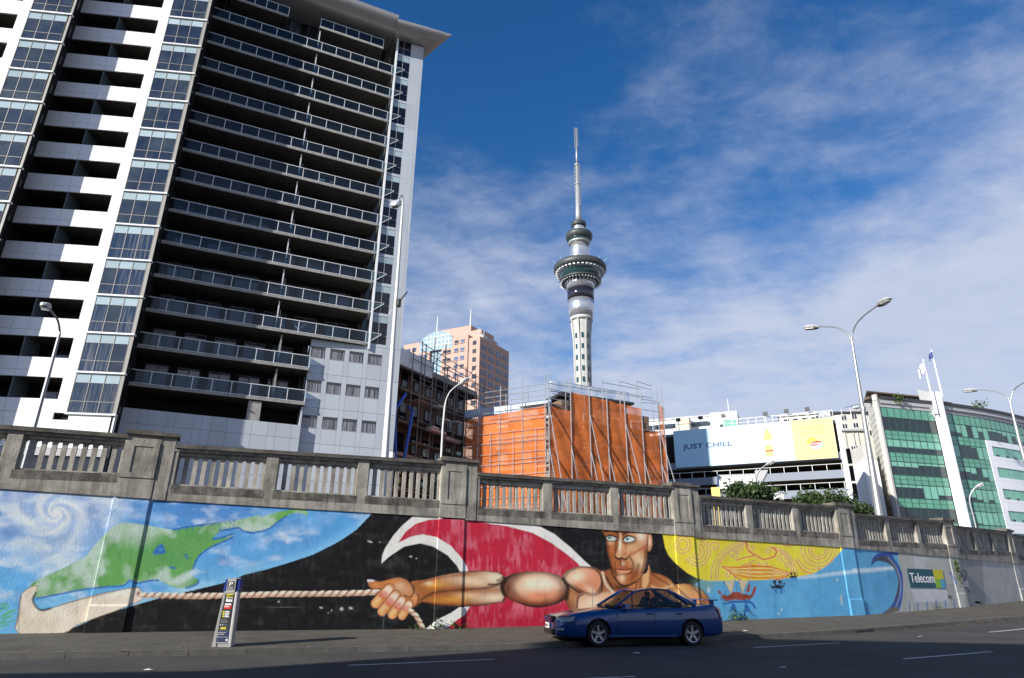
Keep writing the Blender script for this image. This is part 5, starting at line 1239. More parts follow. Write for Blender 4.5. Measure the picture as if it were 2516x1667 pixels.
for z in lifts+[17.8]:
    if z < zn[2]: part('ledger', MB().tube([FOR.pt(.1 if z < zn[0] else vr[1], -.2, z), FOR.pt(ORL, -.2, z)], .035, 5), 'scaffold_metal', sc)
    if z < zn[0]-1: part('deck_board', MB().box(.3, ORL-.2, -1.3, -.35, z-.05, z, FOR), 'pink_board', sc)
for j, u in enumerate(vr[:-1]):
    if j in (0, 2, 4, 6):
        zt = FOR.px(*k3((810, 0, 1170, 0, 1500, 0, 1790)[j], (372, 0, 452, 0, 530, 0, 592)[j]))[1]; part('raking_prop', MB().tube([FOR.pt(u, .1, zt), FOR.pt(u, 4.0, 1.9)], .045, 6), 'scaffold_metal', sc)
        zz1 = zt-(zt-1.9)*.56; part('tie_tube', MB().tube([FOR.pt(u, .1, zz1+.0), FOR.pt(u, 2.3, zz1)], .035, 5), 'scaffold_metal', sc)
    z2 = FOR.px(*k3((812, 980, 1170, 1340, 1515, 1680, 1830)[j], (755, 760, 790, 830, 870, 890, 910)[j]))[1]
    part('raking_prop', MB().tube([FOR.pt(u, .1, z2), FOR.pt(u, 3.2, 1.9)], .045, 6), 'scaffold_metal', sc)
    part('prop_post', MB().tube([FOR.pt(u, 2.05, 1.9), FOR.pt(u, 2.05, 6.1)], .045, 6), 'scaffold_metal', sc)
    part('tie_tube', MB().tube([FOR.pt(u, .1, 5.0), FOR.pt(u, 2.1, 5.0)], .035, 5), 'scaffold_metal', sc)
part('long_brace', MB().tube([FOR.pt(.2, 2.05, 5.2), FOR.pt(vr[6], 2.05, 4.6)], .035, 5), 'scaffold_metal', sc)
for j in range(6): part('long_brace', MB().tube([FOR.pt(vr[j], 2.07, 2.0 if j % 2 else 4.8), FOR.pt(vr[j+1], 2.07, 4.8 if j % 2 else 2.0)], .035, 5), 'scaffold_metal', sc)

# ================================================================ dark building in the tower's shade
FD = Fr((-10.1, 58.6), 61.0)
k7 = lambda x, y: (950+x/3.485, 750+y/3.485)
uD = 11.6; zD = 19.4
db = root('brick_building', 'dark brick building under repair, standing in shade beside the apartment tower', 'building', (-9.9, 58.6, 1.8))
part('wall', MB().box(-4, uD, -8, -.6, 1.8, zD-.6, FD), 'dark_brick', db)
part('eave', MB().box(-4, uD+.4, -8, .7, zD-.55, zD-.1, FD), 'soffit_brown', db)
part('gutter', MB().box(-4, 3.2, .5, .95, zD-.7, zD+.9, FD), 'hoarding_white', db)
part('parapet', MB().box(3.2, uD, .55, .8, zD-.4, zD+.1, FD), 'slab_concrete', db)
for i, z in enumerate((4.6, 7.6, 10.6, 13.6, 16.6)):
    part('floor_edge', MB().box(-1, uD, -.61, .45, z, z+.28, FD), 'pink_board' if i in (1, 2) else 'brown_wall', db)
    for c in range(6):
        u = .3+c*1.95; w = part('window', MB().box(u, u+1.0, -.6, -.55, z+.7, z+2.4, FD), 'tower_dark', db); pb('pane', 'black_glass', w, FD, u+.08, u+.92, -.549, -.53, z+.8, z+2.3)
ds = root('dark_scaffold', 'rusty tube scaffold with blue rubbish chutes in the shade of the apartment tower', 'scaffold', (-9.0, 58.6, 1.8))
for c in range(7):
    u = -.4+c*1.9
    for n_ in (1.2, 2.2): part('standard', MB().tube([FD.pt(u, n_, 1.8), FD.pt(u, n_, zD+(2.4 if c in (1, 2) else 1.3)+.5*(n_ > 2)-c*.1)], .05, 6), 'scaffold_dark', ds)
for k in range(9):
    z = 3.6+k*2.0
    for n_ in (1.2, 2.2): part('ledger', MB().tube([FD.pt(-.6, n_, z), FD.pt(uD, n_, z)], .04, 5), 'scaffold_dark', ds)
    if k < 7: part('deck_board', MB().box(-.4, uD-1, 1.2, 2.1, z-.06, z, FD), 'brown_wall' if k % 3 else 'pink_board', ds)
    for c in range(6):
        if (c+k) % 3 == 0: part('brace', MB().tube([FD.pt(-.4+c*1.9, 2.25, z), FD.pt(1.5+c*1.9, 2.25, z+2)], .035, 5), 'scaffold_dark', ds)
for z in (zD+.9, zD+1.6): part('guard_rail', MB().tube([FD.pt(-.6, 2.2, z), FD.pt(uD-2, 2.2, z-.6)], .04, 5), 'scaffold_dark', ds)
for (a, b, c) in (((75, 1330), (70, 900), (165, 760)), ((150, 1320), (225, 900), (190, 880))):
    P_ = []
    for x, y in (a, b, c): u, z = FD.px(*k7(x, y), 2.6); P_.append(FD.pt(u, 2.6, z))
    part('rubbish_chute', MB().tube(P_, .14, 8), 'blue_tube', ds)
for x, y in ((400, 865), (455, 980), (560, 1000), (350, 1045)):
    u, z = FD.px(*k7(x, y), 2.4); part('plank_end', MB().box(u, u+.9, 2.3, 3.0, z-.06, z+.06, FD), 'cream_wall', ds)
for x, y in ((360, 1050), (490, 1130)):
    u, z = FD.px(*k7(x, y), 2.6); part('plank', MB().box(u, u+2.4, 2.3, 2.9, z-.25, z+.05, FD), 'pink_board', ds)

# ================================================================ pink tower far behind
c_ = at_d(*k7(800, 265), 250.); FP = Fr(c_[:2], -27.); FPR = Fr(c_[:2], 58.)
pk = root('pink_tower', 'pink stone office tower with a glass vaulted top, far behind the scaffolding', 'office tower', (float(c_[0]), float(c_[1]), 2.))
def U(x, y): return FP.px(*k7(x, y))
zt_ = U(800, 265)[1]; dz = U(752, 322)[1]-U(752, 393)[1]
uR = FPR.px(*k7(1047, 425))[0]
part('wall', MB().box(U(738, 300)[0], 0, -12., 0, 2, zt_, FP), 'pink_stone', pk); part('wall', MB().box(.02, uR, -14., 0, 2, zt_-.0, FPR), 'pink_stone', pk)
part('notch_wall', MB().box(U(698, 300)[0], U(738, 300)[0], -12, -3., 2, zt_-1, FP), 'pink_stone', pk)
z2 = U(700, 250)[1]; part('wall', MB().box(U(470, 400)[0], U(698, 300)[0], -12, 0., 2, z2, FP), 'pink_stone', pk)
z3 = FP.px(*k7(720, 172), -6)[1]; part('crown', MB().box(FP.px(*k7(440, 230), -6)[0], FP.px(*k7(722, 200), -6)[0], -30, -6., z2-2, z3, FP), 'pink_stone', pk)
part('step_block', MB().box(4., uR*.62, -13, -2.5, zt_, zt_+5, FPR), 'pink_stone', pk)
part('wing', MB().box(U(140, 450)[0], U(280, 400)[0], -12, 0, 2, U(200, 335)[1], FP), 'pink_stone', pk)
part('wing', MB().box(U(280, 450)[0]+.01, U(366, 450)[0], -12, 0, 2, U(330, 390)[1], FP), 'pink_stone', pk)
# glass column and vault
ga, gb_ = U(366, 450)[0], U(470, 450)[0]
gc = part('glass_column', MB().box(ga+.02, gb_-.02, -11, -1.2, 2, U(400, 380)[1], FP), 'sky_glass', pk)
va, vb = U(285, 330)[0], U(565, 330)[0]; vz = U(430, 385)[1]; vt = U(430, 226)[1]; n = 16
poly = [(va, vz)]+[(va+(vb-va)*(.5-.5*math.cos(math.pi*i/n)), vz+(vt-vz)*(.35+.65*math.sin(math.pi*i/n))) for i in range(n+1)]+[(vb, vz)]
v_ = part('glass_vault', MB().prism(poly, FP, .05, -9.), 'sky_glass', pk)
for i in range(1, 9): u = va+(vb-va)*i/9; pb('glazing_bar', 'galvanised', v_, FP, u-.12, u+.12, .06, .16, vz, vz+(vt-vz)*(.35+.6*math.sin(math.pi*i/9)))
for i in range(1, 4): _h = (vt-vz)*i*.24; _c = math.sqrt(max(0, 1-((_h/(vt-vz)-.35)/.65)**2)) if _h > .35*(vt-vz) else 1.; pb('glazing_bar', 'galvanised', v_, FP, (va+vb)/2-(vb-va)/2*_c*.97, (va+vb)/2+(vb-va)/2*_c*.97, .061, .15, vz+_h, vz+_h+.2)
for i in range(14): pb('glazing_bar', 'galvanised', gc, FP, ga+.1, gb_-.1, -1.19, -1.05, vz-3-i*3.6, vz-2.8-i*3.6)
def wcol(F, xs, y0, rows, nm='pane', m_='blue_window', wide=False, fr=None, off=0.):
    a = F.px(*k7(xs[0], y0), off)[0]; b = F.px(*k7(xs[1], y0), off)[0]; z = F.px(*k7((xs[0]+xs[1])/2, y0), off)[1]
    for r_ in range(rows):
        zz = z-r_*dz; w = pb('window', 'joint_dark', pk, F, a-.12, b+.12, off-.2, off+.03, zz-dz*.50, zz+.06); pb('pane', m_ if not (rng.rand() < .15) else 'dark_pane', pk, F, a, b, off+.035, off+.06, zz-dz*.46, zz)
for xs, y0, rows in (((485, 514), 390, 9), ((520, 549), 386, 9), ((585, 616), 304, 10), ((637, 667), 295, 10), ((740, 768), 306, 10)): wcol(FP, xs, y0, rows, m_='dark_pane' if xs[0] in (485, 520, 740) else 'blue_window')
wcol(FP, (706, 722), 300, 10, m_='dark_pane', off=-2.98)
for xs, y0, rows in (((175, 203), 378, 10), ((222, 252), 368, 10), ((280, 310), 428, 9), ((318, 348), 425, 9)): wcol(FP, xs, y0, rows)
for fa, fb in ((.05, .12), (.155, .225), (.30, .46), (.55, .71), (.79, .86), (.89, .96)):
    for r_ in range(14):
        if r_ == 0 and .29 < fa < .6: pass
        z = zt_-3.2-r_*dz; pb('window', 'joint_dark', pk, FPR, uR*fa-.15, uR*fb+.15, -.2, .03, z-dz*.56, z+.1); pb('pane', 'blue_window', pk, FPR, uR*fa, uR*fb, .035, .07, z-dz*.5, z)
for r_ in range(13):
    z = zt_-1.6-r_*dz; pb('string_course', 'pink_stone', pk, FP, U(470, 400)[0], U(698, 300)[0], .002, .12, z-.12, z+.1); pb('string_course', 'pink_stone', pk, FPR, .1, uR, .002, .1, z-.1, z+.1)
for x, y0, y1, n_ in ((430, 95, 235, -8), (717, 37, 172, -10)):
    p = FP.px(*k7(x, y1), n_); q = FP.px(*k7(x, y0), n_); part('roof_mast', MB().tube([FP.pt(p[0], n_, p[1]-1), FP.pt(p[0], n_, q[1])], [.35, .15], 6), 'hoarding_white', pk)
for i in range(9): u = i*1.9; pb('roof_rail_post', 'hoarding_white', pk, FPR, u, u+.12, -.8, -.7, zt_, zt_+1.3 if i > 2 else zt_+4)
pb('roof_rail', 'hoarding_white', pk, FPR, 0, 16, -.8, -.7, zt_+1.3, zt_+1.42)
pb('roof_clutter', 'cream_wall', pk, FPR, 3.4, 7.2, -2.4, -1., zt_, zt_+2.2)

# ================================================================ telecommunication tower
TD = 400.; tc_ = at_d(1425, 665, TD); TX, TY = float(tc_[0]), float(tc_[1])
def tz(y): xc = 1408+.028*y; r = ray(xc, y); return float(r[2]*TD/math.hypot(r[0], r[1]))
def tr(y, hw):
    xc = 1408+.028*y; a = ray(xc, y); b = ray(xc+hw, y); return abs(math.atan2(b[0], b[1])-math.atan2(a[0], a[1]))*TD
sk = root('observation_tower', 'very tall silver observation tower with a saucer shaped pod and needle mast', 'tower', (TX, TY, 2.))
def seg(nm, rows, m_, n=48, parent=sk, smooth=True):
    o = part(nm, MB().lathe([(tr(y, h), tz(y)) for y, h in rows][::-1], (TX, TY), n), m_, parent, smooth=False)
    if smooth:
        o.data.polygons.foreach_set('use_smooth', [len(p.vertices) == 4 for p in o.data.polygons])
    return o
seg('shaft', [(786, 25), (800, 22.5), (830, 20.5), (880, 20), (965, 19.5), (1300, 20)], 'tower_concrete')
for k in range(8):       # eight splayed legs / ribs under the pod
    a = 2*math.pi*k/8+.35; ex = np.array([math.cos(a), math.sin(a), 0]); ey = np.array([-ex[1], ex[0], 0]); c0 = np.array([TX, TY, 0]); mb = MB()
    ra, rb, rc = tr(790, 28.5), tr(840, 21.5), tr(965, 20.5)
    P = []
    for (r0, y) in ((ra, 786), (rb+.4, 835), (rc+.3, 965), (rc+.3, 1250)): P += [c0+ex*r0+ey*s_*.45+np.array([0, 0, tz(y)]) for s_ in (-1, 1)]+[c0+ex*(tr(800, 15))+ey*s_*.45+np.array([0, 0, tz(y)]) for s_ in (1, -1)]
    for q in range(3): mb.hexa(P[4*(q+1):4*(q+2)]+P[4*q:4*q+4])
    part('rib', mb, 'tower_concrete', sk)
    for r_ in range(12):     # slit windows between ribs
        am = a+math.pi/8; e2 = np.array([math.cos(am), math.sin(am), 0]); 
        F = Fr((TX+e2[0]*0, TY+e2[1]*0), math.degrees(am)+90); rr = tr(900, 20.6) if r_ > 1 else tr(820, 21.5)
        z = tz(798)-r_*(tz(798)-tz(824)); 
        part('slit_window', MB().box(-.75, .75, rr-.8, rr+.05, z-3.4, z, F), 'tower_glass', sk)
seg('pod_collar', [(783, 28), (790, 28.5), (790.5, 24)], 'tower_concrete')
s1 = seg('pod_drum', [(741, 32.8), (752, 32.2), (753, 32.6), (754, 32.2), (764, 31.6), (765, 31.9), (766, 31.4), (783, 27.5)], 'tower_silver')
seg('dark_band', [(715, 33), (741, 33)], 'tower_band', parent=s1)
seg('pod_drum', [(700, 36.5), (703, 34), (715, 33.3)], 'tower_silver')
wb = seg('window_band', [(690, 38), (700, 36.5)], 'tower_glass')
for k in range(26):
    a = 2*math.pi*k/26; F = Fr((TX, TY), math.degrees(a)+90); r0 = tr(695, 37.6); part('window_post', MB().box(-.35, .35, r0-.3, r0+.35, tz(701), tz(689), F), 'hoarding_white', wb)
seg('glass_band', [(683, 41), (690, 38.2)], 'tower_glass')
r2 = seg('lower_ring', [(690, 50), (692.5, 52.3), (695, 51), (697, 42)], 'tower_rim')
seg('deck_glass', [(662, 56), (676, 52), (688, 45), (690, 42)], 'tower_glass')
for k in range(40):
    a = 2*math.pi*k/40; F = Fr((TX, TY), math.degrees(a)+90); r0 = tr(697, 51.3); part('ring_light', MB().box(-.3, .3, r0-1.2, r0, tz(699), tz(697.6), F), 'hoarding_white', r2)
r1 = seg('outer_ring', [(655, 62), (660, 65.5), (667, 65), (671, 61), (671.5, 54)], 'tower_rim')
for k in range(36):
    a = 2*math.pi*k/36; F = Fr((TX, TY), math.degrees(a)+90); r0 = tr(668, 62.5); part('ring_panel', MB().box(-.75, .75, r0-4.2, r0-.4, tz(674.5), tz(672.2), F), 'hoarding_white', r1)
seg('pod_roof', [(643, 34), (650, 48), (656, 62)], 'tower_rim')
for y, h in ((640, 32), (645, 36), (650, 42)): seg('roof_ring', [(y, h), (y+2.2, h+.6), (y+2.3, h-5)], 'mast_grey')
for k in range(14):
    a = 2*math.pi*k/14+rng.rand()*.2; r0 = tr(655, 55); r1_ = r0+rng.uniform(1, 4); z = tz(655)
    part('antenna', MB().tube([(TX+r0*math.cos(a), TY+r0*math.sin(a), z), (TX+r1_*math.cos(a), TY+r1_*math.sin(a), z+rng.uniform(1.5, 4))], .08, 4), 'hoarding_white', sk)
seg('cone', [(598, 21.5), (612, 22.2), (612.5, 22.8), (613.5, 22.3), (634, 25.5), (642, 27)], 'tower_silver')
seg('upper_deck', [(576, 31), (580, 33.2), (586, 33), (588, 31), (592, 29.5)], 'tower_rim'); seg('upper_glass', [(589, 29), (597, 27)], 'tower_glass'); seg('upper_ring', [(596, 27), (601, 26.2), (602, 23)], 'mast_grey')
seg('upper_cone', [(557, 13.5), (560, 14), (577, 15.2)], 'tower_silver'); seg('top_deck', [(548, 17), (552, 18.4), (557, 18), (559, 14)], 'tower_rim')
ms = seg('mast', [(405, 4.2), (455, 4.6), (456, 5.6), (517, 6.4), (518, 6.9), (549, 7.6)], 'mast_grey', 16); seg('mast', [(316, 1.2), (370, 1.6), (371, 2.4), (404, 2.6)], 'mast_grey', 10)
seg('mast_collar', [(404, 5.5), (408, 5.8), (408.5, 4)], 'mast_grey', 16); seg('mast_collar', [(452, 6.8), (455, 7.2), (455.5, 5)], 'mast_grey', 16)
for i in range(44):
    y = 320+i*(88/44.) if i < 22 else 410+(i-22)*4.6; r0 = tr(y, 2.2 if i < 22 else 5.); a = (i % 4)*math.pi/2+.6; r1_ = tr(y, 5.4 if i < 22 else 8.4); z = tz(y)
    part('mast_dipole', MB().tube([(TX+r0*math.cos(a), TY+r0*math.sin(a), z), (TX+r1_*math.cos(a), TY+r1_*math.sin(a), z), (TX+r1_*math.cos(a), TY+r1_*math.sin(a), z+2.2)], .16, 4), 'mast_grey', ms)
    part('mast_dipole', MB().tube([(TX-r0*math.cos(a), TY-r0*math.sin(a), z), (TX-r1_*math.cos(a), TY-r1_*math.sin(a), z), (TX-r1_*math.cos(a), TY-r1_*math.sin(a), z+2.2)], .16, 4), 'mast_grey', ms)

# ================================================================ car park with the long billboard
kb = lambda x, y: (1620+x/4.552, 980+y/4.552)
p0 = at_d(*kb(158, 380), 90.); FC = Fr(p0[:2], -27.)
def C(x, y, n=0.): return FC.px(*kb(x, y), n)
bw = C(1968, 430)[0]; bzt = (C(158, 380)[1]+C(1935, 208)[1])/2; bzb = (C(180, 775)[1]+C(2000, 665)[1])/2
cpk = root('car_park', 'open concrete car park with grey spandrels and white rails under the long billboard', 'car park', (float(p0[0]), float(p0[1]), 1.6))
uL, uE = -9., C(2030, 800)[0]+.3
lv = [C(1700, 900)[1], C(1700, 1107)[1]]; stp = lv[0]-lv[1]
decks = [lv[0]+stp*1, lv[0], lv[1], lv[1]-stp]
for i, z in enumerate(decks):
    d_ = part('deck', MB().box(uL, uE, -16, -.35, z, z+.3, FC), 'carpark_soffit', cpk)
    part('spandrel', MB().box(uL, uE, -.34, -.1, z-.02, z+.95 if i else z+.9, FC), 'carpark_band', d_)
    if i:
        for q in range(int((uE-uL)/1.62)+1): u = uE-.15-q*1.62; pb('rail_post', 'white_metal', d_, FC, u-.03, u+.03, -.2, -.14, z+.952, z+1.72)
        part('rail', MB().box(uL, uE-.05, -.20, -.14, z+1.67, z+1.72, FC), 'white_metal', d_)
    for q in range(7): pb('column', 'carpark_dark', d_, FC, uL+2+q*4.6, uL+2.5+q*4.6, -6., -5.5, z+.31, z+stp-.01)
    for q in range(3): pb('strip_light', 'sign_white', d_, FC, uL+3.5+q*7.2, uL+5.2+q*7.2, -2.6, -2.4, z-.12, z-.04)
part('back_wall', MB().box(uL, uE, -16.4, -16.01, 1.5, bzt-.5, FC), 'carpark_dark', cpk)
part('roof_deck', MB().box(uL, uE, -16, -.35, bzt-.55, bzt-.2, FC), 'carpark_band', cpk)
part('corner_post', MB().box(uE+.02, uE+.45, -.6, .35, 1.5, bzt+.2, FC), 'pink_board' if 0 else 'white_panel', cpk)
part('side_wall', MB().box(uE-.2, uE+.0, -16, -.62, 1.5, bzt-.6, FC), 'carpark_dark', cpk)
for k in range(16): u = C(720, 240)[0]+k*1.0; pb('roof_rail_post', 'white_metal', cpk, FC, u, u+.05, -.05, .0, bzt+.02, bzt+.98)
for k in range(9): u = uL+k*1.15+.2; pb('roof_rail_post', 'white_metal', cpk, FC, u, u+.04, -.05, .0, bzt+.02, bzt+.8)
part('roof_rail', MB().box(uL, bw+.1, -.06, .01, bzt+.93, bzt+.99, FC), 'white_metal', cpk); part('roof_rail', MB().box(C(720, 240)[0], bw, -.04, -.01, bzt+.45, bzt+.49, FC), 'white_metal', cpk)
for x, y in ((1185, 180), (1420, 150), (1655, 128), (715, 205), (460, 228), (210, 250)):
    u, z = C(x, y, .6); fl = root('floodlight', 'black floodlight on a thin pole above the billboard, %s' % {1185: 'standing above the bottle picture', 1420: 'above the left edge of yellow', 1655: 'standing above the yellow part', 715: 'beside the tall thin aerial', 460: 'in front of the white terrace roof', 210: 'in front of the cream stair tower'}[x], 'floodlight', tuple(FC.pt(u, .1, bzt-.6)), 'floodlights along the billboard')
    part('pole', MB().tube([FC.pt(u, .1, bzt-.6), FC.pt(u, .45, z)], .05, 6), 'white_metal', fl); part('lamp_head', MB().box(u-.28, u+.28, .3, .7, z-.02, z+.38, FC), 'dark_trim', fl)
# the billboard
bb = root('billboard', 'long billboard reading JUST CHILL on pale blue, bottle in the middle, yellow right end', 'billboard', (float(p0[0]), float(p0[1]), bzb))
part('frame', MB().box(-.0, bw, .02, .28, bzb-.05, bzt+.05, FC), 'grey_trim', bb)
ub_ = C(665, 550)[0]; uy = C(1500, 500)[0]
skin = MB(); n_ = .29
def q4(a, b, m_, nm): part(nm, MB().box(a, b, .281, n_, bzb, bzt, FC), m_, bb)
q4(.05, uy-.0, 'sign_pale_grad', 'blue_panel') if 'sign_pale_grad' in MATS else (mat('sign_pale_grad', tuple(s2l((172, 212, 232))), .45, var=.03, scale=.5), q4(.05, uy-.0, 'sign_pale_grad', 'blue_panel'))
q4(uy+.005, bw-.05, 'sign_yellow', 'yellow_panel')
tu0, tz0 = C(270, 590); tu1 = C(822, 545)[0]
tm = text_mb('JUST CHILL', 1.0, FC, 0, .30, 0, .02, bold=.018); xs = np.array([(np.array(v)-FC.p).dot(FC.ex) for v in tm.v]); hgt = C(300, 515)[1]-C(300, 590)[1]
def fit_text(body, u0, u1, zb, h, m_, nm, par, F, n=.30, bold=.015, depth=.02):
    t_ = text_mb(body, 1.0, F, 0, n, 0, depth, bold=bold); V_ = np.array(t_.v)-F.p; uu = V_.dot(F.ex); nn = V_.dot(F.en); zz = V_[:, 2]
    su = (u1-u0)/(uu.max()-uu.min()); sz = h/(zz.max()-zz.min()); t_.v = [tuple(F.pt(u0+(u-uu.min())*su, n_2, zb+(z-zz.min())*sz)) for u, n_2, z in zip(uu, nn, zz)]
    return part(nm, t_, m_, par)
fit_text('JUST CHILL', tu0, tu1, tz0, hgt*.95, 'sign_navy', 'lettering', bb, FC, bold=.02)
def cz(x, y): return C(x, y)
for body, a, b in (('NEVER LOSE', (1570, 345), (1845, 305)), ('YOUR COOL', (1580, 405), (1860, 362))):
    u0, z0 = C(*a); u1, _ = C(*b); fit_text(body, u0, u1, z0-.15, .42, 'sign_gold', 'lettering', bb, FC, bold=.005)
# bottle: outline in billboard pixels
def bp(pts, m_, nm, n0=.292, n1=.305): part(nm, MB().prism([C(x, y) for x, y in pts], FC, n0, n1), m_, bb)
bp([(1180, 350), (1228, 345), (1232, 375), (1262, 410), (1268, 460), (1270, 560), (1285, 640), (1195, 655), (1180, 560), (1170, 470), (1168, 420), (1184, 378)], 'sign_orange', 'bottle_print')
bp([(1176, 475), (1268, 465), (1272, 520), (1180, 528)], 'sign_white', 'bottle_label', .306, .312); bp([(1190, 585), (1278, 575), (1282, 590), (1192, 600)], 'sign_red', 'bottle_stripe', .306, .312); bp([(1204, 490), (1250, 486), (1252, 504), (1206, 508)], 'sign_yellow', 'bottle_mark', .313, .318)
for pts in ([(1065, 548), (1085, 540), (1105, 560), (1080, 572)], [(1295, 430), (1325, 420), (1330, 436), (1300, 448)], [(1350, 470), (1375, 462), (1372, 488), (1352, 490)], [(1120, 490), (1140, 485), (1136, 500)], [(1300, 520), (1330, 522), (1318, 540)], [(1110, 600), (1130, 596), (1126, 612)]): bp(pts, 'sign_leaf', 'leaf_print')
for k in range(10): x = 1150+k*19; bp([(x, 640+rng.randint(0, 20)), (x+12, 636+rng.randint(0, 20)), (x+14, 670), (x+2, 672)], 'sign_white', 'ice_print', .292, .3)
# badge on the yellow end: white fringe, yellow disc and red band with white word
bp([(1680, 520), (1720, 560), (1760, 568), (1800, 555), (1832, 520), (1822, 490), (1700, 500)], 'sign_white', 'badge_fringe')
bp([(1650, 470), (1680, 440), (1720, 438), (1765, 460), (1790, 490), (1740, 520), (1690, 520), (1655, 500)], 'meter_yellow', 'badge_disc', .306, .312)
bp([(1685, 515), (1700, 492), (1760, 474), (1805, 476), (1812, 492), (1795, 515), (1735, 535), (1695, 532)], 'sign_red', 'badge_band', .313, .318)
u0, z0 = C(1702, 524); fit_text('Lipton', u0, C(1800, 500)[0], z0, .30, 'sign_white', 'lettering', bb, FC, n=.325, depth=.008)
apn = root('letter_sign', 'small white letters APN on the railing at the right end of the billboard', 'sign', tuple(FC.pt(C(1790, 200)[0], .35, bzt)))
pb('backing', 'carpark_band', apn, FC, C(1775, 200)[0], C(1915, 190)[0], .1, .14, bzt+.06, bzt+.92)
fit_text('APN', C(1785, 195)[0], C(1908, 180)[0], bzt+.18, .66, 'sign_white', 'lettering', apn, FC, n=.17, bold=.03, depth=.05)
# ---- buildings on the skyline behind the car park
FH = Fr(at_d(*kb(60, 380), 170.)[:2], -24.)
def H(x, y, n=0.): return FH.px(*kb(x, y), n)
t_ = root('terrace_block', 'long white apartment terrace with small dark windows, on the skyline left of the billboard lights', 'building', tuple(FH.pt(0, 0, 2.)))
zt = H(300, 225)[1]; ul, ur = H(-150, 300)[0], H(580, 300)[0]
part('wall', MB().box(ul, ur, -12, 0, 2, zt, FH), 'white_panel', t_); part('roof', MB().box(ul, ur, -12.2, .3, zt+.02, zt+.5, FH), 'grey_trim', t_)
for r_ in range(4):
    for c in range(16):
        u = ul+.8+c*(ur-ul)/16; z = zt-2.3-r_*3.; w = pb('window', 'dark_pane', t_, FH, u, u+(1.9 if c % 3 else .9), .01, .08, z, z+1.3)
t_ = root('stair_tower', 'cream lift tower with faint orange arcs painted near its top', 'tower block', tuple(FH.pt(H(180, 300)[0], 4, 2.)))
a, b = H(178, 280, 4)[0], H(333, 280, 4)[0]; z = H(250, 208, 4)[1]; part('wall', MB().box(a, b, -4, 4, 2, z, FH), 'cream_wall', t_)
for k in range(5): 
    r0 = 1.2+k*.45; pts = [FH.pt(a+1.0+r0*math.cos(t), 4.05, z-3.2+r0*math.sin(t)) for t in np.linspace(.5, 1.4, 6)]; part('painted_arc', MB().tube(pts, .09, 4), 'sign_orange', t_)
t_ = root('white_block', 'white rooftop block with glazed terrace, tallest on the skyline behind the billboard', 'building', tuple(FH.pt(H(580, 300)[0], 2, 2.)))
a, b = H(575, 300, 2)[0], H(882, 300, 2)[0]; z = H(700, 150, 2)[1]; part('wall', MB().box(a, b, -8, 2, 2, z, FH), 'hoarding_white', t_)
a2 = H(712, 300, 2)[0]; 
for r_ in range(3): pb('window', 'green_blind', t_, FH, a2, b-.3, 2.01, 2.1, z-4.2-r_*3.4, z-2.2-r_*3.4); pb('balcony', 'grey_trim', t_, FH, a2, b+2.2, 2.2, 3.4, z-4.7-r_*3.4, z-4.4-r_*3.4)
for u_, z_ in ((a+2.2, z-4), (a+2.4, z-8.2)): pb('window', 'dark_pane', t_, FH, u_, u_+.9, 2.01, 2.06, z_, z_+.9)
ae = H(778, 150, 0); part('aerial', MB().tube([FH.pt(ae[0], 0, z-3), FH.pt(ae[0], 0, H(778, 0)[1])], [.2, .06], 6), 'hoarding_white', t_)
t_ = root('brown_terrace', 'low dark roofed terrace with arches just showing above the billboard', 'building', tuple(FH.pt(H(1340, 300)[0], -4, 2.)))
a, b = H(1340, 230, -4)[0], H(1790, 200, -4)[0]; z = H(1500, 195, -4)[1]; part('wall', MB().box(a, b, -12, -4, 2, z, FH), 'cream_wall', t_); part('roof', MB().box(a-.3, b+.3, -12, -3.6, z+.02, z+.5, FH), 'grey_trim', t_)
for c in range(10): pb('window', 'dark_pane', t_, FH, a+1+c*2.1, a+2.3+c*2.1, -3.99, -3.9, z-2.6, z-.7)
# ---- cream apartment house between car park and green building
k4b = lambda x, y: (2000+x/4.9, 960+y/4.9)
FA = Fr(at_d(*k4b(235, 600), 118.)[:2], -6.)
def Q(x, y, n=0.): return FA.px(*k4b(x, y), n)
t_ = root('cream_apartments', 'old cream apartment house with stacked balconies and dark grey roof, right of the billboard', 'apartment building', tuple(FA.pt(0, 0, 1.5)))
a, b = Q(150, 500)[0], Q(760, 400)[0]; zt = Q(450, 285)[1]
part('wall', MB().box(a, b, -12, 0, 1.5, zt, FA), 'cream_wall', t_); part('roof', MB().box(a-.3, b+.5, -12, .5, zt+.01, zt+.35, FA), 'dark_trim', t_)
part('roof_slope', MB().prism([(Q(330, 270)[0], zt+.36), (Q(720, 250)[0], zt+.36), (Q(740, 170)[0], zt+2.4)], FA, -.2, -10), 'grey_trim', t_)
part('cornice', MB().box(Q(320, 480)[0], Q(600, 470)[0], .01, .5, Q(450, 480)[1]-.15, Q(450, 480)[1]+.2, FA), 'grey_trim', t_)
part('upper_bay', MB().box(Q(300, 300)[0], Q(575, 300)[0], .01, .3, Q(450, 470)[1], zt-.02, FA), 'cream_wall', t_)
def win(x0, y0, x1, y1, n_=.02, bars=2, m_='dark_pane', frame='sign_white'):
    u0, z1 = Q(x0, y0, n_); u1, z0 = Q(x1, y1, n_); w = pb('window', frame, t_, FA, u0-.06, u1+.06, n_, n_+.04, z0-.06, z1+.06)
    for q in range(bars): pb('pane', m_, t_, FA, u0+(u1-u0)*q/bars+.04, u0+(u1-u0)*(q+1)/bars-.04, n_+.042, n_+.06, z0, z1)
for x0, y0, x1, y1 in ((322, 300, 395, 355), (448, 285, 520, 342), (335, 405, 408, 455), (465, 392, 540, 445), (240, 320, 270, 370)): win(x0, y0, x1, y1, .32)
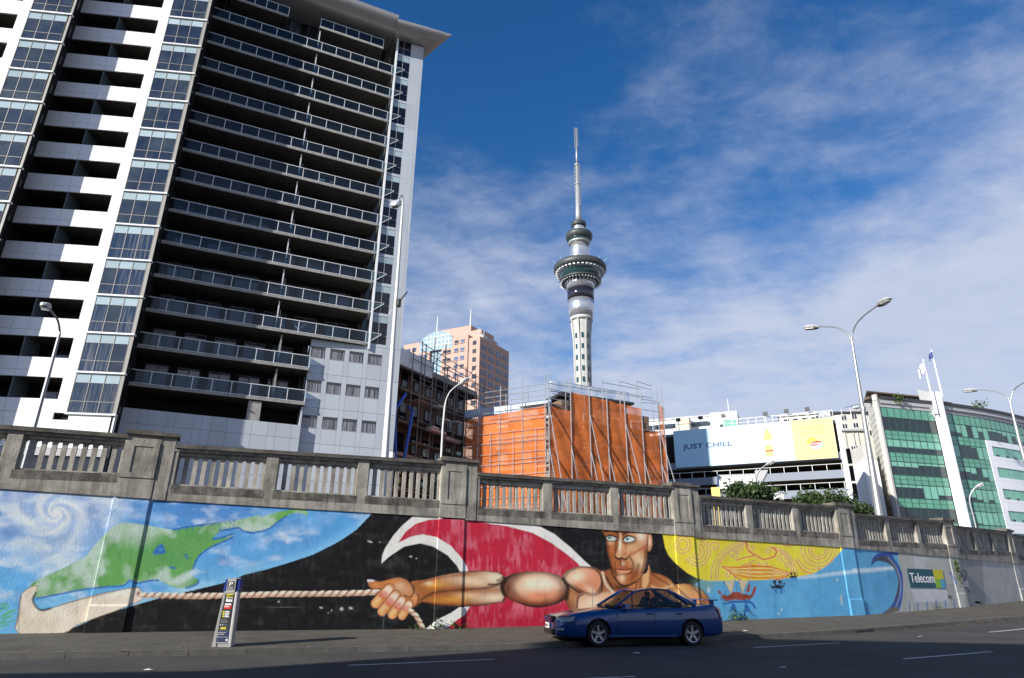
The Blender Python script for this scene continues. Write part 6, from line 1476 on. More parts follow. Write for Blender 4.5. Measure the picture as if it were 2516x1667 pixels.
win(440, 672, 548, 750, bars=3); win(335, 685, 385, 770, bars=2); win(480, 815, 580, 900, m_='cream_wall'); win(520, 975, 565, 1045, bars=1); win(380, 830, 420, 900); win(510, 1115, 630, 1200, m_='cream_wall', bars=4); win(525, 1262, 665, 1290, bars=6, m_='sky_glass'); win(540, 1310, 668, 1380, m_='cream_wall', bars=3)
for x0, x1, y in ((340, 410, 785), (400, 470, 935), (430, 600, 955), (440, 500, 1095), (430, 640, 1105), (500, 665, 1235), (520, 690, 1392), (470, 590, 800)):
    u0, z0 = Q(x0, y, 1.); u1, _ = Q(x1, y, 1.); bl = pb('balcony_slab', 'grey_trim', t_, FA, u0, u1, .05, 1.1, z0-.2, z0-.03); 
    pb('balcony_rail', 'cream_wall', t_, FA, u0, u1, 1.0, 1.06, z0+.85, z0+.92)
    for q in range(7): pb('baluster', 'cream_wall', t_, FA, u0+(u1-u0)*q/6-.02, u0+(u1-u0)*q/6+.02, 1.01, 1.05, z0, z0+.85)
for x in (555, 400, 500): u = Q(x, 700)[0]; part('downpipe', MB().tube([FA.pt(u, .15, 1.6), FA.pt(u, .15, zt-.5 if x == 555 else Q(x, 480)[1])], .07, 6), 'grey_trim', t_)
for (x0, y0, x1, y1) in ((575, 290, 600, 340), (630, 270, 655, 330), (675, 270, 695, 330), (585, 385, 605, 430), (645, 380, 670, 420), (690, 365, 710, 400), (660, 480, 700, 540)): win(x0, y0, x1, y1, .02, 1)
part('entry_recess', MB().box(Q(530, 1400)[0], Q(700, 1400)[0], .01, .06, 1.6, Q(600, 1400)[1], FA), 'carpark_soffit', t_)
# grey and white party wall in front of it
t_ = root('white_party_wall', 'tall white slab wall with grey upper part, half hidden by the big lamp post', 'building', tuple(FA.pt(Q(700, 1000, 9)[0], 9, 1.5)))
a, b = Q(625, 1000, 9)[0], Q(790, 1000, 9)[0]; part('wall', MB().box(a, b, -0, 9, 1.5, Q(640, 845, 9)[1], FA), 'sign_white', t_); part('upper_wall', MB().box(Q(590, 700, 8)[0], Q(690, 700, 8)[0], 0, 8, Q(640, 848, 8)[1], Q(600, 652, 8)[1], FA), 'lattice_grey', t_)
for k in range(3): z = Q(820, 1100+k*130, 3)[1]; pb('glass_panel', 'green_blind', t_, FA, b+.2, b+1.4, 2.9, 3., z, z+1.6)

# ================================================================ green glass office
kg = lambda x, y: (2120+x/4.126, 940+y/4.126)
g0 = at_d(*kg(165, 245), 110.); FG = Fr(g0[:2], 15.)
def G(x, y, n=0.): return FG.px(*kg(x, y), n)
gbd = root('green_glass_office', 'curved green glass office building with dark roof band and white clad right part', 'office building', (float(g0[0]), float(g0[1]), 1.3))
wl = [G(200, 475)[1], G(245, 697)[1], G(293, 925)[1], G(340, 1165)[1]]     # sills of the window rows at the left edge
gst = (wl[0]-wl[3])/3; sill_ = [wl[0]-gst*i for i in range(6)]; gtop = G(160, 248)[1]
wh = gst*.585
gw = G(735, 400)[0]/8.
rs = np.random.RandomState(5)
def facade(F, u0, cols, cw, skip=None, darkmap=None, top=True):
    for c in range(cols):
        a = u0+c*cw
        for r_ in range(6):
            zs_ = sill_[r_]
            if skip and skip(c, r_): continue
            dk = darkmap(c, r_) if darkmap else 0.5
            # window: dark below, blind above
            zt_ = zs_+wh; zm = zt_-dk*0
            if dk >= .99: pb('pane', 'green_dark', gbd, F, a+.03, a+cw-.03, -.05, .0, zs_+.03, zt_-.03)
            elif dk <= .01: pb('blind_pane', 'green_blind', gbd, F, a+.03, a+cw-.03, -.05, .0, zs_+.03, zt_-.03)
            else:
                zm = zs_+wh*dk; pb('pane', 'green_dark', gbd, F, a+.03, a+cw-.03, -.05, .0, zs_+.03, zm); pb('blind_pane', 'green_blind', gbd, F, a+.03, a+cw-.03, -.05, .0, zm+.002, zt_-.03)
            h2 = gst-wh
            pb('spandrel_panel', 'green_spandrel', gbd, F, a+.03, a+cw-.03, -.05, .0, zt_+.03, zt_+h2*.5-.03) if r_ else None
            pb('spandrel_panel', 'green_spandrel', gbd, F, a+.03, a+cw-.03, -.05, .0, (zt_+h2*.5+.02) if r_ else zt_+.03, (zt_+h2-.03) if r_ else gtop)
        pb('mullion', 'green_mullion', gbd, F, a-.028, a+.028, -.04, .05, sill_[5], gtop) if not skip else None
def dm1(c, r):
    if r == 0: return .98
    if r == 1: return .42 if c != 4 else .4
    if r == 2: return .62 if c < 4 else .8
    if r == 3: return .78 if c < 4 else (.32 if c > 5 else 0.)
    return .97 if c < 8 else .5
facade(FG, 0, 8, gw, darkmap=dm1)
_bk = np.array([math.cos(R_(66)), math.sin(R_(66)), 0])
def para(u0, u1, nf, d, z0, z1):
    a, b = FG.pt(u0, nf, 0), FG.pt(u1, nf, 0); return MB().vprism([tuple(p[:2]) for p in (a, b, b+_bk*d, a+_bk*d)], z0, z1)
part('core', para(-.2, 8*gw+1.0, -.06, 12, 1.2, gtop), 'green_mullion', gbd)
for i in range(5): part('transom', MB().box(0, 8*gw, .0, .07, sill_[i]-.05, sill_[i]+.03, FG), 'green_mullion', gbd); part('transom', MB().box(0, 8*gw, .0, .07, sill_[i]+wh-.04, sill_[i]+wh+.03, FG), 'green_mullion', gbd)
# left side: tapering lattice wall
ls = MB(); ub0 = G(340, 1400)[0]; 
part('edge_pier', MB().box(-.55, -.22, -.5, .25, 1.2, gtop+1.9, FG), 'lattice_grey', gbd)
FS = Fr(FG.pt(-.63, 0, 0)[:2], 70)
part('lattice_wall', MB().box(.02, 7., .0, .2, 1.2, gtop+1.3, FS), 'lattice_grey', gbd)
for k in range(26): pb('lattice_slat', 'cream_wall', gbd, FS, .1, 7, -.05, -.002, 2+k*.92, 2.45+k*.92)
# roof band
part('roof_band', para(-.05, 8*gw+1.2, .3, 12, gtop+.55, gtop+1.2), 'grey_trim', gbd); part('roof_shadow_gap', para(-.2, 8*gw+1.2, .1, 12, gtop+.02, gtop+.54), 'grey_trim', gbd); part('roof_edge', para(-.1, 8*gw+1.2, .5, 12, gtop+1.21, gtop+1.6), 'dark_trim', gbd)
part('pergola', para(-.3, 8*gw+.4, -1.5, 7, gtop+2.75, gtop+2.95), 'roof_brown', gbd); part('roof_storey', para(5.2, 8*gw, -2.2, 7, gtop+1.61, gtop+2.7), 'sign_white', gbd)
for k in range(5): pb('roof_window', 'dark_pane', gbd, FG, 5.6+k*.85, 6.15+k*.85, -2.19, -2.1, gtop+2.3, gtop+2.8)
part('roof_garden_edge', MB().box(-.4, 8*gw, -2.2, -1.2, gtop+1.61, gtop+1.9, FG), 'roof_brown', gbd)
# right part: curve made of short straight runs
P_ = FG.pt(8*gw+1.35, -.15, 0)[:2]; segs = []; ang = 18.5
whiteU = None; cwR = gw*1.0
ug = 0; col = 0
for s_ in range(10):
    F = Fr(P_, ang); nc = 2; segs.append((F, ang, col)); Lg = nc*cwR
    def skp(c, r, col=col): return (col+c) >= 7 and r >= 1
    def dm2(c, r, col=col):
        cc = col+c
        if r == 0: return (.35, .35, .3, 0, 1, 0, .62, 0, .8, .8, .75, .6, 0, .7)[cc % 14]
        if r == 1: return (0, 0, .97, .97, .9, 0, 0)[cc % 7]
        if r == 2: return (.6, .6, .6, .5, .98, .3, 0)[cc % 7]
        if r == 3: return (.28, .28, .34, .2, 0, .25, 0)[cc % 7]
        return (0, 0, .1, 0, 0, 0, 0)[cc % 7]
    facade(F, 0, nc, cwR, skip=skp, darkmap=dm2)
    for c in range(nc+1): pb('mullion', 'green_mullion', gbd, F, c*cwR-.028, c*cwR+.028, -.04, .05, sill_[5] if col+c <= 7 else sill_[0], gtop)
    for i in range(5):
        if col+1 < 7 or i == 0: part('transom', MB().box(0, Lg if (col+2 <= 7 or i == 0) else cwR, .0, .06, sill_[i]-.05, sill_[i]+.03, F), 'green_mullion', gbd); part('transom', MB().box(0, Lg if (col+2 <= 7 or i == 0) else cwR, .0, .06, sill_[i]+wh-.04, sill_[i]+wh+.03, F), 'green_mullion', gbd)
    part('core', MB().box(-.1, Lg+.1, -10, -.06, 1.2, gtop, F), 'green_mullion', gbd)
    ext = .12
    part('roof_band', MB().box(-ext, Lg+ext*0, -8, .45, gtop+.55, gtop+1.2, F), 'grey_trim', gbd); part('roof_shadow_gap', MB().box(0, Lg, -8, .1, gtop+.02, gtop+.54, F), 'grey_trim', gbd); part('roof_edge', MB().box(-ext, Lg, -8, .7, gtop+1.21, gtop+1.6, F), 'dark_trim', gbd)
    part('pergola', MB().box(0, Lg, -6, -1.2, gtop+2.3-s_*.12, gtop+2.6-s_*.13, F), 'roof_brown', gbd)
    if col+1 >= 7:      # white cladding below the top storey
        a0 = cwR if col < 7 <= col+1 and col+1 == 7 else 0.
        for r_ in range(1, 6):
            zt2 = sill_[r_-1]-.1 if r_ == 1 else sill_[r_-1]+gst*.16; zb2 = sill_[r_]+gst*.16
            zt2 = sill_[r_-1]+(0 if r_ == 1 else gst*.1)-.06; zb2 = sill_[r_]+gst*.1-.055
            wz0, wz1 = zb2+gst*.15, zb2+gst*.62
            # panels in four pieces round the ribbon window
            left_end = (col <= 7)
            wa = a0+1.6 if col <= 7 else 0.
            pb('white_panel', 'white_panel', gbd, F, a0+.01, Lg-.01, -.05, .12, wz1+.01, zt2-.01); pb('white_panel', 'white_panel', gbd, F, a0+.01, Lg-.01, -.05, .12, zb2, wz0-.01)
            if wa > a0: pb('white_panel', 'white_panel', gbd, F, a0+.01, min(wa, Lg)-.01, -.05, .12, wz0, wz1)
            ww = Lg-wa
            if ww > .3:
                k_ = max(1, int(round(ww/.85)))
                for q in range(k_):
                    pa = wa+ww*q/k_; pb('blind_pane', 'green_blind', gbd, F, pa+.05, pa+ww/k_-.05, -.05, .0, wz0+.02+(.3 if q % 2 and r_ != 2 else 0), wz1-.02)
                    if q % 2 and r_ != 2: pb('pane', 'green_dark', gbd, F, pa+.05, pa+ww/k_-.05, -.05, .0, wz0+.02, wz0+.3)
    col += nc; P_ = F.pt(Lg, 0, 0)[:2]; ang += 1.5
# white fin wall between the two parts with the flagpoles
fin = root('white_fin', 'tall white curved fin wall rising through the green glass office front', 'wall', tuple(FG.pt(8*gw+.6, .6, 1.2)))
fz = [G(870, 1300, 1.0)[1]]
fpts = []
for k in range(8):
    t = k/7*math.pi; fpts.append((8*gw+.02+1.3*(1-math.cos(t))/2, .1+1.25*math.sin(t)**.7))
zl_, zr_ = G(700, 90, .8)[1], G(800, 130, .8)[1]
mb = MB(); Aq = [FG.pt(u, n, 1.2) for u, n in fpts]; Bq = [FG.pt(u, n, zl_+(zr_-zl_)*(u-8*gw)/1.35) for u, n in fpts]; q = 8
mb.add(Aq+Bq, [tuple(range(q-1, -1, -1)), tuple(range(q, 2*q))]+[(i, (i+1) % q, (i+1) % q+q, i+q) for i in range(q)])
part('fin_cladding', mb, 'white_panel', fin)
mb = MB(); mb.hexa([FG.pt(8*gw-1.1, -.6, gtop+1.), FG.pt(8*gw+.01, .3, gtop-1.), FG.pt(8*gw+.01, .0, gtop-1), FG.pt(8*gw-1.1, -.8, gtop+1.), FG.pt(8*gw-1.35, -.6, zl_+.55), FG.pt(8*gw+.01, .3, zl_), FG.pt(8*gw+.01, .0, zl_), FG.pt(8*gw-1.35, -.8, zl_+.55)]); part('fin_side', mb, 'grey_trim', fin)
for nm, lab, bx, tx, fm, wv in (('flagpole', 'white flagpole with a pale flag, left one of the two on the white fin', (2298, 1010), (2268, 884), 'flag_white', 1.), ('flagpole', 'taller white flagpole with a small navy flag, right one on the white fin', (2315.6, 975), (2288, 860), 'flag_blue', .6)):
    n_ = 1.6; p = FG.px(*bx, n_); q = FG.px(*tx, n_); r = root(nm, lab, 'flagpole', tuple(FG.pt(p[0], n_, p[1])), 'flagpoles')
    part('pole', MB().tube([FG.pt(p[0], n_, p[1]), FG.pt(q[0], n_, q[1])], [.13, .08], 8), 'sign_white', r)
    part('bracket', MB().box(p[0]-.1, p[0]+.1, .9, n_+.1, p[1]+.4, p[1]+.6, FG), 'grey_trim', r)
    mb = MB(); nx = 8
    for i in range(nx+1):
        for j in range(5): f = i/nx; g_ = j/4; mb.v.append(tuple(FG.pt(q[0]-.05-f*1.5*wv, n_+.18*math.sin(f*9), q[1]-.25-g_*1.5*wv*(1)-f*1.6*wv)))
    for i in range(nx):
        for j in range(4): a = i*5+j; mb.f.append((a, a+1, a+6, a+5)); mb.m.append(0)
    part('flag', mb, fm, r)
for x, y in ((355, 170), (1190, 222)):
    p = at_d(*kg(x, y), 112 if x < 500 else 118); r = root('roof_shrub', 'small leafy shrub on the roof of the green office, %s' % ('left end' if x < 500 else 'right of the white fin'), 'shrub', tuple(p-np.array([0, 0, .9])), 'shrubs on the roof of the green office')
    m_ = MB()
    for k in range(90): c = np.array([rng.normal(0, .45), rng.normal(0, .4), .9+rng.normal(0, .3)]); a, b = rng.normal(0, .13, 3), rng.normal(0, .13, 3); m_.add([c, c+a, c+a+b, c+b], [(0, 1, 2, 3)])
    part('foliage', m_, 'leaf_light', r, local=True); part('stem', MB().tube([(0, 0, 0), (0, 0, .9)], .05, 5), 'bark', r, local=True)
# ================================================================ lamp posts
def bez(P, n=12):
    P = [np.array(p, float) for p in P]; return list(cat_rom3(P, n))
def cat_rom3(p, n):
    p = np.array(p); k = len(p); out = []
    for i in range(k-1):
        a, b, c, d = p[max(i-1, 0)], p[i], p[i+1], p[min(i+2, k-1)]
        for j in range(n): t = j/n; out.append(.5*((2*b)+(-a+c)*t+(2*a-5*b+4*c-d)*t*t+(-a+3*b-3*c+d)*t**3))
    out.append(p[-1]); return out
def lamp_head(par, p, d, L=.75, w=.16, up=None):
    """cobra head lamp at p pointing along d"""
    d = np.array(d, float); d /= np.linalg.norm(d); s_ = np.cross(d, [0, 0, 1.]); s_ /= np.linalg.norm(s_); u = np.cross(s_, d)
    o = np.array(p)
    def ring(x, hw, t, b): return [o+d*x+s_*hw+u*b*.2, o+d*x+s_*hw*.7+u*t, o+d*x-s_*hw*.7+u*t, o+d*x-s_*hw+u*b*.2, o+d*x-s_*hw*.8-u*b, o+d*x+s_*hw*.8-u*b]
    R = [ring(0, w*.45, .05, .04), ring(L*.2, w*.7, .09, .05), ring(L*.35, w, .11, .06), ring(L*.7, w, .11, .06), ring(L*.95, w*.7, .07, .04), ring(L, w*.3, .03, .02)]
    mb = MB(); vs = [v for r_ in R for v in r_]; fs = [(i*6+k, i*6+(k+1) % 6, (i+1)*6+(k+1) % 6, (i+1)*6+k) for i in range(5) for k in range(6)]+[(5, 4, 3, 2, 1, 0), tuple(30+k for k in range(6))]
    mb.add(vs, fs); h = part('lamp_head', mb, 'lamp_metal', par)
    mb = MB(); a, b = L*.38, L*.92
    q = [o+d*a+s_*w*.75-u*.062, o+d*a-s_*w*.75-u*.062, o+d*b-s_*w*.5-u*.06, o+d*b+s_*w*.5-u*.06]; mb.hexa([v-u*.07 for v in q]+q); part('lens', mb, 'lamp_lens', h)
    mb = MB(); q = [o+d*.02*L+s_*w*.4-u*.05, o+d*.02*L-s_*w*.4-u*.05, o+d*L*.34-s_*w*.8-u*.08, o+d*L*.34+s_*w*.8-u*.08]; mb.hexa([v-u*.05 for v in q]+q); part('control_gear', mb, 'lamp_dark', h)
def zup(p):
    u = along(p[0], p[1]); return interp(u, US[:7], [LN[k][3](0)+.12 for k in range(7)])
# 1: left lamp in front of the white facade (single curved arm)
def post_world(pxs, dist): return [at_d(x, y, dist) for x, y in pxs]
D = 27.; base = at_d(90, 1047, D); z0 = zup(base); P = post_world(((90, 1047), (120, 920), (146, 822)), D); P[0][2] = z0
azb = math.atan2(base[0], base[1])
arm = [at_d(147, 815, D), at_d(142, 788, D-.5), at_d(128, 768, D-1.2), at_d(119, 757, D-1.8)]
lp = root('street_lamp', 'slim street lamp with one curved arm in front of the white tower facade', 'street lamp', (P[1][0], P[1][1], z0))
part('pole', MB().tube([(P[1][0], P[1][1], z0), P[1], P[2]]+cat_rom3(arm, 4), [.08, .062, .05]+[.036]*13, 8), 'galvanised', lp); lamp_head(lp, arm[-1], at_d(106, 748, D-2.4)-arm[-1], .58, .15)
# 2: tall white mast right of the tower
D = 25.; b = at_d(947, 1128, D); bx, by = b[0], b[1]; zb_ = zup(b)
ax = math.atan2(bx, by)
def onaz(y, D=D): 
    # point of the upright through b seen at picture height y
    lo, hi = -5., 60.
    for _ in range(50):
        m_ = (lo+hi)/2; yy = proj((bx, by, m_))[1]
        if yy > y: lo = m_
        else: hi = m_
    return m_
zt = onaz(505); lp = root('light_mast', 'tall white tapering lamp mast right beside the apartment tower, higher than the other lamps', 'street lamp', (bx, by, zb_))
topx = np.array([bx, by, zt])
arm = [topx, at_d(989, 486, D), at_d(987, 480, D-.1), at_d(983, 483, D-.6), at_d(977, 494, D-1.1)]
tp = at_d(990, 500, D)
part('pole', MB().tube([(bx, by, zb_), (bx*.5+tp[0]*.5, by*.5+tp[1]*.5, (zb_+tp[2])/2), tp], [.16, .09, .045], 8), 'shelter_white', lp)
part('arm', MB().tube([tp]+cat_rom3([at_d(990, 492, D), at_d(988, 481, D-.1), at_d(983, 484, D-.5), at_d(978, 494, D-.9)], 4), .045, 6), 'lamp_metal', lp)
lamp_head(lp, at_d(979, 494, D-.9), at_d(966, 508, D-1.3)-at_d(979, 494, D-.9), .62, .24)
c = at_d(978, 745, D); d_ = at_d(1001, 717, D); part('banner_bracket', MB().tube([c, d_], [.035, .035], 6), 'lamp_dark', lp); part('clamp', MB().tube([c-np.array([0, 0, .15]), c+np.array([0, 0, .15])], .13, 8), 'lamp_dark', lp)
c = at_d(976, 755, D); part('bracket_end', MB().tube([at_d(955, 775, D), at_d(962, 762, D)], .03, 6), 'lamp_metal', lp)
# stub pole at the mast foot
s_ = at_d(948+16, 1112, 25.5); sp_ = solo('bollard_post', MB().tube([(s_[0]-.0, s_[1], zup(s_)), (s_[0], s_[1], s_[2]+.0)], .10, 8), 'shelter_white', 'short white post standing just right of the tall lamp mast', 'post', (s_[0], s_[1], zup(s_)))
# 3: small lamp in front of the dark scaffolded building
D = 34.; b = at_d(1083, 1131, D); z0 = zup(b)
pts = [np.array([b[0], b[1], z0]), at_d(1088, 1050, D), at_d(1093, 998, D)]+cat_rom3([at_d(1097, 980, D), at_d(1106, 963, D), at_d(1120, 950, D), at_d(1131, 943, D)], 4)
lp = root('street_lamp', 'curved arm street lamp standing on the stone pier, in front of the dark brick building', 'street lamp', (b[0], b[1], z0))
part('pole', MB().tube(pts, [.065, .052, .045]+[.032]*13, 8), 'shelter_white', lp); lamp_head(lp, at_d(1131, 943, D), at_d(1146, 934, D)-at_d(1131, 943, D), .55, .2)
# 4: big double lamp
D = 38.; b = at_d(2158, 1262, D); z0 = zup(b); f_ = at_d(2093, 838, D)
lp = root('double_street_lamp', 'big tapering lamp post with two curved arms, in front of the cream apartments', 'street lamp', (b[0], b[1], z0))
part('pole', MB().tube([(b[0], b[1], z0), (b[0]*.5+f_[0]*.5, b[1]*.5+f_[1]*.5, (z0+f_[2])/2), f_], [.25, .12, .06], 10), 'galvanised', lp)
L_ = cat_rom3([f_, at_d(2084, 822, D), at_d(2066, 809, D), at_d(2045, 804, D), at_d(2012, 803, D)], 4); part('arm', MB().tube(L_, [.055]*3+[.038]*(len(L_)-3), 8), 'galvanised', lp)
lamp_head(lp, L_[-1]+np.array([0, 0, .0]), at_d(1985, 805, D)-L_[-1], .78, .2)
L_ = cat_rom3([f_, at_d(2095, 818, D), at_d(2105, 795, D-.3), at_d(2124, 775, D-.8), at_d(2156, 751, D-1.5)], 4); part('arm', MB().tube(L_, [.055]*3+[.038]*(len(L_)-3), 8), 'galvanised', lp)
lamp_head(lp, L_[-1], at_d(2190, 731, D-2.2)-L_[-1], .9, .24)
part('collar', MB().tube([at_d(2120, 1000, D), at_d(2121, 1008, D)], .13, 10), 'galvanised', lp)
part('access_door', MB().box(b[0]-.14, b[0]+.14, b[1]-.33, b[1]-.30, z0+.9, z0+1.6), 'hoarding_white', lp)
# 5: second double lamp at the right edge
D = 60.; b = at_d(2528, 1180, D); z0 = zup(b); f_ = at_d(2482, 990, D)
lp = root('double_street_lamp', 'farther lamp post with two arms at the right edge, in front of the green office', 'street lamp', (b[0], b[1], 1.4))
part('pole', MB().tube([(b[0]+.2, b[1], 1.4), (b[0]*.5+f_[0]*.5, b[1]*.5+f_[1]*.5, (b[2]+f_[2])/2), f_], [.2, .12, .07], 8), 'galvanised', lp)
L_ = cat_rom3([f_, at_d(2474, 975, D), at_d(2455, 965, D), at_d(2430, 960, D), at_d(2402, 958, D)], 4); part('arm', MB().tube(L_, .045, 8), 'galvanised', lp); lamp_head(lp, L_[-1], at_d(2377, 960, D)-L_[-1], .95, .24)
L_ = cat_rom3([f_, at_d(2485, 975, D), at_d(2492, 958, D), at_d(2508, 945, D-.5), at_d(2540, 930, D-1)], 4); part('arm', MB().tube(L_, .045, 8), 'galvanised', lp); lamp_head(lp, L_[-1], at_d(2560, 918, D-1.3)-L_[-1], .95, .24)
# 6, 7: small single lamps
for (bx_, by_), ctl, hd, D, lab in (((1857, 1235), ((1857, 1190), (1860, 1168), (1869, 1153), (1882, 1143)), (1897, 1136), 52., 'small curved street lamp rising out of the tree under the billboard'), ((((2397, 1300))), ((2392, 1270), (2383, 1235), (2385, 1215), (2395, 1200)), (2411, 1191), 62., 'small curved street lamp with a cross bar, in front of the green office')):
    b = at_d(bx_, by_, D); z0 = min(zup(b), 1.6); P = [at_d(x, y, D) for x, y in ctl]
    lp = root('street_lamp', lab, 'street lamp', (P[0][0], P[0][1], z0)); pts = [np.array([P[0][0], P[0][1], z0])]+cat_rom3(P, 4)
    part('pole', MB().tube(pts, [.085]+[.055]*(len(pts)-1), 8), 'galvanised', lp); lamp_head(lp, P[-1], at_d(hd[0], hd[1], D)-P[-1], .7, .22)
    if D > 60: a = at_d(2377, 1263, D); c = at_d(2405, 1261, D); part('cross_bar', MB().tube([a, c], .03, 5), 'galvanised', lp)
# span wire with a small lamp between the buildings
a, b, c = at_d(2076, 1002, 60.), at_d(2130, 989, 66.), at_d(2172, 979, 100.)
sw = root('span_wire_lamp', 'small white lamp hanging on a wire across the street, left of the green office', 'lamp', tuple(at_d(2104, 999, 63.)))
part('wire', MB().tube([a, b, c], .03, 4), 'lamp_dark', sw); p = at_d(2104, 1000, 63.); part('lamp_head', MB().lathe([(.05, p[2]+.12), (.3, p[2]), (.26, p[2]-.12), (.1, p[2]-.2)], (p[0], p[1]), 10), 'hoarding_white', sw)

# ================================================================ trees and shelter behind the balustrade
def leafy_tree(px, py, dist, w, h, label, n=2600, seed=1, leaf='leaf'):
    r = np.random.RandomState(seed); c = at_d(px, py, dist); z0 = zup(c)
    t_ = root('pohutukawa_tree' if 0 else 'round_tree', label, 'tree', (c[0], c[1], z0), 'round trees behind the balustrade'); o = np.array([c[0], c[1], z0]); zc = c[2]-z0
    tr_ = MB().tube([(0, 0, 0), (.05, .02, zc*.4), (.0, .05, zc*.8)], [.16, .13, .09], 8)
    clumps = []
    for k in range(26):
        a = r.rand()*2*math.pi; ph = r.uniform(-.35, 1.); rad = r.uniform(.45, .95)
        clumps.append(np.array([math.cos(a)*w/2*rad*math.sqrt(max(0, 1-ph*ph*.7)), math.sin(a)*w/2*rad*math.sqrt(max(0, 1-ph*ph*.7)), zc+ph*h/2]))
    for k in range(9): q = clumps[k]; tr_.tube([(0, .03, zc*.55), (q[0]*.5, q[1]*.5, zc*.6+q[2]*.15), tuple(q)], [.07, .045, .015], 5)
    part('trunk', tr_, 'bark', t_, local=True)
    for nm, m_, cnt in (('crown', leaf, n), ('pale_shoots', 'leaf_light', n//3)):  # second set of leaves in a paler green, set slightly higher in each clump
        mb = MB()
        for k in range(cnt):
            q = clumps[r.randint(26)]; s_ = w*.105; p = q+r.normal(0, 1, 3)*np.array([s_, s_, s_*.75])+(np.array([0, 0, s_*.5]) if nm != 'crown' else 0)
            a = r.normal(0, 1, 3); a /= np.linalg.norm(a); b = np.cross(a, r.normal(0, 1, 3)); b /= np.linalg.norm(b); L_ = r.uniform(.10, .19); W_ = L_*.42
            mb.add([p-a*L_, p+b*W_, p+a*L_, p-b*W_], [(0, 1, 2, 3)])
        part(nm, mb, m_, t_, local=True)
leafy_tree(1846, 1232, 46., 3.1, 1.75, 'dense round dark green tree top above the balustrade, left one under the billboard', 3600, 3)
leafy_tree(2025, 1254, 50., 3.5, 1.5, 'dense round green tree top above the balustrade, right one under the billboard', 3400, 4)
leafy_tree(2115, 1268, 54., 1.9, 1.2, 'small dark green tree low beside the slanting white corner post', 900, 5)
# vaulted shelter with ribbed roof
D = 60.; f = Fr(at_d(1770, 1206, D)[:2], -20.)
ks = lambda x, y: (1600+x/2.5295, 700+y/2.5295)
sh = root('vaulted_shelter', 'small shelter with white ribbed vaulted roof and a yellow panel beside it, under the billboard', 'shelter', tuple(f.pt(0, 0, 1.8)))
def Sx(x, y, n=0): return f.px(*ks(x, y), n)
u0, zlo = Sx(425, 1262); u1 = Sx(655, 1262)[0]; zhi = Sx(500, 1182, -2.4)[1]; k_ = 12
for q in range(14):
    ua, ub_ = u0+(u1-u0)*q/14+.02, u0+(u1-u0)*(q+1)/14-.02; mb = MB()
    for i in range(k_):
        A0 = math.pi/2*i/k_; A1 = math.pi/2*(i+1)/k_
        pt_ = lambda A: (-2.4*(1-math.cos(A))*1.0, zlo+(zhi-zlo)*math.sin(A))
        (n0, z_0), (n1, z_1) = pt_(A0), pt_(A1); mb.hexa([f.pt(ua, n0, z_0-.1), f.pt(ub_, n0, z_0-.1), f.pt(ub_, n1, z_1-.1), f.pt(ua, n1, z_1-.1), f.pt(ua, n0, z_0), f.pt(ub_, n0, z_0), f.pt(ub_, n1, z_1), f.pt(ua, n1, z_1)])
    part('roof_rib', mb, 'shelter_white', sh)
part('roof_shell', MB().box(u0+.1, u1-.1, -2.3, -.3, zlo-.3, zlo-.12, f), 'grey_trim', sh); part('end_gable', MB().prism([(u0-.25, zlo-.3), (u0-.02, zlo-.3), (u0+.0, zhi-.2), (u0-.1, zhi-.2)], f, -2.3, -.2), 'blue_window', sh); part('soffit_end', MB().prism([(u1+.02, zlo-.4), (u1+1.1, zhi+.02), (u1+.02, zhi)], f, -2.4, -.5), 'grey_trim', sh)
for u in (u0+.6, u1-.6): part('column', MB().tube([f.pt(u, -1.2, 1.7), f.pt(u, -1.2, zlo-.2)], .1, 8), 'galvanised', sh)
a = Sx(375, 1300); b = Sx(425, 1258); part('panel', MB().box(a[0], b[0], -.3, .0, 1.7, b[1], f), 'shelter_yellow', sh); part('panel_face', MB().box(a[0]+.35, b[0]-.35, .002, .05, 2.2, b[1]-.4, f), 'cream_wall', sh)
q = solo('white_canopy', MB().box(Sx(755, 1340)[0], Sx(825, 1340)[0], -2, .4, Sx(790, 1330)[1]-.1, Sx(790, 1300)[1], f), 'shelter_white', 'low white canopy between the two round trees', 'canopy', tuple(f.pt(Sx(755, 1340)[0], 0, Sx(790, 1330)[1])))
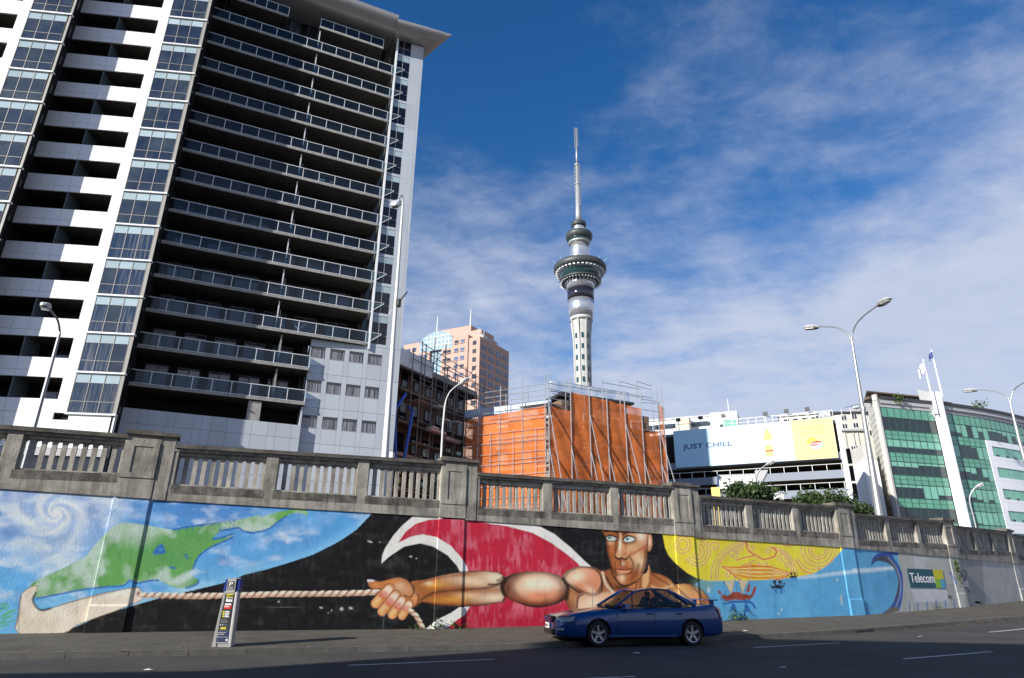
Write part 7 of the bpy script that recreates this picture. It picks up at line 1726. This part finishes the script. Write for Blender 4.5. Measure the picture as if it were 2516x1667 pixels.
# ================================================================ cars
def build_car(label, loc, rz, paint, scale=1., group=None, detail=True):
    """saloon car, nose along -x, length 4.9 m, origin under its middle"""
    car = root('parked_car', label, 'car', loc, group, rz); car.scale = (scale, scale, scale*1.07)
    def P(nm, mb, m_, par=None, smooth=False, lab=None): return part(nm, mb, m_, par or car, smooth=smooth, local=True)
    # lower body: stations x, with (z of crown, half width) down the side
    X = [-2.60, -2.55, -2.38, -2.02, -1.55, -1.1, -.75, -.3, .2, .8, 1.3, 1.7, 2.08, 2.38, 2.52, 2.57]
    top_ = [.56, .66, .755, .83, .89, .935, .96, .965, .975, .985, 1.0, 1.03, 1.055, 1.05, 1.0, .86]
    hwb = [.48, .62, .74, .81, .845, .86, .87, .875, .88, .88, .88, .87, .85, .80, .70, .60]      # belt half width
    hwm = [.52, .68, .80, .87, .90, .915, .92, .925, .925, .925, .925, .92, .90, .86, .78, .66]
    bot = [.30, .24, .20, .19, .19, .20, .20, .20, .20, .20, .20, .21, .22, .24, .30, .36]
    rows = []
    for x, t, b, m_, lo in zip(X, top_, hwb, hwm, bot):
        belt = t-.05 if x < -.75 or x > 1.5 else t-.02
        h = [(0, t), (b*.55, t-.004), (b*.88, t-.02), (b, belt-.02), (m_, belt-.16), (m_+.012, (belt+lo)/2+.06), (m_, lo+.16), (m_-.03, lo+.03), (m_-.12, lo), (0, lo)]
        rows.append([(x, y, z) for y, z in h]+[(x, -y, z) for y, z in h[-2:0:-1]])
    k = len(rows[0]); mb = MB(); vs = [v for r_ in rows for v in r_]; n = len(rows)
    mb.add(vs, [(i*k+j, i*k+(j+1) % k, (i+1)*k+(j+1) % k, (i+1)*k+j) for i in range(n-1) for j in range(k)]+[tuple(range(k-1, -1, -1)), tuple((n-1)*k+j for j in range(k))])
    tmp = bpy.data.objects.new('tmp', mb.mesh('body', paint)); COL.objects.link(tmp)
    m1 = tmp.modifiers.new('s', 'SUBSURF'); m1.levels = 2; m1.render_levels = 2
    cuts = []
    for wx in (-1.38, 1.48):
        for sgn in (-1, 1):
            c = MB(); R = .365; pts = [(wx+R*math.cos(a), .335+R*math.sin(a)) for a in np.linspace(0, 2*math.pi, 33)[:-1]]
            f_ = Fr((0, 0), 0); c.add([(x, sgn*.62, z) for x, z in pts]+[(x, sgn*1.2, z) for x, z in pts], [tuple(range(31, -1, -1)), tuple(range(32, 64))]+[(i, (i+1) % 32, (i+1) % 32+32, i+32) for i in range(32)])
            co = bpy.data.objects.new('cut', c.mesh('cut', 'black_plastic')); COL.objects.link(co); cuts.append(co); bm_ = tmp.modifiers.new('b', 'BOOLEAN'); bm_.object = co; bm_.operation = 'DIFFERENCE'; bm_.solver = 'EXACT'
    bpy.context.view_layer.update(); dg = bpy.context.evaluated_depsgraph_get(); me = bpy.data.meshes.new_from_object(tmp.evaluated_get(dg))
    for o in cuts+[tmp]: bpy.data.objects.remove(o)
    me.name = 'body'; me.polygons.foreach_set('use_smooth', [len(p.vertices) == 4 for p in me.polygons])
    body = bpy.data.objects.new('body', me); COL.objects.link(body); body.parent = car
    # cabin: glass, pillars, roof
    A0, A1 = (-.86, .95), (-.12, 1.36); R0, R1 = (.98, 1.405), (1.72, 1.03)        # windscreen foot/top, rear glass top/foot
    crest = [(-.12, 1.36), (.1, 1.405), (.45, 1.43), (.75, 1.425), (.98, 1.39)]
    def hw(z): return .80-.22*(z-.95)/.45
    roof = MB(); rr = []
    for x, z in crest: rr.append([(x, y*hw(z)/.58*.58*1., z+.035*(1-(y)**2)) for y in (-1, -.8, -.4, 0, .4, .8, 1)])
    vs = [v for r_ in rr for v in r_]+[(x, y, z-.035) for r_ in rr for x, y, z in r_]; N7 = 7; M_ = len(rr)*7
    roof.add(vs, [(i*7+j, i*7+j+1, (i+1)*7+j+1, (i+1)*7+j) for i in range(4) for j in range(6)]+[(M_+i*7+j, M_+(i+1)*7+j, M_+(i+1)*7+j+1, M_+i*7+j+1) for i in range(4) for j in range(6)])
    P('roof', roof, paint, smooth=True)
    def glass(pts, nm='window'): mb = MB(); mb.add(pts, [tuple(range(len(pts)))]); return P(nm, mb, 'car_glass')
    ws = glass([(A0[0], -.76, A0[1]), (A0[0]-.09, 0, A0[1]+.0), (A0[0], .76, A0[1]), (A1[0], hw(1.36)-.02, A1[1]), (A1[0]-.03, 0, A1[1]+.03), (A1[0], -hw(1.36)+.02, A1[1])], 'windscreen')
    glass([(R0[0], -.56, 1.385), (R0[0]+.02, 0, 1.42), (R0[0], .56, 1.385), (R1[0], .70, R1[1]), (R1[0]+.06, 0, R1[1]), (R1[0], -.70, R1[1])], 'rear_window')
    sill = lambda x: .965+.02*(x+.5)
    for s_ in (-1, 1):
        def S_(x, z, o=0.): return (x, s_*(hw(z)+.012+o), z)
        glass([S_(-.70, .985), S_(-.12, 1.335), S_(.20, 1.375), S_(.27, .985)], 'side_window'); glass([S_(.36, .99), S_(.30, 1.378), S_(.80, 1.37), S_(1.08, 1.24), S_(1.10, 1.0)], 'side_window'); glass([S_(1.15, 1.0), S_(1.13, 1.22), S_(1.42, 1.04)], 'quarter_window')
        def bar(a, b, wd, m2=paint, nm='pillar'): mb = MB(); mb.tube([a, b], wd, 6); P(nm, mb, m2)
        bar(S_(-.84, .955), S_(-.13, 1.362), .035); bar(S_(1.72, 1.02, -.06), S_(.93, 1.385, .0), .055); bar(S_(.315, .97), S_(.25, 1.385), .028, 'black_plastic'); bar(S_(1.125, .98), S_(1.105, 1.24), .014, 'black_plastic')
        for a, b in zip(crest[:-1], crest[1:]): bar(S_(a[0], a[1]-.005), S_(b[0], b[1]-.005), .026, paint, 'roof_rail')
        mb = MB(); mb.hexa([(1.15, s_*.60, .98), (1.95, s_*.55, .99), (1.95, s_*.80, .985), (1.15, s_*.83, .98), (1.02, s_*.53, 1.36), (1.06, s_*.53, 1.35), (1.4, s_*.66, 1.17), (1.14, s_*.66, 1.22)]) ; P('rear_quarter', MB().tube([(1.45, s_*.77, 1.05), (1.1, s_*.64, 1.31)], [.05, .06], 6), paint)
        # belt line trim, seams, handles
        mb = MB(); mb.tube([S_(-.75, .965, .03), S_(.3, .972, .03), S_(1.45, .995, .03)], .012, 4); P('window_trim', mb, 'black_plastic')
        for xs, tp, bt in ((-.80, .93, .30), (.33, .955, .27), (1.16, .965, .80)): mb = MB(); mb.box(xs-.005, xs+.005, s_*.90 if s_ > 0 else -.933, s_*.933 if s_ > 0 else -.90, bt, tp-.12); P('door_seam', mb, 'black_plastic')
        for xs in (.10, 1.0): mb = MB(); mb.box(xs, xs+.17, .912 if s_ > 0 else -.955, .955 if s_ > 0 else -.912, .80, .835); P('door_handle', mb, paint)
        mb = MB(); mb.box(-1.1, .98, .915 if s_ > 0 else -.94, .94 if s_ > 0 else -.915, .24, .29); P('sill_moulding', mb, paint)
        mb = MB(); mb.hexa([(-.66, s_*.86, .93), (-.50, s_*.86, .93), (-.47, s_*1.06, .93), (-.60, s_*1.06, .93), (-.66, s_*.86, 1.06), (-.50, s_*.86, 1.06), (-.48, s_*1.05, 1.05), (-.62, s_*1.05, 1.04)]); mr_ = P('wing_mirror', mb, paint)
        # lights
        mb = MB(); mb.add([(-2.53, s_*.48, .58), (-2.36, s_*.76, .58), (-2.10, s_*.875, .62), (-2.04, s_*.86, .72), (-2.27, s_*.745, .745), (-2.46, s_*.54, .71)], [(0, 1, 2, 3, 4, 5)]); 
        v2 = [(x-.035, y*1.03+s_*.01, z+.01) for x, y, z in mb.v]; mb.add(v2, [(0, 1, 2, 3, 4, 5)]); hl = P('headlight', mb, 'head_glass')
        P('indicator', MB().tube([(-2.53, s_*.64, .42), (-2.38, s_*.82, .42)], .035, 6), 'head_glass'); 
        mb = MB(); mb.hexa([(2.38, s_*.84, .68), (2.55, s_*.58, .68), (2.60, s_*.60, .70), (2.42, s_*.88, .70), (2.30, s_*.84, .96), (2.52, s_*.58, .96), (2.57, s_*.60, .94), (2.34, s_*.87, .94)]); P('tail_light', mb, 'tail_red')
    # front
    P('grille', MB().box(-2.625, -2.5, -.42, .42, .58, .72), 'black_plastic'); g_ = car.children[-1]
    for q in range(3): part('grille_bar', MB().box(-2.64, -2.62, -.42, .42, .605+q*.035, .620+q*.035), 'chrome' if 0 else paint, g_, local=True)
    P('lower_intake', MB().box(-2.62, -2.5, -.50, .50, .27, .40), 'black_plastic'); pl = P('number_plate', MB().box(-2.655, -2.635, -.19, .19, .42, .55), 'plate')
    if detail:
        f9 = Fr((-2.658, 0), 90); f9.en = np.array([-1., 0, 0]); f9.ex = np.array([0, -1., 0]); 
        t_ = text_mb('YA777', .11, f9, -.165, .004, .445, .004); part('plate_lettering', t_, 'ink', pl, local=True)
    mb = MB(); mb.add([(-.96, -.7, .955), (-.96, .7, .955), (-.82, .74, .975), (-.82, -.74, .975)], [(0, 1, 2, 3)]); P('wiper_cowl', mb, 'black_plastic')
    for y in (-.35, .25): P('wiper', MB().tube([(-.93, y, .975), (-.72, y+.42, 1.04)], .012, 4), 'black_plastic')
    # rear wing
    P('rear_spoiler', MB().box(2.20, 2.48, -.66, .66, 1.145, 1.175).box(2.26, 2.38, -.60, -.52, 1.03, 1.146).box(2.26, 2.38, .52, .60, 1.03, 1.146), paint)
    P('aerial', MB().tube([(-1.05, .62, .93), (-1.02, .63, 1.42)], .008, 4), 'galvanised')
    # inside
    ins = P('cabin_floor', MB().box(-.8, 1.6, -.78, .78, .55, .9), 'black_plastic')
    for y in (-.38, .38):
        st = P('seat', MB().box(.05, .5, y-.24, y+.24, .8, .98), 'car_seat'); part('backrest', MB().hexa([(.42, y-.24, .95), (.55, y-.24, .95), (.55, y+.24, .95), (.42, y+.24, .95), (.58, y-.2, 1.22), (.68, y-.2, 1.22), (.68, y+.2, 1.22), (.58, y+.2, 1.22)]), 'car_seat', st, local=True); part('headrest', MB().box(.62, .70, y-.12, y+.12, 1.23, 1.34), 'car_seat', st, local=True)
    P('rear_seat', MB().box(1.0, 1.3, -.68, .68, .8, 1.1), 'car_seat'); P('dashboard', MB().box(-.85, -.5, -.72, .72, .85, .985), 'black_plastic')
    P('steering_wheel', MB().tube([(-.32+.05*math.sin(a), .38+.18*math.cos(a), 1.0+.17*math.sin(a)) for a in np.linspace(0, 2*math.pi, 17)], .014, 5), 'black_plastic')
    # wheels
    for wx in (-1.38, 1.48):
        for s_ in (-1, 1):
            cy = s_*.79
            def ring(prof, n=36):
                vs = []; 
                for r_, y in prof: vs += [(wx+r_*math.cos(2*math.pi*q/n), cy+s_*y, .315+r_*math.sin(2*math.pi*q/n)) for q in range(n)]
                m_ = len(prof); mb = MB(); mb.add(vs, [(i*n+q, i*n+(q+1) % n, (i+1)*n+(q+1) % n, (i+1)*n+q) for i in range(m_-1) for q in range(n)]); return mb
            wl_ = P('wheel', ring([(.21, .09), (.225, .105), (.27, .115), (.305, .10), (.318, .06), (.318, -.06), (.305, -.10), (.22, -.10)]), 'rubber', smooth=True)
            part('rim', ring([(.0, .02), (.20, .02), (.205, .06), (.215, .098), (.222, .10)]), 'alloy' if 0 else 'lamp_dark', wl_, local=True); part('rim_lip', ring([(.192, .06), (.197, .1), (.217, .108), (.222, .098)]), 'alloy', wl_, local=True)
            for q in range(5):
                a = 2*math.pi*q/5+.3; ex = np.array([math.cos(a), 0, math.sin(a)]); ey = np.array([-math.sin(a), 0, math.cos(a)]); c = np.array([wx, cy, .315]); out = np.array([0, s_, 0]); mb = MB()
                mb.hexa([c+ex*.03-ey*.035+out*.05, c+ex*.2-ey*.025+out*.05, c+ex*.2+ey*.05+out*.05, c+ex*.03+ey*.035+out*.05, c+ex*.03-ey*.03+out*.085, c+ex*.2-ey*.02+out*.09, c+ex*.2+ey*.035+out*.09, c+ex*.03+ey*.03+out*.085]); part('spoke', mb, 'alloy', wl_, local=True)
            part('hub', ring([(.0, .10), (.035, .098), (.045, .085)], 12), 'alloy', wl_, local=True)
            P('wheel_well', ring([(.36, -.14), (.36, -.2), (.0, -.2)], 20), 'black_plastic')
    return car
fw_ = on_road(1469, 1590)+0; rw_ = on_road(1699, 1585.5)+0
# wheel contact points seen are those of the near side; shift to the car's middle
dv = (rw_-fw_); L_ = np.hypot(dv[0], dv[1]); ang = math.atan2(dv[1], dv[0]); sc_ = L_/2.86
nv = np.array([-math.sin(ang), math.cos(ang)]); mid = (fw_[:2]+rw_[:2])/2+nv*.66*sc_+np.array([math.cos(ang), math.sin(ang)])*(-.09*sc_)
print('car scale', sc_, math.degrees(ang))
build_car('dark metallic blue saloon with rear spoiler parked at the kerb before the mural', (mid[0], mid[1], (fw_[2]+rw_[2])/2-.0), ang, 'car_blue', sc_)
def upcar(px, py, dist, rzdeg, paint, lab, sc=.95):
    p = at_d(px, py, dist); z = zup(p); build_car(lab, (p[0], p[1], z), R_(rzdeg), paint, sc, 'cars on the high road behind the balustrade', False)
upcar(1590, 1270, 40., 24, 'car_white', 'white car on the high road, seen through the balusters under the orange netting')
upcar(1745, 1290, 40., 28, 'car_navy', 'dark blue car on the high road, seen through the balusters right of the second pier')
upcar(2050, 1300, 52., 34, 'car_red', 'red car on the high road, seen through the balusters right of the round trees')
upcar(1960, 1296, 50., 30, 'car_white', 'second white car on the high road, below the round trees')
# ================================================================ parking meter
p = on_road(549, 1589, .135); F = Fr(p[:2], 8.)
pm = root('parking_meter', 'silver parking pay station with blue top and poster panel on the footpath', 'parking meter', tuple(p))
rt = lambda py: 0
hgt_ = 1.60
r = ray(560, 1421); hh = r[2]*(p[1]/r[1])-p[2]; hgt_ = float(hh)
def mbx(u0, u1, n0, n1, a, b): return MB().box(u0, u1, n0, n1, p[2]+a*hgt_, p[2]+b*hgt_, F)
w = .195
body = part('casing', MB().prism([(-w, p[2]), (w*.95, p[2]), (w*.80, p[2]+hgt_*.985), (-w*.62, p[2]+hgt_*.985)], F, .13, -.16), 'meter_silver', pm)
part('side_strip', MB().prism([(-w-.03, p[2]), (-w+.06, p[2]), (-w*.62+.03, p[2]+hgt_*.80), (-w*.62-.02, p[2]+hgt_*.80)], F, .15, -.17), 'meter_silver', pm)
part('side_strip', MB().prism([(w*.75, p[2]), (w*.98, p[2]), (w*.86, p[2]+hgt_*.80), (w*.68, p[2]+hgt_*.80)], F, .15, -.17), 'meter_grey', pm)
part('head_side', MB().prism([(-w*.62-.045, p[2]+hgt_*.805), (-w*.62+.06, p[2]+hgt_*.805), (-w*.62+.06, p[2]+hgt_*.985), (-w*.62-.02, p[2]+hgt_*.985)], F, .135, -.175), 'meter_blue', pm)
part('head_side', MB().prism([(w*.55, p[2]+hgt_*.805), (w*.98, p[2]+hgt_*.805), (w*.98, p[2]+hgt_*.985), (w*.55, p[2]+hgt_*.985)], F, .135, -.175), 'meter_blue', pm)
part('head_front', mbx(-w*.45, w*.52, .132, .165, .79, .99), 'meter_grey', pm); part('top_cap', mbx(-w*.72, w*1.0, -.18, .17, .9905, 1.0), 'meter_silver', pm)
sg = part('sign_plate', mbx(-.075, .075, .1655, .172, .83, .955), 'lamp_dark', pm)
fit_text('P', -.035, .045, p[2]+.885*hgt_, .085, 'sign_white', 'lettering', pm, F, n=.178, bold=.01, depth=.006); fit_text('PAY', -.045, .05, p[2]+.858*hgt_, .024, 'sign_white', 'lettering', pm, F, n=.177, bold=.0, depth=.004); fit_text('HERE', -.055, .06, p[2]+.836*hgt_, .024, 'sign_white', 'lettering', pm, F, n=.177, bold=.0, depth=.004)
part('poster_frame', MB().prism([(-.165, p[2]+.06*hgt_), (.155, p[2]+.06*hgt_), (.14, p[2]+.785*hgt_), (-.105, p[2]+.785*hgt_)], F, .131, .15), 'sign_white', pm)
pt = part('poster', MB().prism([(-.138, p[2]+.24*hgt_), (.118, p[2]+.24*hgt_), (.112, p[2]+.775*hgt_), (-.09, p[2]+.775*hgt_)], F, .1505, .156), 'ink', pm)
p2 = part('poster', MB().prism([(-.148, p[2]+.068*hgt_), (.122, p[2]+.068*hgt_), (.118, p[2]+.236*hgt_), (-.138, p[2]+.236*hgt_)], F, .1505, .156), 'meter_navy', pm)
def pz(u0, u1, a, b, m_, n=.157): part('print', mbx(u0, u1, n, n+.004, a, b), m_, pt)
pz(-.06, .085, .715, .765, 'meter_yellow'); pz(-.06, .08, .65, .712, 'sign_white'); pz(-.075, .075, .545, .60, 'sign_red'); pz(-.07, .07, .60, .625, 'sign_white'); pz(-.08, .03, .573, .585, 'sign_white', .162)
for k in range(4): pz(-.095+.003*k, -.05, .50-k*.025, .515-k*.025, 'meter_yellow'); pz(-.04, .05+.01*(k % 2), .50-k*.025, .515-k*.025, 'sign_white')
for k in range(4): pz(-.105, .03+.012*(k % 3), .385-k*.014, .393-k*.014, 'galvanised')
pz(-.11, -.09, .31, .325, 'sign_white'); pz(-.06, -.045, .31, .325, 'sign_white'); pz(-.02, .05, .313, .32, 'galvanised'); pz(-.105, .06, .29, .298, 'galvanised'); pz(-.09, .035, .255, .277, 'meter_yellow')
def fw2(body, u0, u1, z, h, m_='sign_white', n=.159): fit_text(body, u0, u1, p[2]+z*hgt_, h, m_, 'lettering', pm, F, n=n, bold=.005, depth=.003)
fw2('400', -.05, .07, .683, .04, 'ink', .165); fw2('AEROS', -.05, .075, .725, .045, 'ink', .165) if 0 else fw2('ATOM', -.05, .075, .722, .045, 'ink', .165)
fw2('Looking for', -.135, .055, .197, .028); fw2('parking?', -.138, .01, .170, .03); fw2('ask', -.138, -.09, .148, .014)
part('print', mbx(-.13, .11, .157, .16, .139, .142), 'sign_white', p2); part('print', MB().tube([F.pt(.085, .157, p[2]+.10*hgt_), F.pt(.085, .161, p[2]+.10*hgt_)], .024, 12), 'sign_white', p2); part('print', mbx(-.135, -.09, .157, .16, .095, .103), 'galvanised', p2)
part('plinth', mbx(-w-.02, w+.0, -.17, .14, -.03, .004), 'meter_grey', pm)

# ================================================================ teal sign fixed on the wall
FT = FW[4]
def TT(x, y, n=.0): return FT.px(1700+x/2.9007, 1150+y/2.9007, n)
uA, zA = TT(1553, 855, .02); uB, zB = TT(1541, 722, .02); uC, zC = TT(1722, 724, .02); uD_, zD_ = TT(1790, 724, .02)
u0 = (uA+uB)/2; us_ = TT(1730, 790, .02)[0]; um_ = TT(1765, 790, .02)[0]; ue_ = TT(1795, 790, .02)[0]; zlo = TT(1560, 856, .02)[1]; zhi = TT(1541, 722, .02)[1]; zlo2 = TT(1801, 853, .02)[1]; zhi2 = TT(1785, 724, .02)[1]
zl = (zlo+zlo2)/2; zh = (zhi+zhi2)/2; zm = zl+(zh-zl)*.48
ts = root('wall_sign', 'teal sign reading Telecom with yellow, green and blue blocks on the mural wall', 'sign', tuple(FT.pt(u0, .01, zl)))
slope = lambda u: (u-u0)*0
part('sign_board', MB().box(u0, ue_, .004, .022, zl, zh, FT), 'telecom_teal', ts)
part('yellow_block', MB().box(us_, ue_, .0225, .027, zm, zh, FT), 'telecom_yellow', ts); part('green_block', MB().box(us_, um_, .0225, .027, zl, zm-.004, FT), 'telecom_green', ts); part('blue_block', MB().box(um_+.004, ue_, .0225, .027, zl, zm-.004, FT), 'telecom_cyan', ts)
fit_text('Telecom', TT(1556, 800)[0], TT(1726, 800)[0], zl+(zh-zl)*.26, (zh-zl)*.52, 'sign_white', 'lettering', ts, FT, n=.026, bold=.01, depth=.004)

# ================================================================ weeds, leaves, litter
def weed(px, py, frame, n_, label, h=.25, cnt=60, base=None, spread=.16, hang=False):
    u, z = frame.px(px, py, .04); q = frame.pt(u, .05, z); r = root('weed', label, 'weed', tuple(q), 'weeds growing on and under the wall'); mb = MB(); rs_ = np.random.RandomState(int(px))
    for k in range(cnt):
        c = np.array([rs_.normal(0, spread*.5), rs_.normal(0, .03)-.02, (-1 if hang else 1)*abs(rs_.normal(0, h*.5))]); c = frame.ex*c[0]+frame.en*(.05+abs(c[1]))+np.array([0, 0, c[2]]); a, b = rs_.normal(0, .035, 3), rs_.normal(0, .035, 3); mb.add([c, c+a, c+a+b, c+b], [(0, 1, 2, 3)])
    part('foliage', mb, 'leaf_light', r, local=True); part('stem', MB().tube([(0, 0, 0), (0, 0, (-1 if hang else 1)*h*.8)], .008, 4), 'bark', r, local=True)
weed(1812, 1523, FW[3], 0, 'low green weed sprouting at the wall foot below the red painted canoe', .35, 120, spread=.7)
weed(1072, 1542, FW[1], 0, 'small weed at the wall foot below the white painted curve', .2, 40, spread=.25); weed(1118, 1543, FW[2], 0, 'grass tuft at the foot of the second pilaster', .12, 40, spread=.4)
weed(2343, 1378, FW[5], 0, 'long green weed hanging from a joint beside the teal sign', 1.2, 260, spread=.22, hang=True); weed(2300, 1497, FW[4], 0, 'tiny weed at the wall foot below the teal sign', .15, 30, spread=.3); weed(1020, 1546, FW[1], 0, 'thin weed at the wall foot under the painted fist', .1, 20, spread=.2)
mb = MB(); rs_ = np.random.RandomState(4)
for k in range(260):
    x = rs_.uniform(0, 2500); t = rs_.rand()
    yk = float(np.interp(x, [0, 600, 1240, 1814, 2103, 2516], [1606, 1595, 1583, 1562, 1546, 1514])); yw = float(np.interp(x, [0, 600, 1240, 1814, 2103, 2400, 2516], [1554, 1548, 1543, 1524, 1511, 1489, 1476]))
    f = rs_.choice([.06, .94, t]); y = yk*(1-f)+yw*f
    if f == .06 or 1: q = on_road(x, y, .13+.16*f)
    s_ = rs_.uniform(.015, .05); a = rs_.rand()*6.3; d1 = np.array([math.cos(a), math.sin(a), .25])*s_; d2 = np.array([-math.sin(a), math.cos(a), -.1])*s_*.6; c = q+np.array([0, 0, .012]); mb.add([c-d1, c-d2, c+d1, c+d2], [(0, 1, 2, 3)])
solo('scattered_leaves', mb, 'dry_leaf', 'dry brown leaves and grit scattered along the footpath', 'leaves', kind='stuff')
mb = MB()
for k in range(90):
    x = rs_.choice([rs_.uniform(2200, 2260), rs_.uniform(2400, 2516), rs_.uniform(2240, 2420)]); y = float(np.interp(x, [2103, 2516], [1550, 1519]))+rs_.uniform(1, 5); q = on_road(x, y, .01); s_ = rs_.uniform(.04, .10); a = rs_.rand()*6.3; d1 = np.array([math.cos(a), math.sin(a), .2])*s_; d2 = np.array([-math.sin(a), math.cos(a), -.1])*s_*.6; mb.add([q-d1, q-d2, q+d1, q+d2], [(0, 1, 2, 3)])
solo('gutter_leaves', mb, 'dry_leaf', 'orange dead leaves gathered in the gutter past the drain', 'leaves', kind='stuff')
for i, (x, y, lab) in enumerate(((365, 1647, 'crumpled paper scrap on the road below the painted bone hook'), (1925, 1641, 'pale paper scrap on the shaded road, nearest the camera'), (2262, 1566, 'flattened paper scrap on the sunlit road beyond the drain'), (1562, 1606, 'small pale scrap on the road below the car'), (1832, 1551, 'flat paper scrap on the footpath behind the car'))):
    q = on_road(x, y, .01 if i < 4 else .15); mb = MB(); k = 7; pts = [(q[0]+math.cos(a)*rs_.uniform(.05, .12), q[1]+math.sin(a)*rs_.uniform(.02, .06), q[2]+rs_.uniform(0, .03)) for a in np.linspace(0, 6.28, k+1)[:-1]]
    mb.add(pts+[(q[0], q[1], q[2]+.03)], [(j, (j+1) % k, k) for j in range(k)]); solo('paper_scrap', mb, 'litter', lab, 'litter', tuple(q), group='paper scraps on the street')
# ================================================================ building on the near side of the street (behind the camera): its roof line throws the shade on the road
def shade_block():
    t = 1/math.tan(SUN_EL); g = -1.58
    def lift(p, h): return np.array([p[0]-SX*t*h, p[1]-SY*t*h])
    H = 19.0; 
    apex = on_road(1690, 1561)[:2] if False else np.array([4.3, 22.0])
    far = [on_road(2010, 1572)[:2], on_road(2516, 1581)[:2]]
    A = lift(np.array([-5.0, 13.7]), 0); 
    # tall part: left corner so that its upright edge casts the slanting line, far edge parallel to the street
    apex = on_road(1765, 1563.5)[:2]; e0 = on_road(600, 1648)[:2]; e1 = on_road(1240, 1601)[:2]
    c0 = e1+(e1-e0)/np.linalg.norm(e1-e0)*7.0         # end of the upright edge's shadow
    P0 = lift(c0, H); P1 = lift(far[0]+(far[0]-far[1])*.55, H); P1 = lift(far[0]+(far[0]-far[1])/np.linalg.norm(far[0]-far[1])*1.2, H); P2 = lift(far[1]+(far[1]-far[0])*5, H)
    back = np.array([2., -26.])
    b = root('street_building', 'plain brick commercial building standing across the street from the mural', 'building', (float(P0[0]), float(P0[1]), g))
    poly = [tuple(P0), tuple(P1), tuple(P2), tuple(P2+back), tuple(P0+back)]
    part('wall', MB().vprism(poly[::-1], g-.5, g+H), 'brick_back', b)
    # low wing to the left
    h2 = 11.0; Q0 = lift(on_road(0, 1655)[:2], h2); Q1 = lift(e0, h2); Q1b = P0+back*.02
    part('wing', MB().vprism([tuple(Q0+(Q0-Q1)*6), tuple(Q1), tuple(Q1+np.array([6., -1])), tuple(Q1+back), tuple(Q0+(Q0-Q1)*6+back)][::-1], g-.5, g+h2), 'brick_back', b)
    F = Fr(P1, math.degrees(math.atan2(*(P2-P1)[::-1])))
    for i in range(14):
        for z in (1.0, 4.6, 7.6):
            w = part('window', MB().box(2+i*3.4, 3.9+i*3.4, -.1, .02, g+z, g+z+1.9, Fr(P1, F.deg+180) if 0 else F), 'dark_pane', b)
shade_block()
